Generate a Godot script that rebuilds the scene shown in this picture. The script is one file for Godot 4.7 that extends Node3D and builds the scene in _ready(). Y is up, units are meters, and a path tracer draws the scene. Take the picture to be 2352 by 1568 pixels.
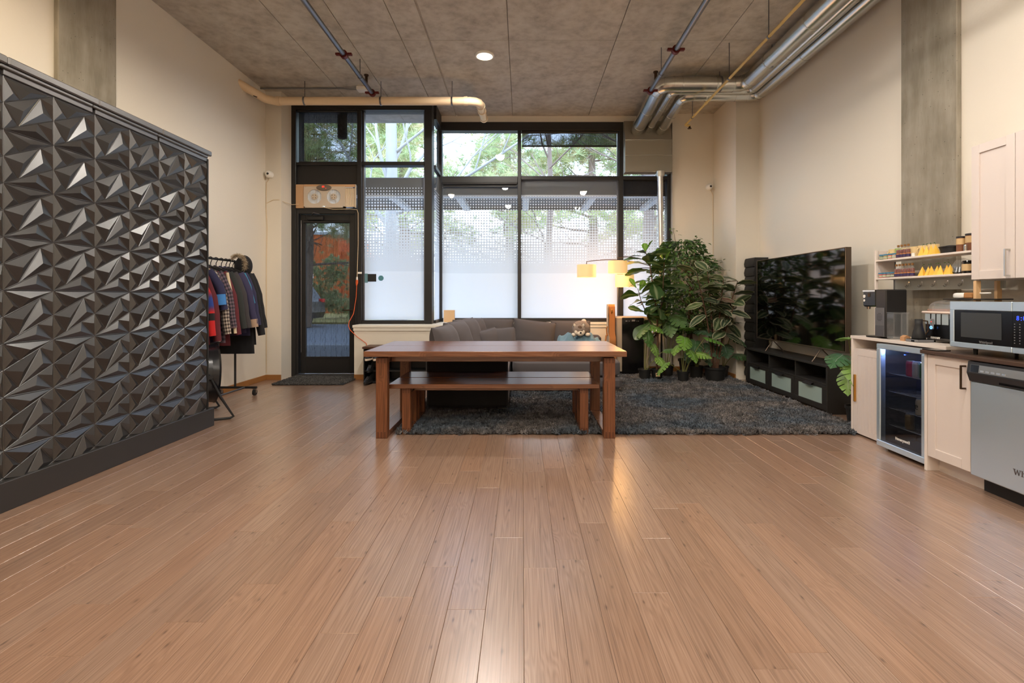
extends Node3D
# A loft living room: concrete ceiling, corner windows, table and bench, sofa, plants, kitchen run.
# World: x to the room's east, y up, the window wall lies towards -z. D(x, y, d) is a point d metres ahead of the lens.

var mats := {}
var org := Vector3.ZERO
var rng := RandomNumberGenerator.new()

func D(x, y, d) -> Vector3:
	return Vector3(x, y, -d)

# ---------------------------------------------------------------- mesh builder
class MB:
	var v := PackedVector3Array()
	var n := PackedVector3Array()
	var uv := PackedVector2Array()
	var col := PackedColorArray()
	var idx := PackedInt32Array()
	var xf := Transform3D()
	var cc := Color.WHITE
	var colored := false

	func vert(p: Vector3, nn: Vector3, t := Vector2.ZERO) -> int:
		v.append(xf * p)
		n.append((xf.basis * nn).normalized())
		uv.append(t)
		col.append(cc)
		return v.size() - 1

	# corners counter-clockwise as seen from the front
	func tri(a: Vector3, b: Vector3, c: Vector3) -> void:
		var nn := (b - a).cross(c - a)
		if nn.length_squared() < 1e-18:
			return
		var i := vert(a, nn)
		vert(b, nn)
		vert(c, nn)
		idx.append_array([i, i + 2, i + 1])

	func quad(a: Vector3, b: Vector3, c: Vector3, d: Vector3, t0 := Vector2(0, 0), t1 := Vector2(1, 1)) -> void:
		var nn := (c - a).cross(d - b)
		var i := vert(a, nn, Vector2(t0.x, t1.y))
		vert(b, nn, Vector2(t1.x, t1.y))
		vert(c, nn, Vector2(t1.x, t0.y))
		vert(d, nn, Vector2(t0.x, t0.y))
		idx.append_array([i, i + 2, i + 1, i, i + 3, i + 2])

	func box(c: Vector3, s: Vector3, bev := 0.0, b := Basis()) -> MB:
		var keep := xf
		xf = xf * Transform3D(b, c)
		var h := s * 0.5
		var e: float = min(bev, min(h.x, min(h.y, h.z)) * 0.9)
		for ax in 3:
			for sg in [-1.0, 1.0]:
				var u := (ax + 1) % 3
				var w := (ax + 2) % 3
				var pts := []
				for q in [[-1, -1], [1, -1], [1, 1], [-1, 1]]:
					var p := Vector3.ZERO
					p[ax] = sg * h[ax]
					p[u] = q[0] * (h[u] - e)
					p[w] = q[1] * (h[w] - e)
					pts.append(p)
				if sg < 0:
					pts.reverse()
				quad(pts[0], pts[1], pts[2], pts[3])
		if e > 0.0:
			for ax in 3:
				var u := (ax + 1) % 3
				var w := (ax + 2) % 3
				for su in [-1.0, 1.0]:
					for sw in [-1.0, 1.0]:
						var a := Vector3.ZERO
						a[u] = su * h[u]
						a[w] = sw * (h[w] - e)
						var a2 := Vector3.ZERO
						a2[u] = su * (h[u] - e)
						a2[w] = sw * h[w]
						var lo := -(h[ax] - e)
						var hi := h[ax] - e
						var p0 := a
						p0[ax] = lo
						var p1 := a2
						p1[ax] = lo
						var p2 := a2
						p2[ax] = hi
						var p3 := a
						p3[ax] = hi
						if su * sw > 0:
							quad(p0, p1, p2, p3)
						else:
							quad(p3, p2, p1, p0)
			for sx in [-1.0, 1.0]:
				for sy in [-1.0, 1.0]:
					for sz in [-1.0, 1.0]:
						var a := Vector3(sx * h.x, sy * (h.y - e), sz * (h.z - e))
						var b2 := Vector3(sx * (h.x - e), sy * h.y, sz * (h.z - e))
						var c2 := Vector3(sx * (h.x - e), sy * (h.y - e), sz * h.z)
						if sx * sy * sz > 0:
							tri(a, b2, c2)
						else:
							tri(a, c2, b2)
		xf = keep
		return self

	# a box by its limits; d runs ahead of the lens (z = -d)
	func bx(x0: float, x1: float, y0: float, y1: float, d0: float, d1: float, bev := 0.0) -> MB:
		return box(Vector3((x0 + x1) * 0.5, (y0 + y1) * 0.5, -(d0 + d1) * 0.5), Vector3(absf(x1 - x0), absf(y1 - y0), absf(d1 - d0)), bev)

	func frame_of(dir: Vector3) -> Basis:
		var w := dir.normalized()
		var up := Vector3.UP if absf(w.y) < 0.9 else Vector3.RIGHT
		var a := up.cross(w).normalized()
		return Basis(a, w, a.cross(w))

	func cyl(a: Vector3, b: Vector3, r0: float, r1 := -1.0, seg := 14, caps := true) -> MB:
		if r1 < 0.0:
			r1 = r0
		var f := frame_of(b - a)
		var sl := (r0 - r1) / maxf((b - a).length(), 1e-6)
		var i0 := v.size()
		for k in seg + 1:
			var t := TAU * k / seg
			var o := f.x * cos(t) + f.z * sin(t)
			var nn := (o + f.y * sl).normalized()
			vert(a + o * r0, nn, Vector2(float(k) / seg, 0))
			vert(b + o * r1, nn, Vector2(float(k) / seg, 1))
		for k in seg:
			var i := i0 + k * 2
			idx.append_array([i, i + 2, i + 1, i + 1, i + 2, i + 3])
		if caps:
			for side in 2:
				var cpt := a if side == 0 else b
				var r := r0 if side == 0 else r1
				if r < 1e-5:
					continue
				var nn := -f.y if side == 0 else f.y
				var ci := vert(cpt, nn, Vector2(0.5, 0.5))
				for k in seg + 1:
					var t := TAU * k / seg
					vert(cpt + (f.x * cos(t) + f.z * sin(t)) * r, nn, Vector2(0.5 + 0.5 * cos(t), 0.5 + 0.5 * sin(t)))
				for k in seg:
					if side == 0:
						idx.append_array([ci, ci + 2 + k, ci + 1 + k])
					else:
						idx.append_array([ci, ci + 1 + k, ci + 2 + k])
		return self

	# a round bar swept along points; radius may be a number or one per point
	func tube(pts: Array, r, seg := 8, caps := true) -> MB:
		var m := pts.size()
		var f := frame_of(pts[1] - pts[0])
		var a := f.x
		var i0 := v.size()
		for k in m:
			var dir: Vector3
			if k == 0:
				dir = pts[1] - pts[0]
			elif k == m - 1:
				dir = pts[m - 1] - pts[m - 2]
			else:
				dir = (pts[k + 1] - pts[k]).normalized() + (pts[k] - pts[k - 1]).normalized()
			dir = dir.normalized()
			a = (a - dir * a.dot(dir)).normalized()
			var b := dir.cross(a)
			var rr: float = r[k] if r is Array or r is PackedFloat32Array else r
			for s in seg + 1:
				var t := TAU * s / seg
				var o := a * cos(t) - b * sin(t)
				vert(pts[k] + o * rr, o, Vector2(float(s) / seg, float(k) / (m - 1)))
		for k in m - 1:
			for s in seg:
				var i := i0 + k * (seg + 1) + s
				var j := i + seg + 1
				idx.append_array([i, i + 1, j, j, i + 1, j + 1])
		if caps:
			for e in 2:
				var base := i0 if e == 0 else i0 + (m - 1) * (seg + 1)
				var cp: Vector3 = pts[0] if e == 0 else pts[m - 1]
				var nn: Vector3 = (pts[0] - pts[1]) if e == 0 else (pts[m - 1] - pts[m - 2])
				var ci := vert(cp, nn)
				for s in seg + 1:
					v.append(v[base + s])
					n.append((xf.basis * nn).normalized())
					uv.append(Vector2.ZERO)
					col.append(cc)
				for s in seg:
					if e == 0:
						idx.append_array([ci, ci + 2 + s, ci + 1 + s])
					else:
						idx.append_array([ci, ci + 1 + s, ci + 2 + s])
		return self

	# profile of (radius, height) from bottom to top, turned about y at c
	func lathe(prof: Array, c := Vector3.ZERO, seg := 24, smooth := false) -> MB:
		var m := prof.size()
		for k in m - 1:
			var p: Vector2 = prof[k]
			var q: Vector2 = prof[k + 1]
			var n0 := Vector2(q.y - p.y, p.x - q.x).normalized()
			var na := n0
			var nb := n0
			if smooth:
				if k > 0:
					var o: Vector2 = prof[k - 1]
					na = (n0 + Vector2(p.y - o.y, o.x - p.x).normalized()).normalized()
				if k < m - 2:
					var o2: Vector2 = prof[k + 2]
					nb = (n0 + Vector2(o2.y - q.y, q.x - o2.x).normalized()).normalized()
			var i0 := v.size()
			for s in seg + 1:
				var t := TAU * s / seg
				var o3 := Vector3(cos(t), 0, sin(t))
				vert(c + o3 * p.x + Vector3.UP * p.y, o3 * na.x + Vector3.UP * na.y, Vector2(float(s) / seg, float(k) / (m - 1)))
				vert(c + o3 * q.x + Vector3.UP * q.y, o3 * nb.x + Vector3.UP * nb.y, Vector2(float(s) / seg, float(k + 1) / (m - 1)))
			for s in seg:
				var i := i0 + s * 2
				idx.append_array([i, i + 2, i + 1, i + 1, i + 2, i + 3])
		return self

	# a smooth surface p = f(u, v), u and v from 0 to 1
	func grid(f: Callable, nu: int, nv: int, flip := false) -> MB:
		var i0 := v.size()
		var pts := []
		for j in nv + 1:
			for i in nu + 1:
				pts.append(f.call(float(i) / nu, float(j) / nv))
		for j in nv + 1:
			for i in nu + 1:
				var px: Vector3 = pts[j * (nu + 1) + mini(i + 1, nu)] - pts[j * (nu + 1) + maxi(i - 1, 0)]
				var py: Vector3 = pts[mini(j + 1, nv) * (nu + 1) + i] - pts[maxi(j - 1, 0) * (nu + 1) + i]
				var nn := px.cross(py)
				if nn.length_squared() < 1e-16:
					nn = Vector3.UP if (j * 2 > nv) != flip else Vector3.DOWN
				vert(pts[j * (nu + 1) + i], -nn if flip else nn, Vector2(float(i) / nu, float(j) / nv))
		for j in nv:
			for i in nu:
				var a := i0 + j * (nu + 1) + i
				var b := a + nu + 1
				if flip:
					idx.append_array([a, a + 1, b, b, a + 1, b + 1])
				else:
					idx.append_array([a, b, a + 1, b, b + 1, a + 1])
		return self

	static func spow(x: float, e: float) -> float:
		return signf(x) * pow(absf(x), e)

	# superellipsoid: e1 squares it north-south, e2 squares it round the middle (1 = round, small = boxy)
	func blob(c: Vector3, h: Vector3, e1 := 1.0, e2 := 1.0, b := Basis(), nu := 24, nv := 14, warp = null) -> MB:
		var keep := xf
		xf = xf * Transform3D(b, c)
		grid(func(u: float, w: float) -> Vector3:
			var t := TAU * u
			var q := PI * (w - 0.5)
			var cq: float = pow(maxf(cos(q), 0.0), e1)
			var p := Vector3(cq * spow(cos(t), e2), spow(sin(q), e1), -cq * spow(sin(t), e2)) * h
			return warp.call(p) if warp != null else p, nu, nv)
		xf = keep
		return self

	# flat outline (counter-clockwise, x right, y up) pushed back from z = 0 to z = -depth
	func extrude(poly: PackedVector2Array, depth: float, round_sides := false) -> MB:
		var t := Geometry2D.triangulate_polygon(poly)
		var area := 0.0
		for i in poly.size():
			area += poly[i].cross(poly[(i + 1) % poly.size()])
		var pl := poly
		if area < 0:
			pl = poly.duplicate()
			pl.reverse()
			t = Geometry2D.triangulate_polygon(pl)
		for k in range(0, t.size(), 3):
			var a := pl[t[k]]
			var b := pl[t[k + 1]]
			var c := pl[t[k + 2]]
			if (b - a).cross(c - a) < 0:
				var q := b
				b = c
				c = q
			tri(Vector3(a.x, a.y, 0), Vector3(b.x, b.y, 0), Vector3(c.x, c.y, 0))
			tri(Vector3(a.x, a.y, -depth), Vector3(c.x, c.y, -depth), Vector3(b.x, b.y, -depth))
		var m := pl.size()
		for i in m:
			var a := pl[i]
			var b := pl[(i + 1) % m]
			if round_sides:
				var na := (pl[(i + 1) % m] - pl[(i + m - 1) % m]).normalized()
				var nb := (pl[(i + 2) % m] - pl[i]).normalized()
				var i0 := vert(Vector3(a.x, a.y, -depth), Vector3(na.y, -na.x, 0))
				vert(Vector3(b.x, b.y, -depth), Vector3(nb.y, -nb.x, 0))
				vert(Vector3(b.x, b.y, 0), Vector3(nb.y, -nb.x, 0))
				vert(Vector3(a.x, a.y, 0), Vector3(na.y, -na.x, 0))
				idx.append_array([i0, i0 + 2, i0 + 1, i0, i0 + 3, i0 + 2])
			else:
				quad(Vector3(a.x, a.y, -depth), Vector3(b.x, b.y, -depth), Vector3(b.x, b.y, 0), Vector3(a.x, a.y, 0))
		return self

	func done() -> ArrayMesh:
		var a := []
		a.resize(Mesh.ARRAY_MAX)
		a[Mesh.ARRAY_VERTEX] = v
		a[Mesh.ARRAY_NORMAL] = n
		a[Mesh.ARRAY_TEX_UV] = uv
		if colored:
			a[Mesh.ARRAY_COLOR] = col
		a[Mesh.ARRAY_INDEX] = idx
		var m := ArrayMesh.new()
		m.add_surface_from_arrays(Mesh.PRIMITIVE_TRIANGLES, a)
		return m

# a builder in the axes of the thing that is being built
func M() -> MB:
	var b := MB.new()
	b.xf = Transform3D(Basis(), -org)
	return b

func L() -> MB:
	return MB.new()

# ---------------------------------------------------------------- scene tree helpers
func thing(called, label, category, at := Vector3.ZERO, group := "", turn := 0.0) -> Node3D:
	var o := Node3D.new()
	o.name = called
	o.position = at
	o.rotation.y = turn
	add_child(o, true)
	o.set_meta("label", label)
	o.set_meta("category", category)
	if group != "":
		o.set_meta("group", group)
	org = at
	return o

func part(parent: Node, called: String, mb, m: Material, label := "") -> MeshInstance3D:
	var o := MeshInstance3D.new()
	o.name = called
	o.mesh = mb.done() if mb is MB else mb
	o.material_override = m
	o.cast_shadow = GeometryInstance3D.SHADOW_CASTING_SETTING_ON
	parent.add_child(o, true)
	if label != "":
		o.set_meta("label", label)
	return o

func single(called: String, mb, m: Material, label: String, category: String, group := "", at := Vector3.ZERO) -> MeshInstance3D:
	var o := part(self, called, mb, m)
	o.position = at
	o.set_meta("label", label)
	o.set_meta("category", category)
	if group != "":
		o.set_meta("group", group)
	return o

func struct(called: String, mb, m: Material) -> MeshInstance3D:
	var o := part(self, called, mb, m)
	o.set_meta("kind", "structure")
	return o

func shell(called: String) -> Node3D:
	var o := Node3D.new()
	o.name = called
	o.set_meta("kind", "structure")
	add_child(o, true)
	org = Vector3.ZERO
	return o

func dup(o: Node3D, at: Vector3, label: String, turn := 0.0) -> Node3D:
	var c: Node3D = o.duplicate()
	c.name = String(o.name).rstrip("0123456789").trim_suffix("_")
	add_child(c, true)
	c.position = at
	c.rotation.y = turn
	c.set_meta("label", label)
	return c

func scatter(parent: Node, called: String, mesh: Mesh, m: Material, xfs: Array, cols: Array = []) -> MultiMeshInstance3D:
	var mm := MultiMesh.new()
	mm.transform_format = MultiMesh.TRANSFORM_3D
	mm.use_colors = cols.size() > 0
	mm.mesh = mesh
	mm.instance_count = xfs.size()
	for i in xfs.size():
		mm.set_instance_transform(i, xfs[i])
		if cols.size() > 0:
			mm.set_instance_color(i, cols[i])
	var o := MultiMeshInstance3D.new()
	o.name = called
	o.multimesh = mm
	o.material_override = m
	o.set_meta("kind", "stuff")
	parent.add_child(o, true)
	return o

# ---------------------------------------------------------------- materials
func mat(key: String, c: Color, rough := 0.6, metal := 0.0, spec := 0.5) -> StandardMaterial3D:
	if mats.has(key):
		return mats[key]
	var m := StandardMaterial3D.new()
	m.resource_name = key
	m.albedo_color = c
	m.roughness = rough
	m.metallic = metal
	m.metallic_specular = spec
	mats[key] = m
	return m

func h(hex: String) -> Color:
	return Color.html(hex)

func glow(key: String, c: Color, e: float) -> StandardMaterial3D:
	var m := mat(key, c, 0.5)
	m.emission_enabled = true
	m.emission = c
	m.emission_energy_multiplier = e
	return m

func tri_tex(m: StandardMaterial3D, t: Texture2D, sc: Vector3, world := false) -> StandardMaterial3D:
	m.albedo_texture = t
	m.uv1_triplanar = true
	m.uv1_world_triplanar = world
	m.uv1_triplanar_sharpness = 8.0
	m.uv1_scale = sc
	return m

func noise(sd: int, freq: float, oct := 4, kind := FastNoiseLite.TYPE_SIMPLEX_SMOOTH) -> FastNoiseLite:
	var f := FastNoiseLite.new()
	f.seed = sd
	f.frequency = freq
	f.noise_type = kind
	f.fractal_octaves = oct
	return f

# a seamless noise picture of nw x nh stretched to w x h, one byte a pixel
func noise_bytes(sd: int, freq: float, oct: int, nw: int, nh: int, w: int, hh: int) -> PackedByteArray:
	var im := noise(sd, freq, oct).get_seamless_image(nw, nh)
	im.convert(Image.FORMAT_L8)
	if nw != w or nh != hh:
		im.resize(w, hh, Image.INTERPOLATE_CUBIC)
	return im.get_data()

func lut(stops: Array) -> PackedByteArray:
	var g := Gradient.new()
	g.offsets = PackedFloat32Array()
	g.colors = PackedColorArray()
	for s in stops:
		g.add_point(s[0], s[1])
	while g.get_point_count() > stops.size():
		g.remove_point(0)
	var b := PackedByteArray()
	for i in 256:
		var c := g.sample(i / 255.0)
		b.append_array([int(c.r * 255), int(c.g * 255), int(c.b * 255)])
	return b

# wood with its grain along v: streaks, cathedral bands and a few knots
func wood_image(w: int, hh: int, sd: int, stops: Array, knots: int, bands := 34.0) -> Image:
	var a := noise_bytes(sd, 0.06, 3, w, maxi(hh / 32, 8), w, hh)
	var b := noise_bytes(sd + 1, 0.011, 2, w, maxi(hh / 10, 8), w, hh)
	var f := noise_bytes(sd + 2, 0.3, 2, w, maxi(hh / 24, 8), w, hh)
	var k := PackedFloat32Array()
	k.resize(w * hh)
	var r := RandomNumberGenerator.new()
	r.seed = sd
	for q in knots:
		var cx := r.randi_range(0, w - 1)
		var cy := r.randi_range(0, hh - 1)
		var rx := r.randf_range(0.006, 0.011) * w
		for y in range(-int(rx * 3), int(rx * 3)):
			for x in range(-int(rx * 4), int(rx * 4)):
				var dd := sqrt(pow(x / rx, 2) + pow(y / (rx * 0.7), 2))
				var i := posmod(cy + y, hh) * w + posmod(cx + x, w)
				k[i] = maxf(k[i], exp(-dd * dd * 0.7) * 0.75)
	var l := lut(stops)
	var sn := PackedByteArray()
	for i in 256:
		sn.append(int(127.5 + 127.5 * sin(i / 255.0 * bands)))
	var out := PackedByteArray()
	out.resize(w * hh * 3)
	for i in w * hh:
		var t := int(a[i] * 0.42 + sn[b[i]] * 0.2 + f[i] * 0.3 + b[i] * 0.08 - k[i] * 120.0)
		t = clampi(t, 0, 255) * 3
		var o := i * 3
		out[o] = l[t]
		out[o + 1] = l[t + 1]
		out[o + 2] = l[t + 2]
	return Image.create_from_data(w, hh, false, Image.FORMAT_RGB8, out)

func mottled(w: int, sd: int, stops: Array, streak := 1, pores := 0) -> Image:
	var a := noise_bytes(sd, 0.006, 5, w, w, w, w)
	var b := noise_bytes(sd + 1, 0.02, 5, w, w / streak, w, w)
	var c := noise_bytes(sd + 2, 0.2, 2, w, w / streak, w, w)
	var l := lut(stops)
	var out := PackedByteArray()
	out.resize(w * w * 3)
	for i in w * w:
		var t := clampi(int(a[i] * 0.45 + b[i] * 0.4 + c[i] * 0.15), 0, 255) * 3
		var o := i * 3
		out[o] = l[t]
		out[o + 1] = l[t + 1]
		out[o + 2] = l[t + 2]
	var im := Image.create_from_data(w, w, false, Image.FORMAT_RGB8, out)
	var r := RandomNumberGenerator.new()
	r.seed = sd
	for q in pores:
		var p := Vector2i(r.randi_range(2, w - 4), r.randi_range(2, w - 4))
		var s := r.randi_range(1, 2)
		im.fill_rect(Rect2i(p, Vector2i(s, s)), im.get_pixelv(p).darkened(0.45))
	return im

func tex(im: Image) -> ImageTexture:
	return ImageTexture.create_from_image(im)

func text(parent: Node, called: String, s: String, size: float, m: Material, at: Vector3, b := Basis(), font := "Droid Sans", bold := false) -> MeshInstance3D:
	var t := TextMesh.new()
	var f := SystemFont.new()
	f.font_names = PackedStringArray([font])
	if bold:
		f.font_weight = 700
	t.font = f
	t.text = s
	t.font_size = 32
	t.pixel_size = size / 32.0
	t.depth = 0.001
	var o := MeshInstance3D.new()
	o.name = called
	o.mesh = t
	o.material_override = m
	o.transform = Transform3D(b, at)
	parent.add_child(o, true)
	return o

# ---------------------------------------------------------------- the scene
func _ready() -> void:
	rng.seed = 7
	# camera: level, lens shifted up a little; focal length 1150 px of a 2352 x 1568 picture
	var cam := Camera3D.new()
	cam.name = "camera"
	cam.projection = Camera3D.PROJECTION_FRUSTUM
	cam.near = 0.05
	cam.far = 200.0
	cam.size = 0.05 * 1568.0 / 1150.0
	cam.frustum_offset = Vector2(-24.0, -101.0) / 1150.0 * 0.05
	cam.position = Vector3(0, 1.19, 0)
	add_child(cam)
	cam.current = true
	# an overcast sky
	var env := Environment.new()
	var sm := ProceduralSkyMaterial.new()
	sm.sky_top_color = Color(0.66, 0.80, 1.0)
	sm.sky_horizon_color = Color(0.86, 0.93, 1.0)
	sm.sky_curve = 0.25
	sm.ground_bottom_color = Color(0.30, 0.29, 0.28)
	sm.ground_horizon_color = Color(0.55, 0.55, 0.54)
	sm.sun_angle_max = 0.0
	var sky := Sky.new()
	sky.sky_material = sm
	env.background_mode = Environment.BG_SKY
	env.sky = sky
	env.background_energy_multiplier = SKY
	env.tonemap_mode = Environment.TONE_MAPPER_LINEAR
	env.tonemap_exposure = 1.0
	env.sdfgi_enabled = true
	env.ssao_enabled = true
	env.ssil_enabled = true
	var we := WorldEnvironment.new()
	we.name = "world_environment"
	we.environment = env
	add_child(we)
	make_materials()
	build_shell()
	build_windows()
	build_outside()
	build_ceiling_services()
	build_partition()
	build_living()
	build_plants()
	build_kitchen()
	build_entrance()

const SKY := 9.0
const LAMP := 5.9
const LAMP_COLOR := Color(1.0, 0.965, 0.92)

func make_materials() -> void:
	mat("paint", Color(0.885, 0.855, 0.80), 0.75)
	var nt := NoiseTexture2D.new()
	nt.width = 256
	nt.height = 256
	nt.seamless = true
	nt.as_normal_map = true
	nt.bump_strength = 2.0
	nt.noise = noise(5, 0.05, 3)
	var p: StandardMaterial3D = mats.paint
	p.normal_enabled = true
	p.normal_texture = nt
	p.normal_scale = 0.12
	p.uv1_triplanar = true
	p.uv1_world_triplanar = true
	p.uv1_scale = Vector3.ONE * 2.5
	mat("white_paint", Color(0.90, 0.88, 0.83), 0.5)
	mat("black_frame", Color(0.115, 0.11, 0.11), 0.42)
	mat("black_soft", Color(0.10, 0.098, 0.098), 0.6)
	mat("black_gloss", Color(0.05, 0.05, 0.055), 0.18)
	mat("black_plastic", Color(0.13, 0.13, 0.135), 0.4)
	mat("steel", Color(0.80, 0.80, 0.79), 0.3, 1.0)
	mat("galvanised", Color(0.80, 0.80, 0.78), 0.27, 1.0)
	mat("chrome", Color(0.88, 0.87, 0.85), 0.15, 1.0)
	mat("dark_steel", Color(0.5, 0.5, 0.52), 0.35, 1.0)
	mat("bronze", Color(0.30, 0.23, 0.17), 0.4, 0.8)
	mat("brass", Color(0.80, 0.60, 0.30), 0.35, 1.0)
	mat("baseboard_wood", Color(0.62, 0.42, 0.22), 0.45)
	mat("laminate", Color(0.85, 0.805, 0.78), 0.42)
	mat("laminate_edge", Color(0.88, 0.835, 0.80), 0.45)
	mat("pale_wood", Color(0.85, 0.70, 0.52), 0.5)
	mat("white", Color(0.93, 0.92, 0.90), 0.45)
	mat("grey", Color(0.45, 0.45, 0.46), 0.5)
	mat("pvc", Color(0.90, 0.80, 0.66), 0.4)
	mat("yellow_pvc", Color(0.86, 0.74, 0.45), 0.45)
	mat("red_iron", Color(0.38, 0.10, 0.08), 0.45, 0.3)
	mat("cable", Color(0.85, 0.76, 0.62), 0.5)
	var g := mat("glass", Color(0.96, 1.0, 0.99, 0.05), 0.0)
	g.transparency = BaseMaterial3D.TRANSPARENCY_ALPHA
	var cg := mat("clear_plastic", Color(0.95, 0.97, 0.98, 0.10), 0.05)
	cg.transparency = BaseMaterial3D.TRANSPARENCY_ALPHA
	var dg := mat("tinted_glass", Color(0.03, 0.035, 0.045, 0.35), 0.02)
	dg.transparency = BaseMaterial3D.TRANSPARENCY_ALPHA
	# floor boards
	var fl := tex(wood_image(1024, 1024, 11, [[0.0, h("5f4b3f")], [0.3, h("8a6f5e")], [0.5, h("9a7d6a")], [0.75, h("a78b78")], [1.0, h("b59b89")]], 26))
	for k in 4:
		var fm := mat("floor_board_%d" % k, [Color(1, 1, 1), Color(0.95, 0.935, 0.92), Color(1.0, 0.975, 0.95), Color(0.97, 0.97, 0.97)][k], 0.27, 0.0, 0.66)
		fm.albedo_texture = fl
		fm.clearcoat_enabled = true
		fm.clearcoat = 0.6
		fm.clearcoat_roughness = 0.3
	# oak with the grain along x, and along y or z
	var oak := wood_image(512, 512, 31, [[0.0, h("4a2b18")], [0.35, h("70472b")], [0.6, h("845738")], [1.0, h("9c6c49")]], 0, 26.0)
	var oak_v := tex(oak)
	var turned: Image = oak.duplicate()
	turned.rotate_90(CLOCKWISE)
	var oak_u := tex(turned)
	tri_tex(mat("oak_along", Color(0.92, 0.86, 0.82), 0.25, 0.0, 0.9), oak_u, Vector3(0.9, 1.6, 1.6))
	tri_tex(mat("oak_up", Color(0.92, 0.86, 0.82), 0.4), oak_v, Vector3(2.2, 0.9, 2.2))
	# concrete
	var cs := mottled(1024, 41, [[0.0, h("8f887d")], [0.35, h("b0a89c")], [0.55, h("bfb8ac")], [0.75, h("c8c2b7")], [1.0, h("d4cec4")]], 1, 500)
	tri_tex(mat("concrete", Color(1, 1, 1), 0.8), tex(cs), Vector3(0.42, 0.42, 0.42), true)
	var cc := mottled(512, 47, [[0.0, h("7a7365")], [0.35, h("8f8778")], [0.5, h("999183")], [0.65, h("a1998b")], [1.0, h("b4ac9e")]], 8, 240)
	tri_tex(mat("concrete_column", Color(0.95, 0.95, 0.94), 0.8), tex(cc), Vector3(0.7, 0.7, 0.7), true)
	# dots printed on frosted film: the rows grow downwards until they meet
	var dw := 48
	var rows := 29
	var im := Image.create_empty(dw, dw * rows, false, Image.FORMAT_RGBA8)
	for r in rows:
		var rad: float = lerpf(0.19, 0.73, pow(float(r) / (rows - 1), 0.95)) * dw
		for y in dw:
			for x in dw:
				var q := Vector2(x + 0.5 - dw * 0.5, y + 0.5 - dw * 0.5).length()
				im.set_pixel(x, r * dw + y, Color(1, 1, 1, clampf(rad - q + 0.5, 0.0, 1.0)))
	var fm2 := mat("film_dots", Color(0.87, 0.885, 0.90), 0.6)
	fm2.albedo_texture = tex(im)
	fm2.transparency = BaseMaterial3D.TRANSPARENCY_ALPHA
	fm2.backlight_enabled = true
	fm2.backlight = Color(1, 1, 1)
	var fs := mat("film", Color(0.87, 0.885, 0.90), 0.6)
	fs.backlight_enabled = true
	fs.backlight = Color(0.87, 0.885, 0.90)
	# the woven shade: mostly dark yarn, a little open
	var ws := Image.create_empty(64, 64, false, Image.FORMAT_RGBA8)
	rng.seed = 5
	for x in 64:
		var a := rng.randf_range(0.84, 0.92)
		for y in 64:
			ws.set_pixel(x, y, Color(1, 1, 1, clampf(a + rng.randf_range(-0.05, 0.05), 0, 1)))
	var sh := mat("shade_cloth", Color(0.10, 0.10, 0.105), 0.9)
	sh.albedo_texture = tex(ws)
	sh.transparency = BaseMaterial3D.TRANSPARENCY_ALPHA

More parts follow.
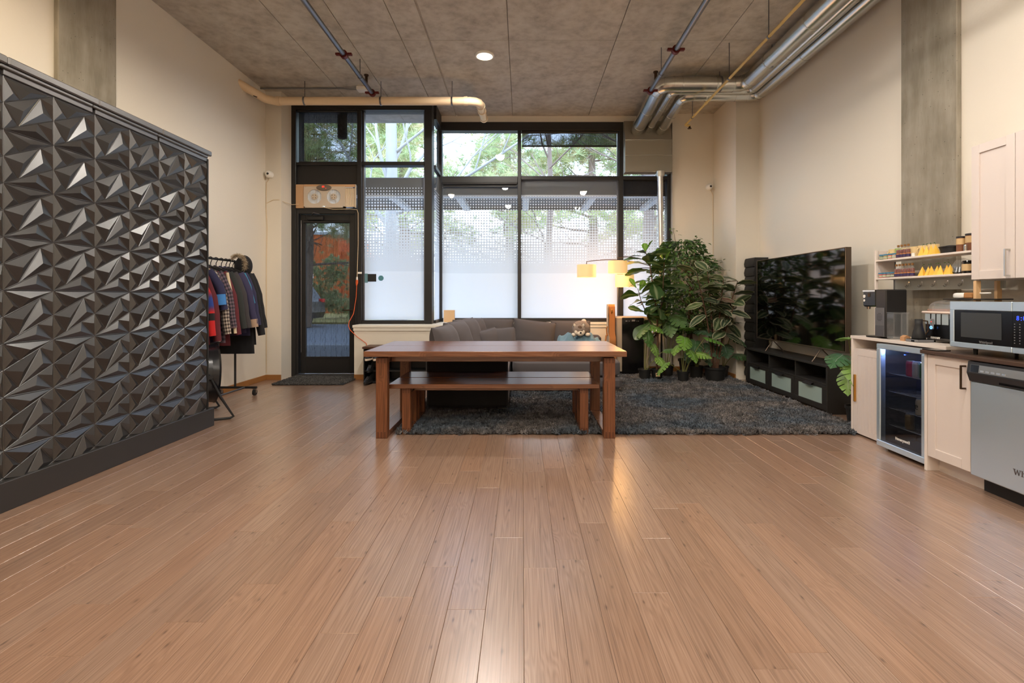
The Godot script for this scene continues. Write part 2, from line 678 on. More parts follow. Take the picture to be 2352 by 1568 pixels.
func build_shell() -> void:
	var pm: Material = mats.paint
	# floor: a slab and boards 146 mm wide
	var fl := shell("floor")
	part(fl, "slab", M().bx(-3.9, 3.7, -0.2, -0.0085, -3.2, 8.5), mats.concrete)
	var metas := []
	rng.seed = 21
	var w := 0.146
	for c in range(-26, 25):
		var x := 0.005 + c * w
		if x < -3.86 or x > 3.5:
			continue
		var d := -3.1 + rng.randf_range(-1.2, 0.0)
		while d < 8.3:
			var a := maxf(d, -3.1)
			var b := minf(d + 1.22, 8.4)
			if b - a > 0.08:
				var xc := x + w * 0.5
				var near := maxf(a, 1.3)
				var seen := b > 1.45 and absf(xc) / b < 1.1 and not (xc < -2.9 and b < 4.65) and not (xc > 2.85 and b < 4.6) and not (xc > 3.1)
				metas.append([near + absf(xc) * 0.1 if seen else 99.0, xc, a, b])
			d += 1.22
	metas.sort_custom(func(p, q): return p[0] < q[0])
	var shapes := []
	for k in 20:
		var m := L()
		var u0 := rng.randf()
		var v0 := rng.randf()
		var hx := w * 0.5 - 0.0004
		var e := 0.0012
		var du := w / 0.6
		m.quad(Vector3(-hx + e, 0, 0.5 - e), Vector3(hx - e, 0, 0.5 - e), Vector3(hx - e, 0, -0.5 + e), Vector3(-hx + e, 0, -0.5 + e), Vector2(u0, v0), Vector2(u0 + du, v0 + 0.55))
		var t := [Vector3(-hx + e, 0, 0.5 - e), Vector3(hx - e, 0, 0.5 - e), Vector3(hx - e, 0, -0.5 + e), Vector3(-hx + e, 0, -0.5 + e)]
		var lo := [Vector3(-hx, -0.0012, 0.4997), Vector3(hx, -0.0012, 0.4997), Vector3(hx, -0.0012, -0.4997), Vector3(-hx, -0.0012, -0.4997)]
		for s in 4:
			m.quad(lo[s], lo[(s + 1) % 4], t[(s + 1) % 4], t[s], Vector2(u0, v0), Vector2(u0 + 0.02, v0 + 0.1))
			var dn: Vector3 = Vector3.DOWN * 0.0075
			m.quad(lo[s] + dn, lo[(s + 1) % 4] + dn, lo[(s + 1) % 4], lo[s], Vector2(u0, v0), Vector2(u0 + 0.02, v0 + 0.1))
		shapes.append(m.done())
	var rest := L()
	for i in metas.size():
		var q: Array = metas[i]
		var ln: float = q[3] - q[2]
		if i < 300 and q[0] < 90.0:
			var o := part(fl, "floor_board", shapes[rng.randi() % 20], mats["floor_board_%d" % (rng.randi() % 4)])
			o.position = D(q[1], 0, (q[2] + q[3]) * 0.5)
			o.scale = Vector3(1, 1, ln)
		else:
			var u0 := rng.randf()
			var hx := w * 0.5 - 0.001
			rest.quad(D(q[1] - hx, 0, q[2] + 0.001), D(q[1] + hx, 0, q[2] + 0.001), D(q[1] + hx, 0, q[3] - 0.001), D(q[1] - hx, 0, q[3] - 0.001), Vector2(u0, u0 * 3.0), Vector2(u0 + w / 0.6, u0 * 3.0 + 0.55 * ln / 1.22))
	part(fl, "floor_boards", rest, mats.floor_board_0).set_meta("kind", "stuff")
	# ceiling: concrete cast in plywood bays
	var ce := shell("ceiling")
	part(ce, "slab", M().bx(-3.9, 3.7, 4.185, 4.5, -3.2, 8.6), mats.concrete)
	var xs := [-3.86, -2.64, -2.0, -1.396, -1.078, -0.16, 1.08, 2.32, 3.6]
	var ds := [-3.15, -1.52, 0.92, 3.36, 5.8, 8.45]
	for i in 8:
		for j in 5:
			var gl := 0.011 if i == 4 else 0.004
			var gr := 0.011 if i == 3 else 0.004
			var drop := rng.randf_range(0.0, 0.003)
			part(ce, "ceiling_panel", L().bx(xs[i] + gl, xs[i + 1] - gr, 4.17 - drop, 4.187, ds[j] + 0.002, ds[j + 1] - 0.002, 0.002), mats.concrete)
	# walls
	struct("wall_left", L().bx(-3.87, -3.715, 0, 4.19, -3.2, 7.3), pm)
	struct("wall_right", L().bx(3.44, 3.6, 0, 4.19, -3.2, 7.35), pm)
	struct("wall_rear", L().bx(-3.87, 3.6, 0, 4.19, -3.2, -3.05), pm)
	struct("wall_back_corner", L().bx(-3.87, -3.487, 0, 4.19, 7.24, 7.9), pm)
	struct("wall_back_low", L().bx(-2.44, -1.09, 0, 0.75, 7.26, 8.4), pm)
	struct("wall_back_under_window", L().bx(-1.09, 2.44, 0, 0.75, 8.12, 8.42), pm)
	struct("wall_back_over_window", L().bx(-1.42, 2.44, 4.06, 4.19, 8.22, 8.42), pm)
	struct("wall_back", L().bx(2.43, 3.2, 0, 4.19, 8.12, 8.42), pm)
	struct("wall_back_pier", L().bx(3.10, 3.6, 0, 4.19, 7.27, 8.42), pm)
	struct("trim_1", L().bx(-3.715, -3.675, 0, 4.18, 3.965, 4.535, 0.006), mats.concrete_column)
	struct("trim_2", L().bx(3.40, 3.44, 0, 4.18, 3.92, 4.50, 0.006), mats.concrete_column)
	var bw: Material = mats.baseboard_wood
	struct("baseboard_left", L().bx(-3.715, -3.700, 0, 0.075, -3.0, 7.24, 0.003), bw)
	struct("baseboard_back_corner", L().bx(-3.715, -3.487, 0, 0.075, 7.225, 7.24, 0.003), bw)
	struct("baseboard_back_low", L().bx(-2.44, -1.09, 0, 0.075, 7.245, 7.26, 0.003), bw)
	struct("baseboard_back", L().bx(-1.09, 3.10, 0, 0.075, 8.105, 8.12, 0.003), bw)
	struct("baseboard_right", L().bx(3.425, 3.44, 0, 0.075, 4.6, 7.27, 0.003), bw)
	struct("baseboard_pier", L().bx(3.085, 3.10, 0, 0.075, 7.27, 8.105, 0.003), bw)

func build_windows() -> void:
	var fr: Material = mats.black_frame
	var gl: Material = mats.glass
	# sills
	var sl := M()
	sl.bx(-2.46, -1.075, 0.752, 0.79, 7.235, 7.74, 0.004)
	struct("trim_3", sl, mats.white_paint)
	struct("trim_4", L().bx(-2.45, -1.085, 0.705, 0.752, 7.245, 7.262, 0.003), mats.white_paint)
	struct("trim_5", L().bx(-1.074, 2.43, 0.752, 0.79, 8.09, 8.30, 0.004), mats.white_paint)
	struct("trim_6", L().bx(-1.074, 2.43, 0.705, 0.752, 8.104, 8.122, 0.003), mats.white_paint)
	struct("trim_7", L().bx(-1.40, -1.075, 0.752, 0.79, 7.742, 8.30, 0.003), mats.white_paint)
	# window 1: fixed light beside the door
	var w1 := shell("window_1")
	part(w1, "header", M().bx(-3.487, -1.366, 4.02, 4.175, 7.55, 7.75, 0.004), fr)
	part(w1, "post", M().bx(-2.495, -2.43, 0.0, 4.02, 7.55, 7.75, 0.004), fr)
	part(w1, "post", M().bx(-1.477, -1.366, 0.79, 4.02, 7.55, 7.75, 0.004), fr)
	part(w1, "rail", M().bx(-2.43, -1.477, 3.19, 3.245, 7.57, 7.72, 0.004), fr)
	part(w1, "rail", M().bx(-2.43, -1.477, 0.79, 0.845, 7.56, 7.74, 0.004), fr)
	for e in [[-2.43, -2.405], [-1.50, -1.477]]:
		part(w1, "glazing_bead", M().bx(e[0], e[1], 0.845, 4.02, 7.61, 7.69, 0.003), mats.dark_steel)
	part(w1, "pane", M().bx(-2.405, -1.50, 0.845, 3.19, 7.645, 7.651), gl)
	part(w1, "pane", M().bx(-2.405, -1.50, 3.245, 4.02, 7.645, 7.651), gl)
	film(w1, -2.405, -1.50, 7.641)
	# window 2: the short return pane
	var w2 := shell("window_2")
	part(w2, "header", M().bx(-1.42, -1.33, 3.95, 4.175, 7.75, 8.22, 0.004), fr)
	part(w2, "rail", M().bx(-1.40, -1.34, 3.18, 3.24, 7.75, 8.22, 0.004), fr)
	part(w2, "rail", M().bx(-1.40, -1.34, 0.79, 0.84, 7.75, 8.22, 0.004), fr)
	part(w2, "pane", M().bx(-1.373, -1.367, 0.84, 3.18, 7.75, 8.22), gl)
	part(w2, "pane", M().bx(-1.373, -1.367, 3.24, 3.95, 7.75, 8.22), gl)
	var fz := M()
	fz.quad(Vector3(-1.363, 0.84, -7.76), Vector3(-1.363, 0.84, -8.21), Vector3(-1.363, 1.59, -8.21), Vector3(-1.363, 1.59, -7.76))
	part(w2, "frosted_film", fz, mats.film)
	var fz2 := M()
	fz2.quad(Vector3(-1.363, 1.59, -7.76), Vector3(-1.363, 1.59, -8.21), Vector3(-1.363, 2.88, -8.21), Vector3(-1.363, 2.88, -7.76), Vector2(0, 0), Vector2(0.45 / 0.0445, 1))
	part(w2, "dotted_film", fz2, mats.film_dots)
	# windows 3 to 5: the main wall
	var w3 := shell("window_3")
	part(w3, "header", M().bx(-1.40, 2.43, 3.925, 4.065, 8.20, 8.36, 0.004), fr)
	part(w3, "post", M().bx(-1.41, -1.323, 0.79, 3.925, 8.22, 8.36, 0.004), fr)
	part(w3, "post", M().bx(-0.079, -0.022, 0.79, 3.925, 8.20, 8.36, 0.004), fr)
	part(w3, "rail", M().bx(-1.323, -0.079, 3.07, 3.175, 8.20, 8.34, 0.004), fr)
	part(w3, "rail", M().bx(-1.323, -0.079, 0.79, 0.852, 8.21, 8.35, 0.004), fr)
	part(w3, "pane", M().bx(-1.323, -0.079, 0.852, 3.07, 8.277, 8.283), gl)
	part(w3, "pane", M().bx(-1.323, -0.079, 3.175, 3.925, 8.277, 8.283), gl)
	film(w3, -1.323, -0.079, 8.272)
	var w4 := shell("window_4")
	part(w4, "post", M().bx(1.582, 1.654, 0.79, 3.925, 8.20, 8.36, 0.004), fr)
	part(w4, "rail", M().bx(-0.022, 1.582, 3.12, 3.18, 8.20, 8.34, 0.004), fr)
	part(w4, "rail", M().bx(-0.022, 1.582, 0.79, 0.852, 8.21, 8.35, 0.004), fr)
	part(w4, "glazing_bead", M().bx(1.562, 1.582, 0.852, 3.925, 8.25, 8.31, 0.003), mats.dark_steel)
	part(w4, "pane", M().bx(-0.022, 1.562, 0.852, 3.12, 8.277, 8.283), gl)
	part(w4, "pane", M().bx(-0.022, 1.562, 3.18, 3.925, 8.277, 8.283), gl)
	film(w4, -0.022, 1.562, 8.272)
	var w5 := shell("window_5")
	part(w5, "post", M().bx(2.37, 2.43, 0.79, 3.925, 8.20, 8.36, 0.004), fr)
	part(w5, "rail", M().bx(1.654, 2.37, 0.79, 0.852, 8.21, 8.35, 0.004), fr)
	part(w5, "rail", M().bx(1.654, 2.37, 3.12, 3.18, 8.20, 8.34, 0.004), fr)
	part(w5, "pane", M().bx(1.654, 2.37, 0.852, 3.12, 8.277, 8.283), gl)
	part(w5, "pane", M().bx(1.654, 2.37, 3.18, 3.925, 8.277, 8.283), gl)
	film(w5, 1.654, 2.37, 8.272)
	# window 6: the light over the door, and the panel under it
	var w6 := shell("window_6")
	part(w6, "post", M().bx(-3.487, -3.42, 0.0, 4.02, 7.55, 7.75, 0.004), fr)
	part(w6, "spandrel_panel", M().bx(-3.42, -2.495, 2.885, 3.19, 7.60, 7.72), fr)
	part(w6, "rail", M().bx(-3.42, -2.495, 2.505, 2.54, 7.56, 7.72, 0.004), fr)
	part(w6, "rail", M().bx(-3.42, -2.495, 3.19, 3.235, 7.57, 7.72, 0.004), fr)
	part(w6, "pane", M().bx(-3.42, -2.495, 3.235, 4.02, 7.665, 7.671), gl)
	# the entrance door
	var d1 := shell("door_1")
	part(d1, "door_frame", M().bx(-3.42, -3.385, 0.03, 2.51, 7.56, 7.74, 0.004), fr)
	part(d1, "door_frame", M().bx(-2.53, -2.495, 0.03, 2.51, 7.56, 7.74, 0.004), fr)
	part(d1, "door_frame", M().bx(-3.385, -2.53, 2.455, 2.51, 7.56, 7.74, 0.004), fr)
	part(d1, "threshold", M().bx(-3.42, -2.495, 0.0, 0.03, 7.56, 7.78, 0.004), mats.dark_steel)
	part(d1, "stile", M().bx(-3.38, -3.30, 0.035, 2.45, 7.62, 7.67, 0.004), fr)
	part(d1, "stile", M().bx(-2.635, -2.535, 0.035, 2.45, 7.62, 7.67, 0.004), fr)
	part(d1, "top_rail", M().bx(-3.30, -2.635, 2.34, 2.45, 7.62, 7.67, 0.004), fr)
	part(d1, "bottom_rail", M().bx(-3.30, -2.635, 0.035, 0.265, 7.62, 7.67, 0.004), fr)
	part(d1, "pane", M().bx(-3.30, -2.635, 0.265, 2.34, 7.643, 7.649), gl)
	var hd := M()
	hd.cyl(D(-2.59, 1.0, 7.62), D(-2.59, 1.0, 7.575), 0.011)
	hd.tube([D(-2.585, 1.0, 7.575), D(-2.62, 1.0, 7.57), D(-2.715, 0.998, 7.572)], 0.009)
	part(d1, "lever_handle", hd, mats.bronze)
	var cl := M()
	cl.bx(-3.26, -3.02, 2.36, 2.42, 7.565, 7.62, 0.008)
	part(d1, "door_closer", cl, mats.black_soft)
	var ca := M()
	ca.tube([D(-3.19, 2.43, 7.57), D(-3.13, 2.46, 7.5), D(-3.03, 2.435, 7.48)], 0.009, 6)
	part(d1, "closer_arm", ca, mats.dark_steel)

func film(w: Node3D, x0: float, x1: float, d: float) -> void:
	var a := M()
	a.quad(D(x0, 0.852, d), D(x1, 0.852, d), D(x1, 1.59, d), D(x0, 1.59, d))
	part(w, "frosted_film", a, mats.film)
	var b := M()
	b.quad(D(x0, 1.59, d), D(x1, 1.59, d), D(x1, 2.88, d), D(x0, 2.88, d), Vector2(0, 0), Vector2((x1 - x0) / 0.0445, 1))
	part(w, "dotted_film", b, mats.film_dots)

func tuft_mesh(blades: int, ln: float, wd: float, sd: int) -> ArrayMesh:
	var m := L()
	var r := RandomNumberGenerator.new()
	r.seed = sd
	for k in blades:
		var dir := Vector3(r.randfn(), r.randfn() * 0.8 + 0.25, r.randfn()).normalized()
		var side := dir.cross(Vector3(r.randfn(), r.randfn(), r.randfn())).normalized() * wd * 0.5
		var p := dir * ln * r.randf_range(0.6, 1.0)
		m.quad(-side * 0.6, side * 0.6, p * 0.7 + side, p)
	return m.done()

func leaf_cloud(o: Node3D, mesh: Mesh, m: Material, centers: Array, per: int, cols: Array) -> void:
	var xs := []
	var cs := []
	for c in centers:
		var rad: Vector3 = c[1]
		for k in per:
			var q := Vector3(rng.randfn(), rng.randfn(), rng.randfn()) * 0.45
			var p: Vector3 = c[0] + q * rad
			var b := Basis.from_euler(Vector3(rng.randf_range(-0.5, 0.5), rng.randf() * TAU, rng.randf_range(-0.5, 0.5))).scaled(Vector3.ONE * rng.randf_range(0.7, 1.3))
			xs.append(Transform3D(b, p))
			var cq: Color = cols[rng.randi() % cols.size()]
			cs.append(cq.lerp(cols[0], rng.randf() * 0.4))
	scatter(o, "foliage", mesh, m, xs, cs)

func bough(m: MB, p: Vector3, dir: Vector3, ln: float, r: float, depth: int, spread := 0.5) -> void:
	var pts := [p]
	var rs := [r]
	var q := p
	var dd := dir.normalized()
	for k in 5:
		dd = (dd + Vector3(rng.randfn(), rng.randfn() * 0.6, rng.randfn()) * 0.12).normalized()
		q += dd * ln / 5.0
		pts.append(q)
		rs.append(r * lerpf(1.0, 0.45, (k + 1) / 5.0))
		if depth > 0 and k > 0:
			var nd := (dd + Vector3(rng.randfn(), rng.randfn() * 0.7 + 0.15, rng.randfn()).normalized() * spread * 1.3).normalized()
			bough(m, q, nd, ln * rng.randf_range(0.45, 0.7), rs[k + 1] * 0.6, depth - 1, spread)
	m.tube(pts, rs, 5 if depth < 2 else 8, false)

func build_outside() -> void:
	org = Vector3.ZERO
	struct("pavement", L().bx(-16, 16, -0.3, -0.03, 8.42, 12.9), mat("pavement", Color(0.36, 0.36, 0.36), 0.9))
	struct("pavement_edge", L().bx(-3.6, 3.2, -0.3, -0.02, 7.74, 8.5), mats.pavement)
	struct("road", L().bx(-60, 60, -0.3, -0.14, 12.9, 25.0), mat("asphalt", Color(0.47, 0.48, 0.50), 0.85))
	struct("kerb", L().bx(-60, 60, -0.3, -0.02, 12.75, 12.95, 0.02), mat("kerb", Color(0.6, 0.59, 0.57), 0.9))
	struct("grass_verge", L().bx(-60, 60, -0.3, -0.05, 25.0, 75.0), mat("verge", Color(0.66, 0.58, 0.30), 0.95))
	# soffit over the door, with a can light hanging from it
	struct("soffit_over_entrance", L().bx(-5.0, 3.4, 4.19, 4.6, 7.7, 8.62), mat("soffit", Color(0.78, 0.78, 0.77), 0.8))
	struct("outer_wall_beside_door", L().bx(-6.0, -3.487, -0.1, 4.3, 7.75, 8.0), mat("outer_wall", Color(0.42, 0.42, 0.42), 0.9))
	struct("outer_wall_beside_pier", L().bx(2.44, 8.0, -0.1, 4.3, 8.4, 8.5), mats.outer_wall)
	var can := thing("soffit_light", "black cylinder light hanging outside over the entrance transom", "light", D(-2.86, 3.94, 7.95))
	part(can, "can", M().cyl(D(-2.86, 3.72, 7.95), D(-2.86, 4.17, 7.95), 0.075, 0.075, 20), mats.black_soft)
	part(can, "mounting_plate", M().cyl(D(-2.86, 4.17, 7.95), D(-2.86, 4.19, 7.95), 0.09, 0.09, 20), mats.black_soft)
	# street canopy: dark beam, corrugated deck, pale rafters
	var cm := mat("canopy_steel", Color(0.25, 0.27, 0.30), 0.55)
	var cn := thing("canopy", "dark steel street canopy with pale rafters seen above the frosted film", "canopy", D(0, 2.88, 9.2))
	part(cn, "beam", M().bx(-3.4, 4.2, 2.93, 3.24, 8.55, 8.63, 0.01), cm)
	part(cn, "beam", M().bx(-3.4, 4.2, 2.93, 3.2, 9.93, 10.0, 0.01), cm)
	part(cn, "beam_lip", M().bx(-3.4, 4.2, 2.905, 2.935, 8.52, 8.66, 0.004), mat("pale_metal", Color(0.80, 0.81, 0.82), 0.5))
	for k in 9:
		part(cn, "deck_plank", M().bx(-3.4, 4.2, 2.99, 3.06, 8.66 + k * 0.142, 8.66 + k * 0.142 + 0.128, 0.012), cm)
	for k in 7:
		var x := -3.42 + k * 1.16
		part(cn, "rafter", M().bx(x - 0.06, x + 0.06, 2.90, 2.985, 8.64, 9.93, 0.005), mats.pale_metal)
	for x in [-3.3, 4.1]:
		part(cn, "post", M().bx(x - 0.05, x + 0.05, -0.03, 2.93, 9.86, 9.96, 0.005), cm)
	# trees
	var nm := mat("needles", Color.WHITE, 0.75)
	nm.vertex_color_use_as_albedo = true
	nm.backlight_enabled = true
	nm.backlight = Color(0.9, 0.9, 0.9)
	var bark := mat("bark", Color(0.50, 0.42, 0.36), 0.9)
	var grey_bark := mat("grey_bark", Color(0.66, 0.64, 0.60), 0.85)
	var tuft := tuft_mesh(26, 0.30, 0.022, 3)
	var lc := [Color(0.58, 0.62, 0.30), Color(0.44, 0.54, 0.24), Color(0.72, 0.68, 0.36), Color(0.36, 0.48, 0.22), Color(0.74, 0.58, 0.34)]
	var spots := [[-9.5, 22.0, 0, "pine tree across the road behind the entrance door"], [-4.6, 19.0, 1, "pine tree behind the pane beside the door, across the road"], [-0.6, 20.5, 2, "pine tree behind the middle of the main window"], [2.6, 19.0, 3, "pine tree behind the half-shaded pane"], [5.4, 21.0, 4, "pine tree behind the sheet-metal duct box"], [-7.0, 26.0, 5, "farther pine tree between the door and the pane beside it"]]
	for s in spots:
		var hh := rng.randf_range(10.5, 13.0)
		var t := thing("pine_tree", s[3], "tree", D(s[0], -0.05, s[1]), "pine trees across the road")
		var tk := M()
		tk.tube([D(s[0], -0.1, s[1]), D(s[0] + 0.1, 3.5, s[1] + 0.1), D(s[0], hh * 0.7, s[1]), D(s[0] + 0.05, hh, s[1])], [0.22, 0.18, 0.1, 0.03], 10)
		for k in 16:
			var y := lerpf(2.6, hh * 0.92, k / 15.0)
			var a := rng.randf() * TAU
			bough(tk, D(s[0] + 0.05, y, s[1]), Vector3(cos(a), 0.12, sin(a)), lerpf(3.0, 0.9, k / 15.0), lerpf(0.06, 0.03, k / 15.0), 1)
		part(t, "trunk", tk, bark)
		var cs := []
		for k in 46:
			var y := lerpf(3.7, hh, pow(rng.randf(), 0.9))
			var rr := lerpf(3.1, 0.5, (y - 3.4) / (hh - 3.4))
			var a := rng.randf() * TAU
			cs.append([Vector3(cos(a) * rr * rng.randf_range(0.3, 1.0), y, sin(a) * rr * rng.randf_range(0.3, 1.0)), Vector3(1.05, 0.6, 1.05)])
		leaf_cloud(t, tuft, nm, cs, 52, lc)
	var bt := thing("street_tree", "pale grey street tree trunk with bare forking boughs beside the entrance door", "tree", D(-2.98, -0.03, 11.3))
	var b1 := M()
	b1.tube([D(-2.98, -0.05, 11.3), D(-2.96, 2.5, 11.3), D(-2.95, 4.5, 11.28), D(-3.0, 7.5, 11.3), D(-2.9, 9.0, 11.3)], [0.16, 0.145, 0.125, 0.1, 0.05], 14)
	for q in [[2.7, Vector3(-0.7, 0.8, -0.1), 2.6, 0.055], [3.2, Vector3(0.6, 0.9, 0.2), 2.6, 0.05], [3.0, Vector3(0.95, 0.6, 0.3), 3.6, 0.05], [3.6, Vector3(-0.55, 1.0, 0.2), 2.4, 0.045], [4.1, Vector3(0.5, 1.0, 0.1), 2.4, 0.04], [4.4, Vector3(0.9, 0.5, 0.2), 3.0, 0.035]]:
		bough(b1, D(-2.96, q[0], 11.3), q[1], q[2], q[3], 2)
	part(bt, "trunk", b1, grey_bark)
	var bt2 := thing("street_tree", "thin bare street tree whose twigs cross the two widest window panes", "tree", D(0.55, -0.03, 12.2))
	var b2 := M()
	b2.tube([D(0.55, -0.05, 12.2), D(0.6, 2.0, 12.2), D(0.7, 3.5, 12.2), D(0.6, 6.5, 12.2)], [0.10, 0.09, 0.07, 0.03], 10)
	for k in 11:
		var a := rng.randf() * TAU
		bough(b2, D(0.62, 1.9 + k * 0.3, 12.2), Vector3(cos(a) * 1.0, rng.randf_range(0.25, 0.8), sin(a) * 0.5), rng.randf_range(1.6, 2.8), 0.022, 2, 0.55)
	part(bt2, "trunk", b2, bark)
	var bt3 := thing("street_tree", "dark street tree trunk behind the narrow pane with the foil hose", "tree", D(2.9, -0.03, 11.6))
	var b3 := M()
	b3.tube([D(2.9, -0.05, 11.6), D(2.92, 2.0, 11.6), D(2.95, 4.0, 11.6), D(3.1, 6.5, 11.6)], [0.16, 0.14, 0.12, 0.05], 12)
	for k in 9:
		var a := rng.randf() * TAU
		bough(b3, D(2.93, 2.2 + k * 0.35, 11.6), Vector3(cos(a), rng.randf_range(0.2, 0.8), sin(a) * 0.5), rng.randf_range(1.5, 2.4), 0.026, 2, 0.55)
	part(bt3, "trunk", b3, bark)
	# shrubs along the far pavement, seen through the door
	var bush := tuft_mesh(22, 0.26, 0.05, 9)
	for q in [[-14.0, 28.0, 2.6, "dark shrub across the road behind the parked car"], [-11.3, 29.5, 3.4, "green shrub across the road near the orange building"], [-8.6, 28.5, 3.0, "green shrub across the road by the door handle"]]:
		var sb := thing("shrub", q[3], "shrub", D(q[0], -0.05, q[1]), "shrubs across the road")
		var cs := []
		for k in 10:
			cs.append([Vector3(rng.randf_range(-1.0, 1.0), rng.randf_range(0.4, q[2]), rng.randf_range(-0.6, 0.6)), Vector3(0.9, 0.7, 0.7)])
		leaf_cloud(sb, bush, nm, cs, 40, [Color(0.30, 0.40, 0.18), Color(0.40, 0.48, 0.22), Color(0.55, 0.50, 0.26)])
	# an orange building beyond
	var ob := mat("orange_brick", Color(0.86, 0.42, 0.17), 0.85)
	var bd := thing("building", "orange clad building across the road seen through the entrance door", "building", D(-16.0, -0.05, 42.0))
	part(bd, "wall", M().bx(-16.7, -14.7, -0.05, 6.2, 40.0, 48.0), ob)
	part(bd, "roof", M().bx(-16.8, -14.6, 6.2, 6.4, 39.9, 48.1), mats.pale_metal)
	part(bd, "lower_wing", M().bx(-14.7, -12.6, -0.05, 4.9, 40.5, 48.0), ob)
	# a car on the road
	var car := thing("car", "dark sport utility car with red tail lamps on the road outside the entrance door", "car", D(-11.9, -0.14, 23.0))
	car.scale = Vector3.ONE * 1.08
	var prof := PackedVector2Array([Vector2(-2.3, 0.35), Vector2(2.2, 0.35), Vector2(2.28, 0.6), Vector2(2.25, 1.05), Vector2(2.12, 1.15), Vector2(1.75, 1.68), Vector2(0.1, 1.74), Vector2(-0.75, 1.6), Vector2(-1.25, 1.12), Vector2(-2.15, 0.98), Vector2(-2.34, 0.7)])
	var cp := mat("car_paint", Color(0.10, 0.10, 0.12), 0.25)
	var bo := L()
	bo.xf = Transform3D(Basis(), Vector3(0, 0, 0.9))
	bo.extrude(prof, 1.8)
	part(car, "body", bo, cp)
	for sd in [-1.0, 1.0]:
		for x in [-1.45, 1.4]:
			part(car, "wheel", L().cyl(Vector3(x, 0.34, 0.92 * sd), Vector3(x, 0.34, 0.7 * sd), 0.34, 0.34, 20), mats.black_soft)
		var sw := L()
		sw.xf = Transform3D(Basis(), Vector3(0, 0, 0.91 if sd > 0 else -0.90))
		sw.extrude(PackedVector2Array([Vector2(-0.95, 1.16), Vector2(1.75, 1.16), Vector2(1.5, 1.58), Vector2(0.05, 1.62), Vector2(-0.65, 1.5)]), 0.012)
		part(car, "side_window", sw, mats.black_gloss)
		part(car, "tail_lamp", L().box(Vector3(2.2, 1.1, 0.72 * sd), Vector3(0.16, 0.16, 0.34), 0.03), glow("tail_lamp_red", Color(0.8, 0.06, 0.04), 1.2))

func lamp_fixture(x: float, d: float, label: String, on_show := true) -> void:
	var t := thing("ceiling_lamp", label, "lamp", D(x, 4.17, d), "round flush ceiling lamps")
	part(t, "trim_ring", M().lathe([Vector2(0.098, -0.024), Vector2(0.112, -0.022), Vector2(0.118, -0.008), Vector2(0.118, 0.0)], t.position, 32), mats.white)
	part(t, "diffuser", M().lathe([Vector2(0.0, -0.024), Vector2(0.06, -0.0235), Vector2(0.099, -0.021)], t.position, 32, true), glow("lamp_diffuser", Color(1.0, 0.93, 0.80), 3.0))
	var l := SpotLight3D.new()
	l.rotation.x = -PI / 2
	l.spot_angle = 84.0
	l.spot_angle_attenuation = 0.35
	l.spot_attenuation = 2.0
	l.spot_range = 20.0
	l.name = "ceiling_lamp_glow"
	l.position = Vector3(0, -0.04, 0)
	l.light_color = LAMP_COLOR if x > -2.0 else Color(1.0, 0.90, 0.75)
	l.light_energy = LAMP
	l.light_size = 0.09
	l.shadow_enabled = true
	t.add_child(l, true)

func ring(m: MB, p: Vector3, dir: Vector3, r: float, wd := 0.012) -> void:
	var w := dir.normalized() * wd * 0.5
	m.cyl(p - w, p + w, r, r, 20)

# mitred duct: straight runs joined by short gores, with a bead at each joint
func duct(called: String, label: String, pts: Array, r: float, joints: Array) -> Node3D:
	var t := thing(called, label, "duct", pts[0], "round galvanised ducts")
	var path := []
	for k in pts.size():
		if k == 0 or k == pts.size() - 1:
			path.append(pts[k])
			continue
		var a: Vector3 = (pts[k - 1] - pts[k]).normalized()
		var b: Vector3 = (pts[k + 1] - pts[k]).normalized()
		var e := r * 1.7
		for s in 4:
			var u := s / 3.0
			path.append(pts[k] + a * e * pow(1.0 - u, 2.0) + b * e * pow(u, 2.0))
	part(t, "pipe", M().tube(path, r, 24), mats.galvanised)
	for k in range(1, path.size() - 1):
		var m := M()
		ring(m, path[k], path[k + 1] - path[k - 1], r + 0.004, 0.008)
		part(t, "elbow_seam", m, mats.galvanised)
	for q in joints:
		var m := M()
		var p: Vector3 = pts[q[0]].lerp(pts[q[0] + 1], q[1])
		ring(m, p, pts[q[0] + 1] - pts[q[0]], r + 0.0035, 0.02)
		part(t, "joint_collar", m, mats.galvanised)
	return t

func hanger(t: Node3D, p: Vector3, r: float, top := 4.17) -> void:
	var m := M()
	m.cyl(p + Vector3(0, r, 0), Vector3(p.x, top, p.z), 0.005, 0.005, 6)
	part(t, "hanger_rod", m, mats.dark_steel)
	var c := M()
	ring(c, p, Vector3(1, 0, 0) if r > 0.04 else Vector3(0, 0, 1), r + 0.004, 0.022)
	part(t, "hanger_clip", c, mats.dark_steel)

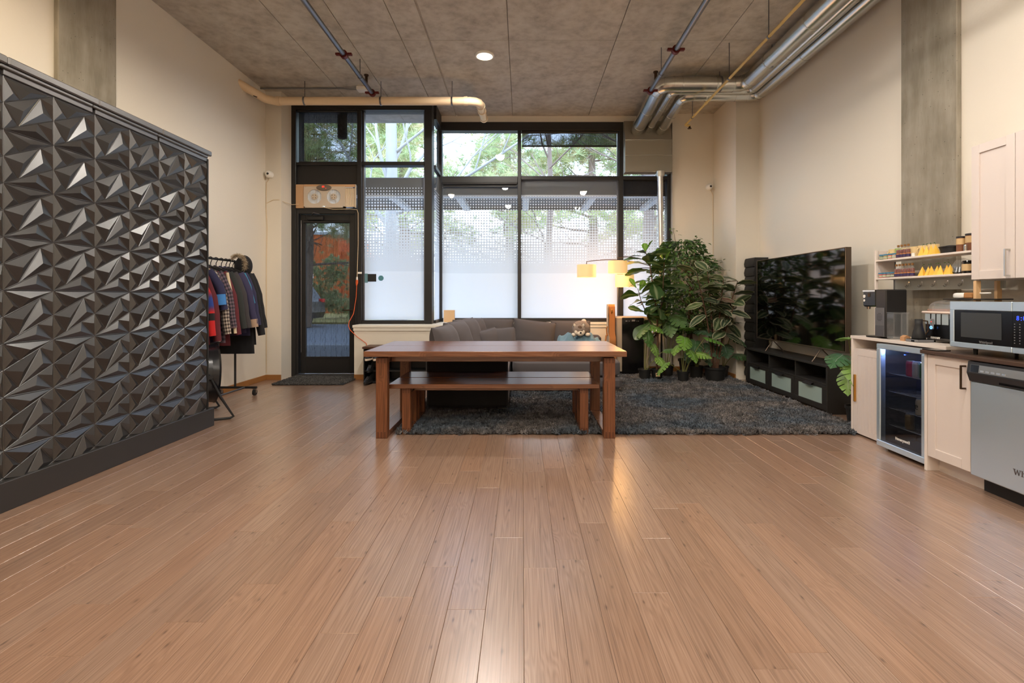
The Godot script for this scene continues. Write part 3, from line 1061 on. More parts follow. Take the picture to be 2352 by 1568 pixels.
func build_ceiling_services() -> void:
	lamp_fixture(-0.465, 6.15, "glowing round ceiling lamp on the concrete between the two steel pipes")
	for q in [[-2.05, 2.2, "beside the panelled partition"], [-0.46, 3.3, "over the floor in front of the table"], [1.7, 2.6, "over the kitchen run"], [-0.46, 0.5, "over the camera position"], [1.8, 0.2, "near the end of the kitchen run"], [-2.05, -0.6, "near the end of the partition"], [0.6, -1.9, "by the rear wall"]]:
		lamp_fixture(q[0], q[1], "round ceiling lamp %s" % q[2], false)
	# white waste pipe along the window head
	var wp := thing("drain_pipe", "cream plastic drain pipe hung along the head of the entrance window", "pipe", D(-2.2, 3.9, 6.9))
	var pts := [D(-3.82, 4.05, 6.50), D(-3.66, 3.975, 6.70), D(-3.52, 3.91, 6.86), D(-3.4, 3.895, 6.9), D(-0.72, 3.895, 6.9), D(-0.65, 3.895, 6.92), D(-0.605, 3.895, 6.97), D(-0.59, 3.9, 7.06), D(-0.59, 3.92, 7.64)]
	part(wp, "pipe", M().tube(pts, 0.056, 20), mats.pvc)
	for q in [[D(-3.36, 3.895, 6.9), Vector3.RIGHT], [D(-0.78, 3.895, 6.9), Vector3.RIGHT], [D(-0.59, 3.9, 7.1), Vector3.BACK], [D(-0.59, 3.905, 7.3), Vector3.BACK], [D(-0.59, 3.92, 7.63), Vector3.BACK]]:
		var m := M()
		ring(m, q[0], q[1], 0.063, 0.05)
		part(wp, "coupling", m, mats.pvc)
	var bk := M()
	ring(bk, D(-3.6, 3.95, 6.765), D(-0.1, -0.05, 0.12), 0.062, 0.014)
	part(wp, "clamp_band", bk, mats.black_soft)
	for x in [-3.0, -1.95, -0.97]:
		hanger(wp, D(x, 3.895, 6.9), 0.056)
	# sprinkler pipes
	for q in [[-2.03, 6.76, 3.95, "grey steel sprinkler pipe over the panelled partition side of the ceiling"], [1.655, 6.47, 3.86, "grey steel sprinkler pipe on the ceiling near the metal ducts"]]:
		var t := thing("sprinkler_pipe", q[3], "pipe", D(q[0], q[2], 4.0), "steel sprinkler pipes")
		part(t, "pipe", M().tube([D(q[0], q[2], -2.9), D(q[0], q[2], 3.0), D(q[0], q[2], q[1])], 0.028, 14), mats.dark_steel)
		for d in [3.2, q[1] - 1.07, q[1]]:
			var cp := M()
			ring(cp, D(q[0], q[2], d), Vector3.BACK, 0.045, 0.05)
			for sx in [-1, 1]:
				cp.bx(q[0] + sx * 0.068 - 0.025, q[0] + sx * 0.068 + 0.025, q[2] - 0.01, q[2] + 0.015, d - 0.02, d + 0.02, 0.004)
			part(t, "red_coupling", cp, mats.red_iron, "dark red pipe coupling")
		for d in [3.9, q[1] - 0.5]:
			hanger(t, D(q[0], q[2], d), 0.028)
		var hd := M()
		hd.cyl(D(q[0], q[2] + 0.02, q[1] - 0.25), D(q[0], q[2] + 0.12, q[1] - 0.25), 0.018, 0.018, 10)
		hd.cyl(D(q[0], q[2] + 0.12, q[1] - 0.25), D(q[0], q[2] + 0.135, q[1] - 0.25), 0.03, 0.03, 10)
		part(t, "sprinkler_head", hd, mats.bronze)
	# conduit and its box
	var ct := thing("conduit", "thin grey conduit along the ceiling ending in a white junction box", "conduit", D(-3.0, 4.15, 7.1))
	part(ct, "tube", M().tube([D(-3.715, 4.152, 7.1), D(-2.55, 4.152, 7.1), D(-2.45, 4.14, 7.1), D(-2.33, 4.14, 7.1)], 0.011, 8), mats.grey)
	part(ct, "junction_box", M().bx(-2.34, -2.2, 4.115, 4.17, 7.04, 7.16, 0.006), mats.white)
	# yellow sprinkler pipe
	var yp := thing("plastic_sprinkler_pipe", "thin yellow plastic sprinkler pipe crossing under the metal ducts", "pipe", D(2.42, 3.75, 5.0))
	part(yp, "pipe", M().tube([D(2.42, 3.75, -2.9), D(2.42, 3.75, 3.0), D(2.42, 3.75, 7.4)], 0.0145, 10), mats.yellow_pvc)
	part(yp, "elbow", M().tube([D(2.42, 3.75, 7.36), D(2.42, 3.75, 7.43), D(2.44, 3.75, 7.45), D(2.49, 3.75, 7.46)], 0.017, 10), mats.yellow_pvc)
	var shd := M()
	shd.cyl(D(2.49, 3.75, 7.46), D(2.49, 3.71, 7.46), 0.012, 0.018, 10)
	shd.cyl(D(2.49, 3.705, 7.46), D(2.49, 3.71, 7.46), 0.03, 0.03, 12)
	part(yp, "sprinkler_head", shd, mats.bronze)
	for d in [3.9, 6.6]:
		var m := M()
		ring(m, D(2.42, 3.75, d), Vector3.BACK, 0.019, 0.05)
		part(yp, "coupling", m, mats.yellow_pvc)
	for d in [4.92, 5.86, 7.13]:
		hanger(yp, D(2.42, 3.75, d), 0.0145)
	# ducts
	var da := duct("round_duct", "widest galvanised duct, turning nearest the steel sprinkler pipe", [D(2.94, 4.0, -2.9), D(2.94, 4.0, 6.6), D(1.82, 4.0, 6.6), D(1.84, 3.88, 8.05)], 0.098, [[0, 0.55], [0, 0.71], [0, 0.84], [0, 0.93], [1, 0.35], [1, 0.75], [2, 0.5], [2, 0.86]])
	hanger(da, D(2.6, 4.0, 6.6), 0.098)
	hanger(da, D(2.94, 4.0, 5.9), 0.098)
	duct("round_duct", "narrow galvanised duct squeezed between two wider ducts", [D(3.11, 4.0, -2.9), D(3.11, 4.0, 6.79), D(2.03, 4.0, 6.79), D(2.025, 3.885, 8.06)], 0.058, [[0, 0.6], [0, 0.78], [0, 0.9], [2, 0.4], [2, 0.84]])
	duct("round_duct", "galvanised duct running nearest the east wall", [D(3.27, 4.0, -2.9), D(3.27, 4.0, 6.97), D(2.24, 4.0, 6.97), D(2.22, 3.87, 8.05)], 0.078, [[0, 0.56], [0, 0.73], [0, 0.88], [1, 0.3], [1, 0.7], [2, 0.5], [2, 0.84]])
	# plenum box
	var pb := thing("duct_box", "grey sheet metal duct box hung over the narrow window pane", "duct", D(2.02, 3.2, 8.12))
	var side := PackedVector2Array([Vector2(-8.19, 3.20), Vector2(-8.02, 3.20), Vector2(-8.02, 3.72), Vector2(-8.12, 4.05), Vector2(-8.19, 4.05)])
	var pm := M()
	pm.xf = pm.xf * Transform3D(Basis(Vector3(0, 0, 1), Vector3(0, 1, 0), Vector3(-1, 0, 0)), Vector3(1.646, 0, 0))
	pm.extrude(side, 0.75)
	part(pb, "box", pm, mat("duct_wrap", Color(0.62, 0.60, 0.55), 0.45, 0.55))
	for y in [3.205, 3.47, 3.715]:
		part(pb, "seam", M().bx(1.644, 2.398, y - 0.004, y + 0.004, 8.017, 8.022), mats.galvanised)
	# foil hose
	var fh := thing("foil_hose", "ribbed silver foil hose dropping from the duct box to the portable air conditioner", "hose", D(2.2, 0.6, 8.0))
	var hp := []
	var hr := []
	var ctrl := [D(2.2, 3.2, 8.0), D(2.2, 2.6, 8.0), D(2.21, 1.6, 7.98), D(2.23, 1.0, 7.95), D(2.18, 0.72, 7.93), D(2.02, 0.56, 7.92), D(1.86, 0.52, 7.92), D(1.80, 0.52, 7.92)]
	var cv := Curve3D.new()
	for k in ctrl.size():
		var tn: Vector3 = (ctrl[mini(k + 1, ctrl.size() - 1)] - ctrl[maxi(k - 1, 0)]) / 6.0
		cv.add_point(ctrl[k], -tn, tn)
	var ln := cv.get_baked_length()
	var nseg := int(ln / 0.014)
	for k in nseg + 1:
		hp.append(cv.sample_baked(ln * k / nseg))
		hr.append((0.054 if k % 2 == 0 else 0.040) * (1.25 if hp[k].y < 1.1 else 1.0))
	part(fh, "hose", M().tube(hp, hr, 16), mat("foil", Color(0.85, 0.84, 0.82), 0.22, 1.0))
	part(fh, "tape_collar", M().cyl(D(2.2, 3.12, 8.0), D(2.2, 3.2, 8.0), 0.066, 0.075, 18), mats.galvanised)

# one relief tile, 300 mm square: eight off-centre pyramids between narrow ribs; u runs to the window, v runs down
func relief_tile() -> ArrayMesh:
	var T := 0.2985
	var m := L()
	var p := func(q: Vector2, z: float) -> Vector3: return Vector3(z, -q.y * T, -q.x * T)
	var face := func(a: Vector3, b: Vector3, c: Vector3) -> void:
		if (b - a).cross(c - a).x < 0:
			m.tri(a, c, b)
		else:
			m.tri(a, b, c)
	# plate with its edges
	m.box(Vector3(-0.004, -T * 0.5, -T * 0.5), Vector3(0.008, T, T), 0.0015)
	var A := Vector2(0, 0)
	var B := Vector2(1, 0)
	var C := Vector2(0.32, 0.34)
	var E := Vector2(0, 0.5)
	var F := Vector2(1, 0.5)
	var G := Vector2(0.72, 0.14)
	var H := Vector2(0.287, 0.857)
	var I := Vector2(0, 1)
	var J := Vector2(0.66, 0.67)
	var K := Vector2(1, 1)
	for q in [[A, B, C, Vector2(0.44, 0.15)], [A, C, E, Vector2(0.11, 0.29)], [B, F, G, Vector2(0.905, 0.225)], [E, G, H, Vector2(0.30, 0.56)], [G, F, H, Vector2(0.70, 0.45)], [E, H, I, Vector2(0.085, 0.79)], [I, J, K, Vector2(0.55, 0.87)], [J, F, K, Vector2(0.89, 0.715)]]:
		var la: float = (q[1] - q[2]).length()
		var lb: float = (q[0] - q[2]).length()
		var lc: float = (q[0] - q[1]).length()
		var ic: Vector2 = (q[0] * la + q[1] * lb + q[2] * lc) / (la + lb + lc)
		var s := (la + lb + lc) * 0.5
		var rad := sqrt(maxf((s - la) * (s - lb) * (s - lc) / s, 1e-9))
		var f := 1.0 - (0.0032 / T) / rad
		var w := []
		for k in 3:
			w.append(p.call(ic + (q[k] - ic) * f, 0.0002))
		var ap: Vector3 = p.call(q[3], 0.023)
		for k in 3:
			face.call(w[k], w[(k + 1) % 3], ap)
	# ribs between the pyramids: low ridges
	for q in [[A, B], [I, K], [A, I], [B, K], [E, B], [I, F], [A, C], [G, F], [G, H], [E, H], [J, K]]:
		var a: Vector2 = q[0]
		var b: Vector2 = q[1]
		var nn := (b - a).orthogonal().normalized() * (0.0030 / T)
		for s: float in [-1.0, 1.0]:
			face.call(p.call(a, 0.0028), p.call(b, 0.0028), p.call(a + nn * s, 0.0003))
			face.call(p.call(b, 0.0028), p.call(b + nn * s, 0.0003), p.call(a + nn * s, 0.0003))
	return m.done()

func build_partition() -> void:
	var wp := shell("wall_partition")
	var bm := mat("relief_black", Color(0.13, 0.125, 0.125), 0.33, 0.0, 0.9)
	part(wp, "core", M().bx(-3.03, -2.908, 0.0, 2.46, 0.9, 4.59, 0.002), mats.black_soft)
	var tile := relief_tile()
	for c in 9:
		for r in 8:
			var o := part(wp, "relief_tile", tile, bm)
			o.position = D(-2.9, 2.43 - r * 0.3, 4.597 - (c + 1) * 0.3)
	part(wp, "baseboard", M().bx(-2.908, -2.868, 0.0, 0.165, 0.9, 4.66, 0.003), mat("baseboard_black", Color(0.20, 0.195, 0.195), 0.45))
	part(wp, "end_trim", M().bx(-3.03, -2.885, 0.165, 2.46, 4.59, 4.605, 0.002), mats.black_soft)
	var cm := mat("brushed_black", Color(0.30, 0.29, 0.285), 0.35, 0.0, 0.6)
	var dd := [0.9, 1.59, 2.19, 2.79, 3.39, 3.99, 4.62]
	for k in 6:
		part(wp, "frieze_board", M().bx(-2.915, -2.893, 2.434, 2.47, dd[k] + 0.002, dd[k + 1] - 0.02, 0.002), cm)
		part(wp, "crown_moulding", M().bx(-3.05, -2.878, 2.466, 2.488, dd[k] + 0.002 - 0.03, dd[k + 1] - 0.033, 0.005), cm)
		part(wp, "crown_moulding", M().bx(-3.06, -2.862, 2.487, 2.533, dd[k] + 0.0015, dd[k + 1] - 0.0015, 0.007), cm)
	part(wp, "wooden_batten", M().bx(-2.99, -2.95, 2.395, 2.44, 4.55, 4.675, 0.002), mats.pale_wood, "pale wood batten end")

func plaid(c0: Color, c1: Color, c2: Color) -> ImageTexture:
	var im := Image.create_empty(64, 64, false, Image.FORMAT_RGB8)
	for y in 64:
		for x in 64:
			var a: int = 1 if (x % 32) < 16 else 0
			var b: int = 1 if (y % 32) < 16 else 0
			var c := c0.lerp(c1, (a + b) * 0.5)
			if x % 32 in [23, 24] or y % 32 in [23, 24]:
				c = c.lerp(c2, 0.6)
			im.set_pixel(x, y, c)
	return tex(im)

# a garment hung across the rail: torso, two sleeves, collar
func garment(called: String, label: String, d: float, m: Material, hem: float, cuff: float, puff: float, sm: Material = null, cuff_m: Material = null) -> Node3D:
	var t := thing(called, label, "clothing", D(-3.5, 1.5, d), "clothes on the rolling rack")
	var x0 := -3.5
	puff = minf(puff, 0.04)
	var sh := rng.randf_range(0.225, 0.25)
	var tilt := rng.randf_range(-0.012, 0.012)
	var b := M()
	b.grid(func(u: float, v: float) -> Vector3:
		var y := lerpf(1.515, hem, v)
		var w: float = lerpf(0.07, sh, smoothstep(0.0, 0.09, v)) + 0.05 * v
		var th: float = lerpf(0.022, puff, smoothstep(0.0, 0.2, v)) * (1.0 + 0.12 * sin(u * 31.0 + d * 9.0) * v)
		var a := TAU * u
		return Vector3(x0 + w * cos(a) * (0.8 if cos(a) < 0 else 1.0), y, -d + tilt * v - th * sin(a)), 32, 18)
	part(t, "torso", b, m)
	for s in [-1.0, 1.0]:
		var q := M()
		var pts := []
		var rs := []
		for k in 9:
			var e := k / 8.0
			var out: float = sh - 0.035 + 0.17 * sin(e * 1.5) + 0.012 * sin(e * 7.0 + d) if s > 0 else 0.8 * sh - 0.06
			pts.append(Vector3(x0 + s * out, lerpf(1.455, cuff, e), -d + 0.006 * sin(e * 5.0 + d * 3.0)))
			rs.append(lerpf(0.068, 0.047, e) * (1.0 + 0.05 * sin(e * 23.0 + d)) * (0.75 + puff * 5.0))
		q.xf = q.xf * Transform3D(Basis.from_scale(Vector3(1, 1, 0.5)), Vector3(0, 0, -d * 0.5))
		q.tube(pts, rs, 12)
		part(t, "sleeve", q, sm if sm != null else m)
		if cuff_m != null:
			part(t, "cuff", M().tube([pts[7].lerp(pts[8], 0.2), pts[8] + Vector3(0, -0.035, 0)], [rs[8] * 1.07, rs[8] * 1.0], 12), cuff_m)
	part(t, "collar", M().tube([Vector3(x0 - 0.06, 1.505, -d), Vector3(x0, 1.54, -d + 0.03), Vector3(x0 + 0.06, 1.505, -d)], 0.02, 8), m)
	return t

func build_entrance() -> void:
	# rolling rack
	var bk: Material = mats.black_soft
	var rk := thing("clothes_rack", "black rolling clothes rack standing behind the panelled partition", "rack", D(-3.5, 0, 5.5))
	for d in [4.95, 6.1]:
		part(rk, "upright", M().cyl(D(-3.5, 0.1, d), D(-3.5, 1.64, d), 0.0125), bk)
		part(rk, "foot_bar", M().bx(-3.70, -3.235, 0.082, 0.108, d - 0.013, d + 0.013, 0.004), bk)
		for x in [-3.68, -3.262]:
			var cs := part(rk, "caster", M().cyl(D(x - 0.014, 0.037, d), D(x + 0.014, 0.037, d), 0.037, 0.037, 18), mats.black_plastic)
			var fk := M()
			fk.bx(x - 0.02, x - 0.016, 0.03, 0.075, d - 0.012, d + 0.012)
			fk.bx(x + 0.016, x + 0.02, 0.03, 0.075, d - 0.012, d + 0.012)
			fk.bx(x - 0.02, x + 0.02, 0.072, 0.082, d - 0.014, d + 0.014)
			part(cs, "fork", fk, mats.chrome)
	part(rk, "rail", M().cyl(D(-3.5, 1.63, 4.9), D(-3.5, 1.63, 6.15), 0.0125), bk)
	part(rk, "lower_bar", M().cyl(D(-3.38, 0.095, 4.95), D(-3.38, 0.095, 6.1), 0.011), mats.dark_steel)
	# cloth
	var fab := func(k: String, c: Color) -> StandardMaterial3D:
		var f := mat(k, c, 0.9)
		f.rim_enabled = true
		f.rim = 0.3
		return f
	var red := Image.create_empty(32, 128, false, Image.FORMAT_RGB8)
	red.fill(h("c41c1c"))
	red.fill_rect(Rect2i(0, 26, 32, 10), h("141012"))
	red.fill_rect(Rect2i(0, 84, 32, 14), h("161214"))
	for y in range(42, 82):
		for x in 32:
			var e := 1.0 - absf(y - 62.0) / 20.0
			red.set_pixel(x, y, h("c41c1c").lerp(h("1c3a86"), clampf(e * 1.5, 0, 1) * (1.0 if x > 10 else 0.5)))
	var rm: StandardMaterial3D = fab.call("red_jacket", Color.WHITE)
	rm.albedo_texture = tex(red)
	var pl1: StandardMaterial3D = fab.call("plaid_flannel", Color.WHITE)
	pl1.albedo_texture = plaid(h("cfc4b4"), h("2a1d18"), h("6a4a38"))
	pl1.uv1_scale = Vector3(5, 9, 1)
	var pl2: StandardMaterial3D = fab.call("dark_plaid", Color.WHITE)
	pl2.albedo_texture = plaid(h("6a6470"), h("1f1a22"), h("8a2a2a"))
	pl2.uv1_scale = Vector3(5, 8, 1)
	var navy: Material = fab.call("navy_cloth", h("2b2a48"))
	var maroon: Material = fab.call("maroon_cloth", h("5c1f26"))
	var green: Material = fab.call("dark_green_shell", h("2a2d2b"))
	var charcoal: Material = fab.call("charcoal_cloth", h("3a3638"))
	var purple: Material = fab.call("purple_navy_cloth", h("33304e"))
	var black: Material = fab.call("black_cloth", h("18181b"))
	var tan: Material = fab.call("tan_cloth", h("a48a74"))
	var teal: Material = fab.call("teal_cloth", h("2f86a8"))
	var cream: Material = fab.call("cream_cloth", h("d8c4a4"))
	garment("jacket", "red jacket with black bands and a blue block, nearest on the clothes rack", 5.06, rm, 0.74, 0.80, 0.05)
	garment("shirt", "maroon shirt hanging just behind the red jacket", 5.15, maroon, 0.66, 0.74, 0.03)
	var nv := garment("shirt", "navy shirt with a bright blue patch on the sleeve", 5.24, navy, 0.72, 1.06, 0.035)
	part(nv, "sleeve_patch", M().tube([D(-3.157, 1.22, 5.222), D(-3.145, 1.11, 5.222)], 0.056, 12), fab.call("blue_patch", h("3f7fc0")), "bright blue printed patch")
	garment("shirt", "cream and brown plaid flannel shirt on the clothes rack", 5.33, pl1, 0.72, 0.80, 0.032)
	garment("shirt", "dark purple plaid shirt hung behind the cream and brown plaid", 5.42, pl2, 0.70, 0.86, 0.032)
	var st := garment("shirt", "maroon shirt with a cream stripe down its sleeve", 5.51, maroon, 0.66, 0.78, 0.032)
	part(st, "sleeve_stripe", M().tube([D(-3.22, 1.46, 5.46), D(-3.16, 1.2, 5.44), D(-3.12, 0.8, 5.44)], 0.016, 6), cream, "cream stripe")
	var gj := garment("jacket", "dark green shell jacket with a tan zip pocket and red hem", 5.62, green, 0.78, 0.84, 0.06)
	part(gj, "pocket_zip", M().tube([D(-3.30, 1.12, 5.553), D(-3.29, 0.93, 5.553)], 0.006, 6), cream, "tan zip")
	part(gj, "hem_band", M().bx(-3.48, -3.30, 0.765, 0.80, 5.555, 5.60, 0.008), fab.call("red_cloth", h("8c2a2c")), "red hem band")
	garment("jacket", "charcoal jacket between the green shell jacket and the tan-cuffed hoodie", 5.72, charcoal, 0.80, 0.84, 0.05)
	garment("hoodie", "purple navy hoodie with pale marks and tan cuffs", 5.82, purple, 0.78, 0.88, 0.05, null, tan)
	var tb := garment("jacket", "navy jacket with a teal shoulder stripe, near the far end of the rack", 5.91, navy, 0.74, 0.86, 0.05)
	part(tb, "shoulder_stripe", M().tube([D(-3.27, 1.47, 5.87), D(-3.20, 1.33, 5.86), D(-3.15, 1.12, 5.86)], 0.022, 6), teal, "teal stripe")
	garment("coat", "long black coat hanging lowest on the clothes rack", 5.98, black, 0.52, 0.74, 0.06)
	var fc := garment("coat", "black winter coat with a fur-trimmed hood at the far end of the rack", 6.05, black, 0.62, 0.82, 0.06)
	part(fc, "hood", M().blob(D(-3.36, 1.57, 6.04), Vector3(0.10, 0.13, 0.07), 1.0, 1.0), black)
	var fx := []
	for k in 160:
		var a := rng.randf_range(-0.4, 2.4)
		fx.append(Transform3D(Basis.from_euler(Vector3(rng.randf() * 3, rng.randf() * 3, rng.randf() * 3)), D(-3.40 + 0.115 * cos(a) * 0.8, 1.57 + 0.12 * sin(a), 5.99 - 0.02 * rng.randf()) - fc.position))
	var fur := mat("fur_trim", Color.WHITE, 0.9)
	fur.vertex_color_use_as_albedo = true
	var fcs := []
	for k in 160:
		fcs.append([Color(0.55, 0.42, 0.28), Color(0.75, 0.65, 0.5), Color(0.2, 0.15, 0.1)][k % 3])
	scatter(fc, "fur_trim", tuft_mesh(14, 0.045, 0.003, 4), fur, fx, fcs)
	var tr := thing("trousers", "black trousers hanging to the floor from the clothes rack", "clothing", D(-3.42, 1.4, 5.37), "clothes on the rolling rack")
	var tm := M()
	for s in [-1.0, 1.0]:
		tm.tube([D(-3.40 + s * 0.05, 1.45, 5.38), D(-3.40 + s * 0.06, 0.9, 5.38), D(-3.42 + s * 0.06, 0.16, 5.38)], [0.06, 0.085, 0.06], 12)
	part(tr, "legs", tm, black)
	# hangers
	var ds := [5.06, 5.15, 5.24, 5.33, 5.37, 5.42, 5.51, 5.62, 5.72, 5.82, 5.91, 5.98, 6.05]
	var what := ["", "maroon shirt behind the red jacket", "navy shirt with the blue patch", "", "long black trousers", "dark purple plaid shirt", "maroon shirt with the cream stripe", "dark green shell jacket", "charcoal jacket", "purple navy hoodie", "navy jacket with the teal stripe", "long black coat", "black fur-hooded coat"]
	var hg: Node3D
	for k in ds.size():
		if k == 0:
			hg = thing("hanger", "black clothes hanger holding the red jacket with black bands", "hanger", D(-3.5, 1.63, ds[0]), "clothes hangers on the rail")
			org = Vector3.ZERO
			var hm := M()
			hm.tube([Vector3(-0.018, 0.002, 0), Vector3(-0.014, 0.014, 0), Vector3(0, 0.0185, 0), Vector3(0.016, 0.012, 0), Vector3(0.018, -0.01, 0), Vector3(0.0, -0.05, 0), Vector3(0, -0.09, 0)], 0.0045, 6)
			part(hg, "hook", hm, bk)
			var sm2 := M()
			sm2.tube([Vector3(-0.2, -0.155, 0), Vector3(-0.1, -0.112, 0), Vector3(0, -0.088, 0), Vector3(0.1, -0.112, 0), Vector3(0.2, -0.155, 0)], 0.008, 6)
			part(hg, "shoulder_bar", sm2, bk)
		else:
			var q := dup(hg, D(-3.5, 1.63, ds[k]), "black clothes hanger holding the " + what[k], rng.randf_range(-0.1, 0.1))
			if k == 3:
				q.set_meta("label", "cream clothes hanger holding the plaid flannel shirt")
				for c in q.get_children():
					c.material_override = cream
	# drum fan
	var ax := Vector3(-0.74, 0.05, 0.67).normalized()
	var fc0 := D(-3.20, 0.43, 5.02)
	var fn := thing("drum_fan", "black metal drum fan standing at the end of the panelled partition", "fan", Vector3(fc0.x, 0, fc0.z))
	var fb := Basis(Vector3.UP.cross(ax).normalized(), Vector3.UP, ax).orthonormalized()
	var to_y := Basis(fb.x, ax, fb.x.cross(ax))
	var lt := M()
	lt.xf = lt.xf * Transform3D(to_y, fc0)
	lt.lathe([Vector2(0.285, -0.10), Vector2(0.30, -0.10), Vector2(0.292, -0.085), Vector2(0.285, -0.03), Vector2(0.285, 0.03), Vector2(0.292, 0.085), Vector2(0.30, 0.10), Vector2(0.285, 0.10), Vector2(0.278, 0.085), Vector2(0.278, -0.085), Vector2(0.285, -0.10)], Vector3.ZERO, 48)
	part(fn, "drum", lt, mat("fan_black", Color(0.10, 0.105, 0.12), 0.25))
	for sg in [-1.0, 1.0]:
		var gr := M()
		gr.xf = gr.xf * Transform3D(to_y, fc0)
		for r in [0.07, 0.12, 0.17, 0.22, 0.265]:
			var pts := []
			for k in 33:
				pts.append(Vector3(cos(TAU * k / 32) * r, sg * (0.105 + 0.02 * (1.0 - r / 0.27)), sin(TAU * k / 32) * r))
			gr.tube(pts, 0.002, 5, false)
		for k in 12:
			var a := TAU * k / 12
			gr.tube([Vector3(0.05 * cos(a), sg * 0.125, 0.05 * sin(a)), Vector3(0.285 * cos(a), sg * 0.10, 0.285 * sin(a))], 0.002, 5, false)
		part(fn, "grille", gr, mats.steel)
	var bl := M()
	bl.xf = bl.xf * Transform3D(to_y, fc0)
	bl.cyl(Vector3(0, -0.06, 0), Vector3(0, 0.06, 0), 0.06, 0.05, 20)
	part(fn, "hub", bl, mats.black_plastic)
	for k in 3:
		var bm := M()
		bm.xf = bm.xf * Transform3D(to_y * Basis(Vector3.UP, TAU * k / 3), fc0)
		bm.box(Vector3(0.15, 0, 0), Vector3(0.2, 0.006, 0.13), 0.002, Basis(Vector3.RIGHT, 0.5))
		part(fn, "blade", bm, mats.steel)
	var lg := M()
	var side := fb.x
	for s in [-1.0, 1.0]:
		var hub: Vector3 = fc0 + side * 0.315 * s
		lg.tube([hub + ax * 0.0, hub + Vector3(0, -0.2, 0) + ax * 0.09, Vector3(hub.x, 0.035, hub.z) + ax * 0.20, Vector3(hub.x, 0.02, hub.z) + ax * 0.17, Vector3(hub.x, 0.02, hub.z) - ax * 0.17, Vector3(hub.x, 0.035, hub.z) - ax * 0.20, hub + Vector3(0, -0.2, 0) - ax * 0.09, hub], 0.0125, 10)
		lg.cyl(hub - side * 0.02 * s, hub + side * 0.035 * s, 0.022, 0.022, 12)
	lg.tube([Vector3(fc0.x, 0.02, fc0.z) + side * 0.315 + ax * 0.17, Vector3(fc0.x, 0.02, fc0.z) - side * 0.315 + ax * 0.17], 0.0125, 10)
	part(fn, "stand", lg, mats.black_soft)
	var hn := M()
	hn.tube([fc0 + Vector3(0, 0.27, 0) + side * 0.09, fc0 + Vector3(0, 0.345, 0) + side * 0.07, fc0 + Vector3(0, 0.345, 0) - side * 0.07, fc0 + Vector3(0, 0.27, 0) - side * 0.09], 0.012, 8)
	part(fn, "carry_handle", hn, mats.black_soft)
	var la := M()
	var rd: Vector3 = (-side * 0.42 + Vector3.UP * 0.9).normalized()
	if side.x < 0:
		rd = (side * 0.42 * -1.0 + Vector3.UP * 0.9).normalized()
	la.box(fc0 + rd * 0.288 + ax * 0.0, Vector3(0.05, 0.004, 0.06), 0.0, Basis(rd.cross(ax), rd, ax) * Basis())
	part(fn, "warning_label", la, mat("label_red", Color(0.85, 0.25, 0.2), 0.5), "small red label")
	# mat in front of the door
	var dm := thing("door_mat", "dark grey tufted door mat in front of the entrance door", "mat", D(-2.9, 0, 7.12))
	part(dm, "backing", M().bx(-3.40, -2.43, 0.0, 0.01, 6.79, 7.53, 0.004), mats.black_soft)
	var xs := []
	var cs2 := []
	for k in 5200:
		var x := rng.randf_range(-3.41, -2.42)
		var d := rng.randf_range(6.78, 7.53)
		if x > -2.5 and d < 6.95 - (x + 2.5):
			continue
		xs.append(Transform3D(Basis(Vector3.UP, rng.randf() * TAU).scaled(Vector3(1, rng.randf_range(0.7, 1.2), 1)), D(x, 0.008, d) - org))
		var g := rng.randf_range(0.05, 0.15)
		cs2.append(Color(g, g * 0.97, g * 0.95))
	var pile := mat("pile", Color.WHITE, 0.95)
	pile.vertex_color_use_as_albedo = true
	scatter(dm, "pile", tuft_mesh_up(6, 0.022, 0.005, 2), pile, xs, cs2)
	# shoe rack
	var sr := thing("shoe_rack", "black cube shoe rack with a wooden top against the low wall by the door", "rack", D(-1.75, 0, 7.05))
	for x in [-2.19, -1.90, -1.61, -1.33]:
		part(sr, "divider", M().bx(x - 0.008, x + 0.008, 0.0, 0.48, 6.92, 7.22, 0.002), mats.black_plastic)
	for y in [0.01, 0.165, 0.325]:
		part(sr, "shelf", M().bx(-2.19, -1.33, y, y + 0.014, 6.925, 7.22, 0.002), mats.black_plastic)
	part(sr, "back_panel", M().bx(-2.19, -1.33, 0.0, 0.48, 7.21, 7.22), mats.black_plastic)
	var tp := part(sr, "top_board", M().bx(-2.21, -1.31, 0.48, 0.51, 6.90, 7.23, 0.004), mats.oak_along)
	tp.material_override = mat("dark_board", Color(0.30, 0.19, 0.13), 0.45)
	var whites := mat("rubber_white", Color(0.85, 0.78, 0.70), 0.6)
	shoe(D(-2.10, 0.339, 6.96), 0.0, mats.black_soft, whites, "black sneaker with a white rubber toe in the shoe rack")
	shoe(D(-1.99, 0.339, 6.96), 0.0, mats.black_soft, whites, "second black sneaker of the white-soled pair, next to its mate")
	shoe(D(-2.10, 0.179, 6.97), 0.1, mats.black_plastic, mats.black_soft, "all black shoe on the middle tier of the shoe rack")
	shoe(D(-2.10, 0.024, 6.97), -0.1, mats.black_plastic, mats.black_soft, "all black shoe on the bottom tier of the shoe rack")
	# window fan above the door
	var wf := thing("window_fan", "cream twin window fan fitted above the entrance door", "fan", D(-2.95, 2.54, 7.58))
	var cr := mat("fan_cream", Color(0.80, 0.74, 0.66), 0.5)
	part(wf, "filler_board", M().bx(-3.41, -3.285, 2.535, 2.89, 7.53, 7.56, 0.003), mat("fan_board", Color(0.78, 0.62, 0.46), 0.5))
	part(wf, "top_strip", M().bx(-3.285, -2.508, 2.852, 2.89, 7.525, 7.56, 0.003), mats.fan_board)
	var cas := M()
	# casing face with two round openings
	var cy := 2.705
	var r0 := 0.107
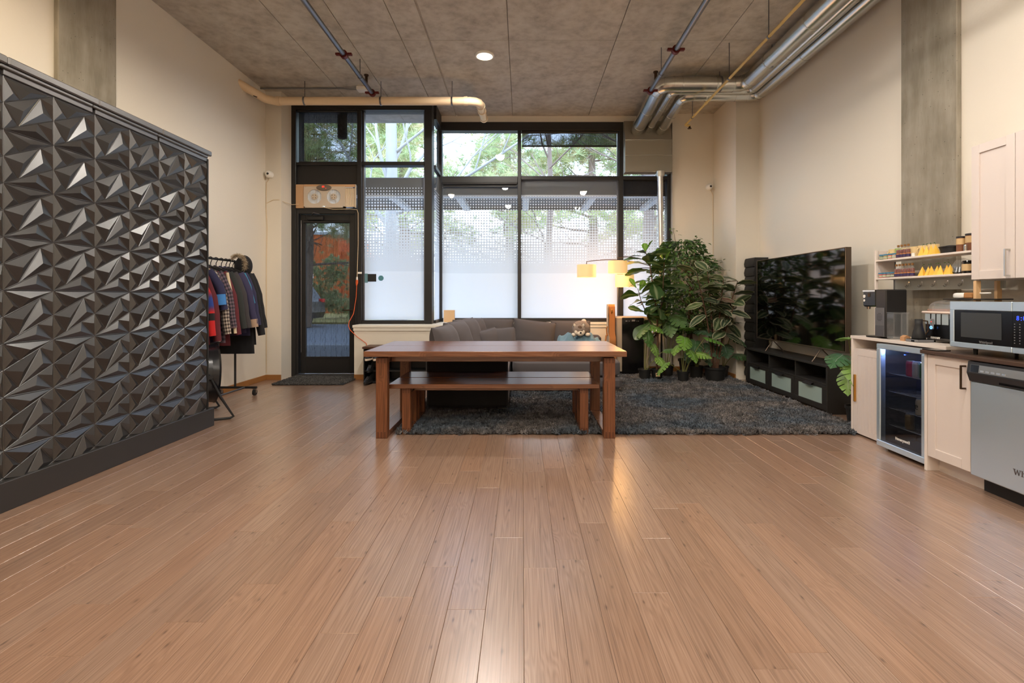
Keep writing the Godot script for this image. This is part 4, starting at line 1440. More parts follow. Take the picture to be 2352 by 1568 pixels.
	for cx in [-3.125, -2.838]:
		var hw := 0.1435
		var n := 40
		for k in n:
			var a0 := TAU * k / n
			var a1 := TAU * (k + 1) / n
			var e0 := Vector3(cos(a0), sin(a0), 0)
			var e1 := Vector3(cos(a1), sin(a1), 0)
			var s0: float = 1.0 / maxf(absf(e0.x) / hw, absf(e0.y) / 0.148)
			var s1: float = 1.0 / maxf(absf(e1.x) / hw, absf(e1.y) / 0.148)
			var c := D(cx, cy, 7.52)
			cas.quad(c + e0 * r0, c + e0 * s0, c + e1 * s1, c + e1 * r0)
			cas.quad(c + e0 * (r0 + 0.0) + Vector3(0, 0, -0.06), c + e0 * r0, c + e1 * r0, c + e1 * r0 + Vector3(0, 0, -0.06))
	cas.bx(-3.285, -3.268, 2.54, 2.855, 7.52, 7.58)
	cas.bx(-2.695, -2.668, 2.54, 2.855, 7.52, 7.58)
	cas.bx(-3.285, -2.668, 2.54, 2.557, 7.52, 7.58)
	cas.bx(-3.285, -2.668, 2.852, 2.857, 7.52, 7.58)
	part(wf, "casing", cas, cr)
	for cx in [-3.125, -2.838]:
		var hb := part(wf, "motor_hub", M().cyl(D(cx, cy, 7.515), D(cx, cy, 7.57), 0.044, 0.048, 20), cr)
		part(hb, "screw_holes", dots(cx, cy), mats.black_soft)
		var sp := M()
		for k in 21:
			var x: float = cx - 0.1 + k * 0.01
			var hh := sqrt(maxf(r0 * r0 - (x - cx) * (x - cx), 0.0))
			sp.bx(x - 0.0022, x + 0.0022, cy - hh, cy + hh, 7.532, 7.546)
		part(wf, "grille_bars", sp, mats.white)
		for k in 5:
			var b2 := M()
			b2.xf = b2.xf * Transform3D(Basis(Vector3.BACK, TAU * k / 5), D(cx, cy, 7.565))
			b2.box(Vector3(0.07, 0, 0), Vector3(0.06, 0.055, 0.003), 0.001, Basis(Vector3.RIGHT, 0.4))
			part(wf, "blade", b2, mats.white)
	for k in 8:
		part(wf, "pleat", M().bx(-2.665 + k * 0.0185, -2.651 + k * 0.0185, 2.552, 2.835, 7.532 + (k % 2) * 0.004, 7.55, 0.002), mat("pleat_cream", Color(0.88, 0.79, 0.66), 0.55))
	part(wf, "side_rail", M().bx(-2.52, -2.506, 2.54, 2.89, 7.525, 7.56, 0.003), cr)
	part(wf, "latch", M().bx(-2.66, -2.55, 2.838, 2.846, 7.523, 7.53), mats.white)
	var ov := M()
	ov.blob(D(-2.98, 2.838, 7.515), Vector3(0.115, 0.048, 0.012), 1.0, 1.0)
	part(wf, "control_panel", ov, mat("fan_panel", Color(0.45, 0.40, 0.35), 0.4))
	text(wf, "display_digits", "61", 0.034, glow("led_red", Color(1.0, 0.16, 0.10), 3.0), D(-2.985, 2.85, 7.501) - org, Basis(), "Droid Sans", true)
	text(wf, "indicator", "•", 0.03, mats.led_red, D(-2.945, 2.825, 7.501) - org)
	# cords
	var cd := thing("fan_cord", "cream cord from the window fan down the post to an orange plug", "cord", D(-2.45, 1.5, 7.54))
	part(cd, "cord", M().tube([D(-2.97, 2.54, 7.52), D(-2.85, 2.515, 7.52), D(-2.6, 2.52, 7.53), D(-2.49, 2.51, 7.535), D(-2.475, 2.46, 7.54), D(-2.475, 2.0, 7.54), D(-2.49, 1.5, 7.54)], 0.005, 6), mats.cable)
	part(cd, "cord_clip", M().bx(-2.48, -2.42, 1.545, 1.575, 7.535, 7.549, 0.003), mats.white)
	part(cd, "plug", M().tube([D(-2.49, 1.5, 7.535), D(-2.49, 1.455, 7.535)], [0.012, 0.015], 8), mats.white)
	var oc := thing("extension_cord", "orange extension cord hanging by the door post and dropping over the sill", "cord", D(-2.47, 0.8, 7.2))
	part(oc, "cord", M().tube([D(-2.49, 1.45, 7.535), D(-2.50, 1.2, 7.53), D(-2.53, 0.95, 7.5), D(-2.53, 0.83, 7.3), D(-2.505, 0.78, 7.21), D(-2.48, 0.72, 7.21), D(-2.38, 0.62, 7.22), D(-2.26, 0.53, 7.235), D(-2.22, 0.40, 7.245), D(-2.22, 0.02, 7.245)], 0.0055, 6), mat("orange_cord", Color(0.85, 0.36, 0.14), 0.5))
	part(oc, "socket_end", M().tube([D(-2.49, 1.455, 7.535), D(-2.492, 1.41, 7.535), D(-2.497, 1.37, 7.535)], [0.017, 0.019, 0.008], 10), mats.orange_cord)
	# stickers and sign on the frosted film
	single("window_sign", L().bx(-0.064, 0.064, -0.058, 0.058, -0.003, 0.003), mats.black_plastic, "small black square sign stuck to the frosted film beside the door", "sign", "", D(-2.294, 1.49, 7.634))
	var oct := PackedVector2Array()
	for k in 8:
		oct.append(Vector2(cos(TAU * (k + 0.5) / 8), sin(TAU * (k + 0.5) / 8)) * 0.043)
	single("octagon_sticker", L().extrude(oct, 0.002), mat("sticker_teal", Color(0.33, 0.55, 0.60), 0.5), "teal octagon sticker on the frosted film next to the black sign", "sticker", "", D(-2.158, 1.485, 7.636))
	single("strip_sticker", L().bx(-0.026, 0.026, -0.07, 0.07, -0.001, 0.001), mat("sticker_grey", Color(0.42, 0.58, 0.62), 0.5), "grey blue upright sticker between the black sign and the door post", "sticker", "", D(-2.385, 1.485, 7.636))
	# cameras
	security_camera(D(-3.646, 2.96, 7.24), "small white security camera on the corner wall beside the entrance door")
	security_camera(D(3.02, 2.975, 8.12), "small white security camera above the plants in the far corner")
	var sc := thing("camera_cable", "thin cream cable running from the corner camera down the wall and across to the fan", "cable", D(-3.69, 2.5, 7.235))
	part(sc, "cable", M().tube([D(-3.66, 2.9, 7.236), D(-3.70, 2.85, 7.236), D(-3.705, 2.5, 7.236), D(-3.69, 2.2, 7.236), D(-3.70, 1.7, 7.236), D(-3.70, 0.1, 7.236)], 0.004, 6), mats.cable)
	part(sc, "branch_cable", M().tube([D(-3.70, 2.55, 7.234), D(-3.6, 2.60, 7.234), D(-3.52, 2.60, 7.234), D(-3.47, 2.58, 7.3), D(-3.45, 2.58, 7.5), D(-3.36, 2.59, 7.525)], 0.004, 6), mats.cable)
	var rc := thing("wall_cable", "thin cream cable hanging below the far corner security camera", "cable", D(3.085, 2.5, 8.115))
	part(rc, "cable", M().tube([D(3.05, 2.93, 8.114), D(3.088, 2.85, 8.112), D(3.088, 1.9, 8.112), D(3.092, 1.5, 8.112)], 0.004, 6), mats.cable)
	var ls := thing("light_switch", "white double light switch on the wall behind the clothes rack", "switch", D(-3.712, 1.1, 7.08))
	part(ls, "plate", M().bx(-3.715, -3.709, 1.04, 1.16, 7.02, 7.14, 0.002), mats.white)
	for d in [7.05, 7.11]:
		part(ls, "rocker", M().bx(-3.711, -3.705, 1.07, 1.13, d - 0.017, d + 0.017, 0.002), mats.white)
	# roller shades
	shade("roller_shade", "dark woven shade drawn over the light above the entrance door", -3.41, -2.50, 3.24, 4.04, 7.60)
	var ds2 := shade("roller_shade", "dark woven shade drawn down over the entrance door glass", -3.315, -2.62, 0.275, 2.36, 7.605)
	part(ds2, "bead_chain", M().tube([D(-3.355, 2.36, 7.59), D(-3.355, 0.36, 7.59)], 0.003, 5), mats.steel)
	shade("roller_shade", "dark woven shade lowered a little over the widest pane", -0.015, 1.56, 3.68, 3.93, 8.235)
	shade("roller_shade", "dark woven shade rolled low behind the foil hose", 1.66, 2.365, 2.87, 3.19, 8.235)
	shade("roller_shade", "rolled up dark shade at the head of the lower pane behind the sofa corner", -1.31, -0.09, 3.02, 3.08, 8.215)

func dots(cx: float, cy: float) -> MB:
	var m := M()
	for q in [[-0.02, -0.02], [0.02, -0.02], [0.02, 0.02], [-0.02, 0.02]]:
		m.cyl(D(cx + q[0], cy + q[1], 7.512), D(cx + q[0], cy + q[1], 7.518), 0.006, 0.006, 8)
	return m

func shade(called: String, label: String, x0: float, x1: float, y0: float, y1: float, d: float) -> Node3D:
	var t := thing(called, label, "shade", D((x0 + x1) * 0.5, y1, d), "roller shades of the window wall")
	part(t, "roller", M().cyl(D(x0, y1 - 0.022, d), D(x1, y1 - 0.022, d), 0.022, 0.022, 16), mats.black_frame)
	var c := M()
	c.quad(D(x0 + 0.008, y0, d + 0.018), D(x1 - 0.008, y0, d + 0.018), D(x1 - 0.008, y1 - 0.02, d + 0.018), D(x0 + 0.008, y1 - 0.02, d + 0.018), Vector2.ZERO, Vector2((x1 - x0) * 6, 1))
	part(t, "cloth", c, mats.shade_cloth)
	part(t, "hem_bar", M().bx(x0 + 0.006, x1 - 0.006, y0 - 0.012, y0 + 0.016, d + 0.013, d + 0.023, 0.003), mats.black_frame)
	return t

func security_camera(p: Vector3, label: String) -> void:
	var t := thing("security_camera", label, "camera", p, "")
	part(t, "mount", M().cyl(p, p + Vector3(0, 0, 0.03), 0.05, 0.045, 24), mats.white)
	part(t, "ball", M().blob(p + Vector3(0, 0, 0.05), Vector3(0.05, 0.05, 0.04)), mats.white)
	part(t, "lens", M().blob(p + Vector3(0.002, 0.0, 0.072), Vector3(0.026, 0.026, 0.02)), mats.black_gloss)

func tuft_mesh_up(blades: int, ln: float, wd: float, sd: int) -> ArrayMesh:
	var m := L()
	var r := RandomNumberGenerator.new()
	r.seed = sd
	for k in blades:
		var a := r.randf() * TAU
		var lean := r.randf_range(0.2, 0.9)
		var dir := Vector3(cos(a) * lean, 1.0, sin(a) * lean).normalized()
		var side := dir.cross(Vector3(-sin(a), 0.2, cos(a))).normalized() * wd * 0.5
		side = Vector3(-sin(a), 0, cos(a)) * wd * 0.5
		var b := Vector3(cos(a), 0, sin(a)) * wd
		var p := b + dir * ln * r.randf_range(0.6, 1.0)
		var mid := b + dir * ln * 0.55 + Vector3(0, ln * 0.08, 0)
		m.quad(b - side, b + side, mid + side, mid - side)
		m.tri(mid - side, mid + side, p - Vector3(0, ln * 0.12, 0))
	return m.done()

func shoe(p: Vector3, turn: float, m: Material, sole: Material, label: String) -> void:
	var t := thing("shoe", label, "shoe", p, "", turn)
	org = Vector3.ZERO
	var outline := func(e: float) -> PackedVector2Array:
		var o := PackedVector2Array()
		for k in 28:
			var a := TAU * k / 28
			var z := sin(a)
			var w := 0.042 + 0.006 * z - 0.004 * cos(2 * a)
			o.append(Vector2(cos(a) * (w + e), -0.12 + z * (0.125 + e)))
		return o
	var s := L()
	s.xf = Transform3D(Basis(Vector3(1, 0, 0), Vector3(0, 0, -1), Vector3(0, 1, 0)), Vector3(0, 0.026, 0))
	s.extrude(outline.call(0.0), 0.026, true)
	part(t, "sole", s, sole)
	var u := L()
	u.grid(func(a: float, v: float) -> Vector3:
		var q := TAU * a
		var z := sin(q)
		var w: float = (0.040 + 0.005 * z) * cos(q)
		var toe: float = clampf((-z + 0.25) / 1.25, 0.0, 1.0)
		var hh: float = lerpf(0.085, 0.03, toe)
		var sq := pow(1.0 - v, 0.5)
		return Vector3(w * lerpf(0.45, 1.0, sq), 0.024 + hh * v, 0.12 + z * -0.12 * lerpf(0.55 if z < 0 else 0.9, 1.0, sq) - 0.03 * v), 24, 8)
	part(t, "upper", u, m)
	var lc := L()
	for k in 4:
		lc.tube([Vector3(-0.018, 0.075 - k * 0.008, 0.12 + k * 0.018), Vector3(0, 0.086 - k * 0.009, 0.12 + k * 0.018), Vector3(0.018, 0.075 - k * 0.008, 0.12 + k * 0.018)], 0.0022, 5)
	part(t, "laces", lc, mats.grey)

func cushion(called: String, label: String, p: Vector3, size: Vector3, b: Basis, m: Material, group := "", puffy := 0.55) -> Node3D:
	# size: width, height, thickness; b turns it; a seam runs round its edge
	var t := thing(called, label, "cushion", p, group)
	org = Vector3.ZERO
	var hw := size * 0.5
	var sd := rng.randf() * 6.0
	var c := L()
	c.xf = Transform3D(b, Vector3.ZERO)
	for side in [1.0, -1.0]:
		c.grid(func(u: float, v: float) -> Vector3:
			var x := u * 2.0 - 1.0
			var y := v * 2.0 - 1.0
			var full: float = pow(maxf((1.0 - pow(absf(x), 3.0)) * (1.0 - pow(absf(y), 3.0)), 0.0), puffy)
			var pin := 1.0 - 0.05 * (1.0 - x * x) * absf(y) - 0.0
			var pin2 := 1.0 - 0.05 * (1.0 - y * y) * absf(x)
			var wr: float = 0.035 * sin(x * 5.0 + y * 3.0 + sd) * sin(y * 6.0 - x * 2.0 + sd * 2.0) * (1.0 - full * 0.4)
			return Vector3(x * hw.x * pin2, y * hw.y * pin, side * hw.z * full * (1.0 + wr)), 20, 20, side < 0)
	part(t, "cover", c, m)
	var pts := []
	for k in 49:
		var a := TAU * k / 48
		var x := signf(cos(a)) * pow(absf(cos(a)), 0.35)
		var y := signf(sin(a)) * pow(absf(sin(a)), 0.35)
		pts.append(b * Vector3(x * hw.x * (1.0 - 0.05 * (1.0 - y * y)), y * hw.y * (1.0 - 0.05 * (1.0 - x * x)), 0))
	part(t, "piping", L().tube(pts, 0.006, 5, false), m)
	return t

func oak_leg_set(t: Node3D, x: float, w: float, d0: float, d1: float, top: float, deep: float) -> void:
	for d in [d0, d1 - deep]:
		var lg := part(t, "leg", M().bx(x - w * 0.5, x + w * 0.5, 0.0, top, d, d + deep, 0.003), mats.oak_up)
		for k in 3:
			var xx := x - w * 0.3 + k * w * 0.3
			for y in [[0.002, 0.055], [top - 0.045, top - 0.004]]:
				part(lg, "finger_joint", M().bx(xx - w * 0.085, xx + w * 0.085, y[0], y[1], d - 0.0006, d + 0.01), mats.oak_end)
	part(t, "foot_rail", M().bx(x - w * 0.5, x + w * 0.5, 0.0, 0.05, d0 + deep, d1 - deep, 0.003), mats.oak_along)
	part(t, "top_rail", M().bx(x - w * 0.45, x + w * 0.45, top - 0.05, top, d0 + deep, d1 - deep, 0.002), mats.oak_along)

func build_living() -> void:
	mat("oak_end", Color(0.36, 0.20, 0.11), 0.5)
	# rug
	var rug := thing("shag_rug", "dark blue grey shag rug under the sofa, bench and plants", "rug", D(0.98, 0, 6.0))
	part(rug, "backing", M().bx(-1.09, 3.03, 0.0, 0.012, 4.36, 7.72, 0.005), mats.black_soft)
	var xs := []
	var cs := []
	var nz := noise(71, 0.9, 3)
	var nz2 := noise(72, 2.6, 2)
	for k in 42000:
		var x := rng.randf_range(-1.1, 3.04)
		var d := rng.randf_range(4.34, 7.72)
		var lump := nz2.get_noise_2d(x * 2.0, d * 2.0)
		var b := Basis.from_euler(Vector3(lump * 1.5, rng.randf() * TAU, nz2.get_noise_2d(d * 3.0, x * 3.0) * 1.4))
		xs.append(Transform3D(b.scaled_local(Vector3(1, rng.randf_range(0.7, 1.25), 1)), D(x, 0.008, d) - org))
		var e := clampf(nz.get_noise_2d(x, d * 1.4) * 1.6 + 0.35, 0.0, 1.0)
		var g := rng.randf_range(0.6, 1.25) * (1.0 + lump * 0.5)
		cs.append(Color(0.18 * g, 0.165 * g, 0.16 * g).lerp(Color(0.10 * g, 0.125 * g, 0.155 * g), e))
	scatter(rug, "pile", tuft_mesh_up(9, 0.048, 0.008, 6), mats.pile if mats.has("pile") else mat("pile", Color.WHITE, 0.95), xs, cs)
	mats.pile.vertex_color_use_as_albedo = true
	# dining table
	var tb := thing("dining_table", "long brown oak dining table with two-board top in the middle of the room", "table", D(-0.227, 0, 4.68))
	part(tb, "top_board", M().bx(-1.327, 0.873, 0.694, 0.74, 4.18, 4.678, 0.003), mats.oak_along)
	part(tb, "top_board", M().bx(-1.327, 0.873, 0.694, 0.74, 4.682, 5.18, 0.003), mats.oak_along)
	oak_leg_set(tb, -1.19, 0.096, 4.225, 5.135, 0.68, 0.075)
	oak_leg_set(tb, 0.736, 0.096, 4.225, 5.135, 0.68, 0.075)
	part(tb, "apron", M().bx(-1.14, 0.69, 0.632, 0.694, 4.36, 4.385, 0.002), mats.oak_along)
	part(tb, "apron", M().bx(-1.14, 0.69, 0.632, 0.694, 4.98, 5.005, 0.002), mats.oak_along)
	for x in [-1.19, 0.736]:
		part(tb, "spacer", M().bx(x - 0.04, x + 0.04, 0.68, 0.694, 4.27, 5.09), mats.oak_end)
	# two benches side by side
	var bn: Node3D
	for k in 2:
		var d0 := 4.33 if k == 0 else 4.712
		if k == 0:
			bn = thing("bench", "oak bench pushed under the table, the one nearer the bare floor", "bench", D(-0.245, 0, 4.33), "oak benches under the dining table")
			part(bn, "seat_board", M().bx(-1.158, 0.668, 0.402, 0.44, d0, d0 + 0.36, 0.003), mats.oak_along)
			oak_leg_set(bn, -1.013, 0.074, d0 + 0.03, d0 + 0.33, 0.402, 0.055)
			oak_leg_set(bn, 0.537, 0.074, d0 + 0.03, d0 + 0.33, 0.402, 0.055)
			part(bn, "stretcher", M().bx(-0.97, 0.50, 0.355, 0.402, d0 + 0.17, d0 + 0.192, 0.002), mats.oak_along)
		else:
			dup(bn, D(-0.245, 0, d0), "oak bench under the table, the one next to the dark sofa end")
	# sofa
	var fb := mat("sofa_cloth", Color(0.335, 0.315, 0.322), 0.9)
	fb.rim_enabled = true
	fb.rim = 0.4
	var wv := NoiseTexture2D.new()
	wv.width = 256
	wv.height = 256
	wv.seamless = true
	wv.as_normal_map = true
	wv.bump_strength = 3.0
	wv.noise = noise(9, 0.2, 2)
	fb.normal_enabled = true
	fb.normal_texture = wv
	fb.normal_scale = 0.35
	fb.uv1_triplanar = true
	fb.uv1_scale = Vector3.ONE * 5
	var sd := mat("sofa_dark", Color(0.15, 0.15, 0.155), 0.9)
	var sf := thing("corner_sofa", "dark grey corner sofa on a thin bright metal plinth under the windows", "sofa", D(0.1, 0.03, 6.6))
	part(sf, "end_panel", M().bx(-0.985, -0.15, 0.062, 0.63, 5.14, 5.22, 0.02), sd)
	part(sf, "base", M().bx(-0.98, -0.15, 0.06, 0.23, 5.22, 7.98, 0.02), fb)
	part(sf, "base", M().bx(-0.13, 1.23, 0.06, 0.20, 6.16, 7.98, 0.035), fb)
	part(sf, "seat", M().bx(-0.80, -0.16, 0.23, 0.42, 5.23, 7.55, 0.05), fb)
	var st := M()
	st.blob(D(0.555, 0.305, 6.88), Vector3(0.685, 0.105, 0.72), 0.28, 0.22, Basis(), 48, 18)
	part(sf, "seat", st, fb)
	part(sf, "back", M().bx(-0.985, -0.80, 0.23, 0.60, 5.22, 7.98, 0.04), fb)
	part(sf, "back", M().bx(-0.80, 1.23, 0.20, 0.60, 7.78, 7.98, 0.04), fb)
	var pl := M()
	pl.bx(-0.97, -0.16, 0.048, 0.062, 5.132, 5.15)
	pl.bx(-0.12, 1.225, 0.05, 0.066, 6.152, 6.17)
	pl.bx(1.205, 1.22, 0.035, 0.058, 6.19, 7.95)
	part(sf, "metal_plinth", pl, mats.chrome)
	var ft := M()
	for q in [[-0.9, 5.3], [-0.25, 5.3], [-0.9, 7.9], [0.0, 6.3], [1.1, 6.3], [1.1, 7.9]]:
		ft.bx(q[0] - 0.03, q[0] + 0.03, 0.012, 0.06, q[1] - 0.03, q[1] + 0.03)
	part(sf, "feet", ft, sd)
	var gc := "loose grey cushions of the corner sofa"
	var lean := func(yaw: float, tilt: float, roll := 0.0) -> Basis: return Basis(Vector3.UP, yaw) * Basis(Vector3.RIGHT, tilt) * Basis(Vector3.BACK, roll)
	var qs := [
		["big grey back cushion nearest the sofa's dark end", D(-0.84, 0.65, 5.52), Vector3(0.50, 0.48, 0.26), lean.call(1.30, -0.24, 0.05)],
		["second grey back cushion along the sofa's long arm, counted from its dark end", D(-0.76, 0.67, 5.98), Vector3(0.52, 0.50, 0.26), lean.call(1.25, -0.28, 0.04)],
		["third grey back cushion along the sofa's long arm, bulging highest", D(-0.70, 0.67, 6.5), Vector3(0.56, 0.52, 0.28), lean.call(1.2, -0.3, 0.02)],
		["grey back cushion standing in the sofa's corner", D(-0.68, 0.65, 7.12), Vector3(0.5, 0.50, 0.26), lean.call(1.0, -0.25, 0.0)],
		["square grey back cushion under the window just right of the sofa corner".replace("right of", "past"), D(-0.46, 0.645, 7.62), Vector3(0.66, 0.46, 0.2), lean.call(0.05, -0.16, -0.03)],
		["sagging grey back cushion under the window with one corner pulled up", D(0.17, 0.625, 7.62), Vector3(0.66, 0.44, 0.22), lean.call(0.0, -0.2, -0.12)],
		["grey back cushion partly behind the plush dog", D(0.74, 0.62, 7.68), Vector3(0.62, 0.44, 0.18), lean.call(0.0, -0.14, 0.0)],
		["small grey throw pillow tilted on its edge in the sofa corner", D(-0.43, 0.60, 6.62), Vector3(0.36, 0.36, 0.16), lean.call(0.75, -0.3, 0.15)],
		["small square grey throw pillow in front of the corner cushion", D(-0.27, 0.605, 6.72), Vector3(0.38, 0.37, 0.17), lean.call(0.15, -0.3, 0.06)],
	]
	for q in qs:
		cushion("sofa_cushion", q[0], q[1], q[2], q[3], fb, gc)
	cushion("sofa_cushion", "grey pillow lying flat on the sofa seat near the sagging cushion", D(-0.02, 0.49, 7.05), Vector3(0.5, 0.42, 0.16), Basis(Vector3.RIGHT, -PI / 2 + 0.15), fb, gc)
	# blanket heap
	var bm := mat("blanket_blue", Color(0.44, 0.56, 0.62), 0.95)
	bm.rim_enabled = true
	bm.rim = 0.6
	var bl := M()
	bl.grid(func(u: float, v: float) -> Vector3:
		var x := (u - 0.5) * 2.0
		var z := (v - 0.5) * 2.0
		var e: float = pow(maxf(1.0 - pow(absf(x), 3.0), 0.0), 0.28) * pow(maxf(1.0 - pow(absf(z), 3.0), 0.0), 0.3)
		var f := 0.035 * sin(x * 7.0 + z * 2.0) + 0.025 * sin(z * 9.0 - x * 3.0) + 0.03 * sin(x * 13.0 + 1.0)
		return Vector3(0.79 + x * 0.31, 0.415 + e * (0.235 + f + 0.03 * x * x), -7.0 - (-z) * -0.23), 40, 26)
	single("blanket", bl, bm, "pale blue blanket bundled on the sofa beneath the plush dog", "blanket", "", org)
	# plush dog
	var dg := thing("plush_dog", "grey and white plush husky lying on the blue blanket", "toy", D(0.80, 0.655, 6.96))
	var fr := mat("plush_grey", Color(0.56, 0.49, 0.44), 1.0)
	var fm := NoiseTexture2D.new()
	fm.width = 256
	fm.height = 256
	fm.seamless = true
	fm.as_normal_map = true
	fm.bump_strength = 6.0
	fm.noise = noise(19, 0.12, 3)
	fr.normal_enabled = true
	fr.normal_texture = fm
	fr.uv1_triplanar = true
	fr.uv1_scale = Vector3.ONE * 6
	fr.rim_enabled = true
	fr.rim = 0.6
	var wh := mat("plush_white", Color(0.88, 0.82, 0.74), 1.0)
	var body := L()
	var shag := func(p: Vector3) -> Vector3: return p * (1.0 + 0.03 * sin(p.x * 190.0) * sin(p.y * 170.0 + p.z * 150.0))
	body.blob(Vector3(0.02, 0.105, -0.06), Vector3(0.125, 0.105, 0.16), 1.0, 1.0, Basis(), 40, 24, shag)
	body.blob(Vector3(-0.025, 0.085, 0.10), Vector3(0.085, 0.078, 0.08), 1.0, 1.0, Basis(), 32, 20, shag)
	part(dg, "body", body, fr)
	part(dg, "muzzle", L().blob(Vector3(-0.015, 0.045, 0.165), Vector3(0.046, 0.036, 0.05)), wh, "white muzzle")
	for s in [-1.0, 1.0]:
		part(dg, "cheek", L().blob(Vector3(-0.022 + 0.042 * s, 0.062, 0.148), Vector3(0.032, 0.036, 0.03)), wh, "white cheek")
		part(dg, "eye", L().blob(Vector3(-0.02 + 0.030 * s, 0.086, 0.17), Vector3(0.0065, 0.0075, 0.006)), mats.black_gloss)
		part(dg, "paw", L().blob(Vector3(0.0 + 0.095 * s, 0.026, 0.10), Vector3(0.036, 0.026, 0.055)), wh, "white paw")
		var er := L()
		er.xf = Transform3D(Basis(Vector3.BACK, -0.25 * s), Vector3(-0.025 + 0.058 * s, 0.145, 0.09))
		er.blob(Vector3(0, 0.012, 0), Vector3(0.026, 0.034, 0.012), 1.2, 1.0)
		var ear := part(dg, "ear", er, fr)
		var ei := L()
		ei.xf = er.xf
		ei.blob(Vector3(0, 0.010, 0.008), Vector3(0.017, 0.024, 0.008), 1.2, 1.0)
		part(ear, "inner_ear", ei, wh, "white inner ear")
	part(dg, "nose", L().blob(Vector3(-0.015, 0.058, 0.212), Vector3(0.015, 0.013, 0.010)), mats.black_gloss)
	part(dg, "brow", L().blob(Vector3(-0.02, 0.125, 0.155), Vector3(0.03, 0.03, 0.02)), mat("plush_brown", Color(0.42, 0.33, 0.27), 1.0), "darker brown brow")
	part(dg, "tail", L().blob(Vector3(0.07, 0.20, -0.14), Vector3(0.035, 0.03, 0.06)), wh)
	# box on the sill
	var bx0 := thing("wooden_box", "pale wooden box standing on the window sill in the corner", "box", D(-1.20, 0.79, 8.17))
	part(bx0, "body", M().bx(-1.275, -1.105, 0.79, 0.985, 8.12, 8.20, 0.003), mats.pale_wood)
	part(bx0, "side_strip", M().bx(-1.283, -1.275, 0.79, 0.985, 8.12, 8.20, 0.001), mats.white)
	# gig bag
	var gb := thing("guitar_bag", "tan padded guitar bag standing edge-on beside the sofa", "bag", D(1.345, 0.012, 7.62))
	var tan := mat("bag_tan", Color(0.62, 0.40, 0.20), 0.75)
	var prof := PackedVector2Array()
	for q in [[-0.06, 1.075], [0.05, 1.075], [0.068, 1.03], [0.068, 0.66], [0.14, 0.58], [0.145, 0.46], [0.12, 0.40], [0.18, 0.24], [0.185, 0.10], [0.13, 0.02], [-0.13, 0.02], [-0.185, 0.10], [-0.18, 0.24], [-0.12, 0.40], [-0.145, 0.46], [-0.14, 0.58], [-0.068, 0.66], [-0.068, 1.03]]:
		prof.append(Vector2(q[0], q[1]))
	prof.reverse()
	var gm := L()
	gm.xf = Transform3D(Basis(Vector3(0, 0, -1), Vector3.UP, Vector3(1, 0, 0)), Vector3(0.05, 0, 0))
	gm.extrude(prof, 0.10, true)
	part(gb, "shell", gm, tan)
	var sp := L()
	sp.xf = Transform3D(Basis(Vector3(0, 0, -1), Vector3.UP, Vector3(1, 0, 0)), Vector3(-0.04, 0, 0))
	sp.extrude(prof, 0.014, true)
	part(gb, "pale_gusset", sp, mat("bag_pale", Color(0.80, 0.72, 0.62), 0.8), "pale side gusset")
	part(gb, "strap", L().tube([Vector3(-0.05, 0.62, 0.05), Vector3(-0.085, 0.6, 0.08), Vector3(-0.10, 0.5, 0.10), Vector3(-0.09, 0.38, 0.1), Vector3(-0.05, 0.3, 0.08)], 0.012, 8), tan)
	part(gb, "strap", L().tube([Vector3(-0.05, 0.74, 0.04), Vector3(-0.075, 0.71, 0.05), Vector3(-0.07, 0.62, 0.06)], 0.01, 8), tan)
	part(gb, "front_zip", L().tube([Vector3(0.052, 1.04, 0.05), Vector3(0.055, 0.7, 0.07), Vector3(0.055, 0.5, 0.14)], 0.004, 5), mats.bronze)
	part(gb, "haul_handle", L().tube([Vector3(0.0, 1.0, 0.068), Vector3(0.0, 0.99, 0.085), Vector3(0.0, 0.95, 0.085), Vector3(0.0, 0.94, 0.068)], 0.008, 6), mats.brass)
	# portable air conditioner
	var ac := thing("air_conditioner", "portable air conditioner with black front and beige sides beside the plants", "appliance", D(1.67, 0.02, 7.75))
	part(ac, "housing", M().bx(1.42, 1.92, 0.06, 0.895, 7.575, 7.95, 0.015), mat("beige_plastic", Color(0.66, 0.60, 0.53), 0.5))
	part(ac, "front_panel", M().bx(1.505, 1.83, 0.04, 0.885, 7.555, 7.577, 0.004), mats.black_gloss)
	part(ac, "display", M().bx(1.65, 1.70, 0.83, 0.855, 7.552, 7.556), mats.grey)
	for k in 5:
		part(ac, "button", M().cyl(D(1.565 + k * 0.024 + (0.09 if k > 2 else 0.0), 0.835, 7.556), D(1.565 + k * 0.024 + (0.09 if k > 2 else 0.0), 0.835, 7.552), 0.006 if k == 0 else 0.0035, 0.006 if k == 0 else 0.0035, 10), mats.white)
	part(ac, "top_louvre", M().bx(1.46, 1.88, 0.893, 0.90, 7.62, 7.9, 0.003), mats.beige_plastic)
	for x in [1.47, 1.87]:
		for d in [7.62, 7.9]:
			part(ac, "caster", M().cyl(D(x - 0.01, 0.04, d), D(x + 0.01, 0.04, d), 0.026, 0.026, 12), mats.black_plastic)
	# arc lamp
	var fl := thing("floor_lamp", "black multi-arm floor lamp with three glowing drum shades among the plants", "lamp", D(2.15, 0.012, 7.74))
	part(fl, "base", M().lathe([Vector2(0.0, 0.0), Vector2(0.15, 0.0), Vector2(0.152, 0.02), Vector2(0.12, 0.028), Vector2(0.0, 0.03)], fl.position, 32), mats.black_soft)
	part(fl, "pole", M().cyl(D(2.15, 0.03, 7.74), D(2.15, 1.64, 7.74), 0.016, 0.014, 12), mats.black_soft)
	var shade_m := glow("lamp_shade", Color(1.0, 0.77, 0.47), 0.62)
	shade_m.albedo_color = Color(0.85, 0.75, 0.6)
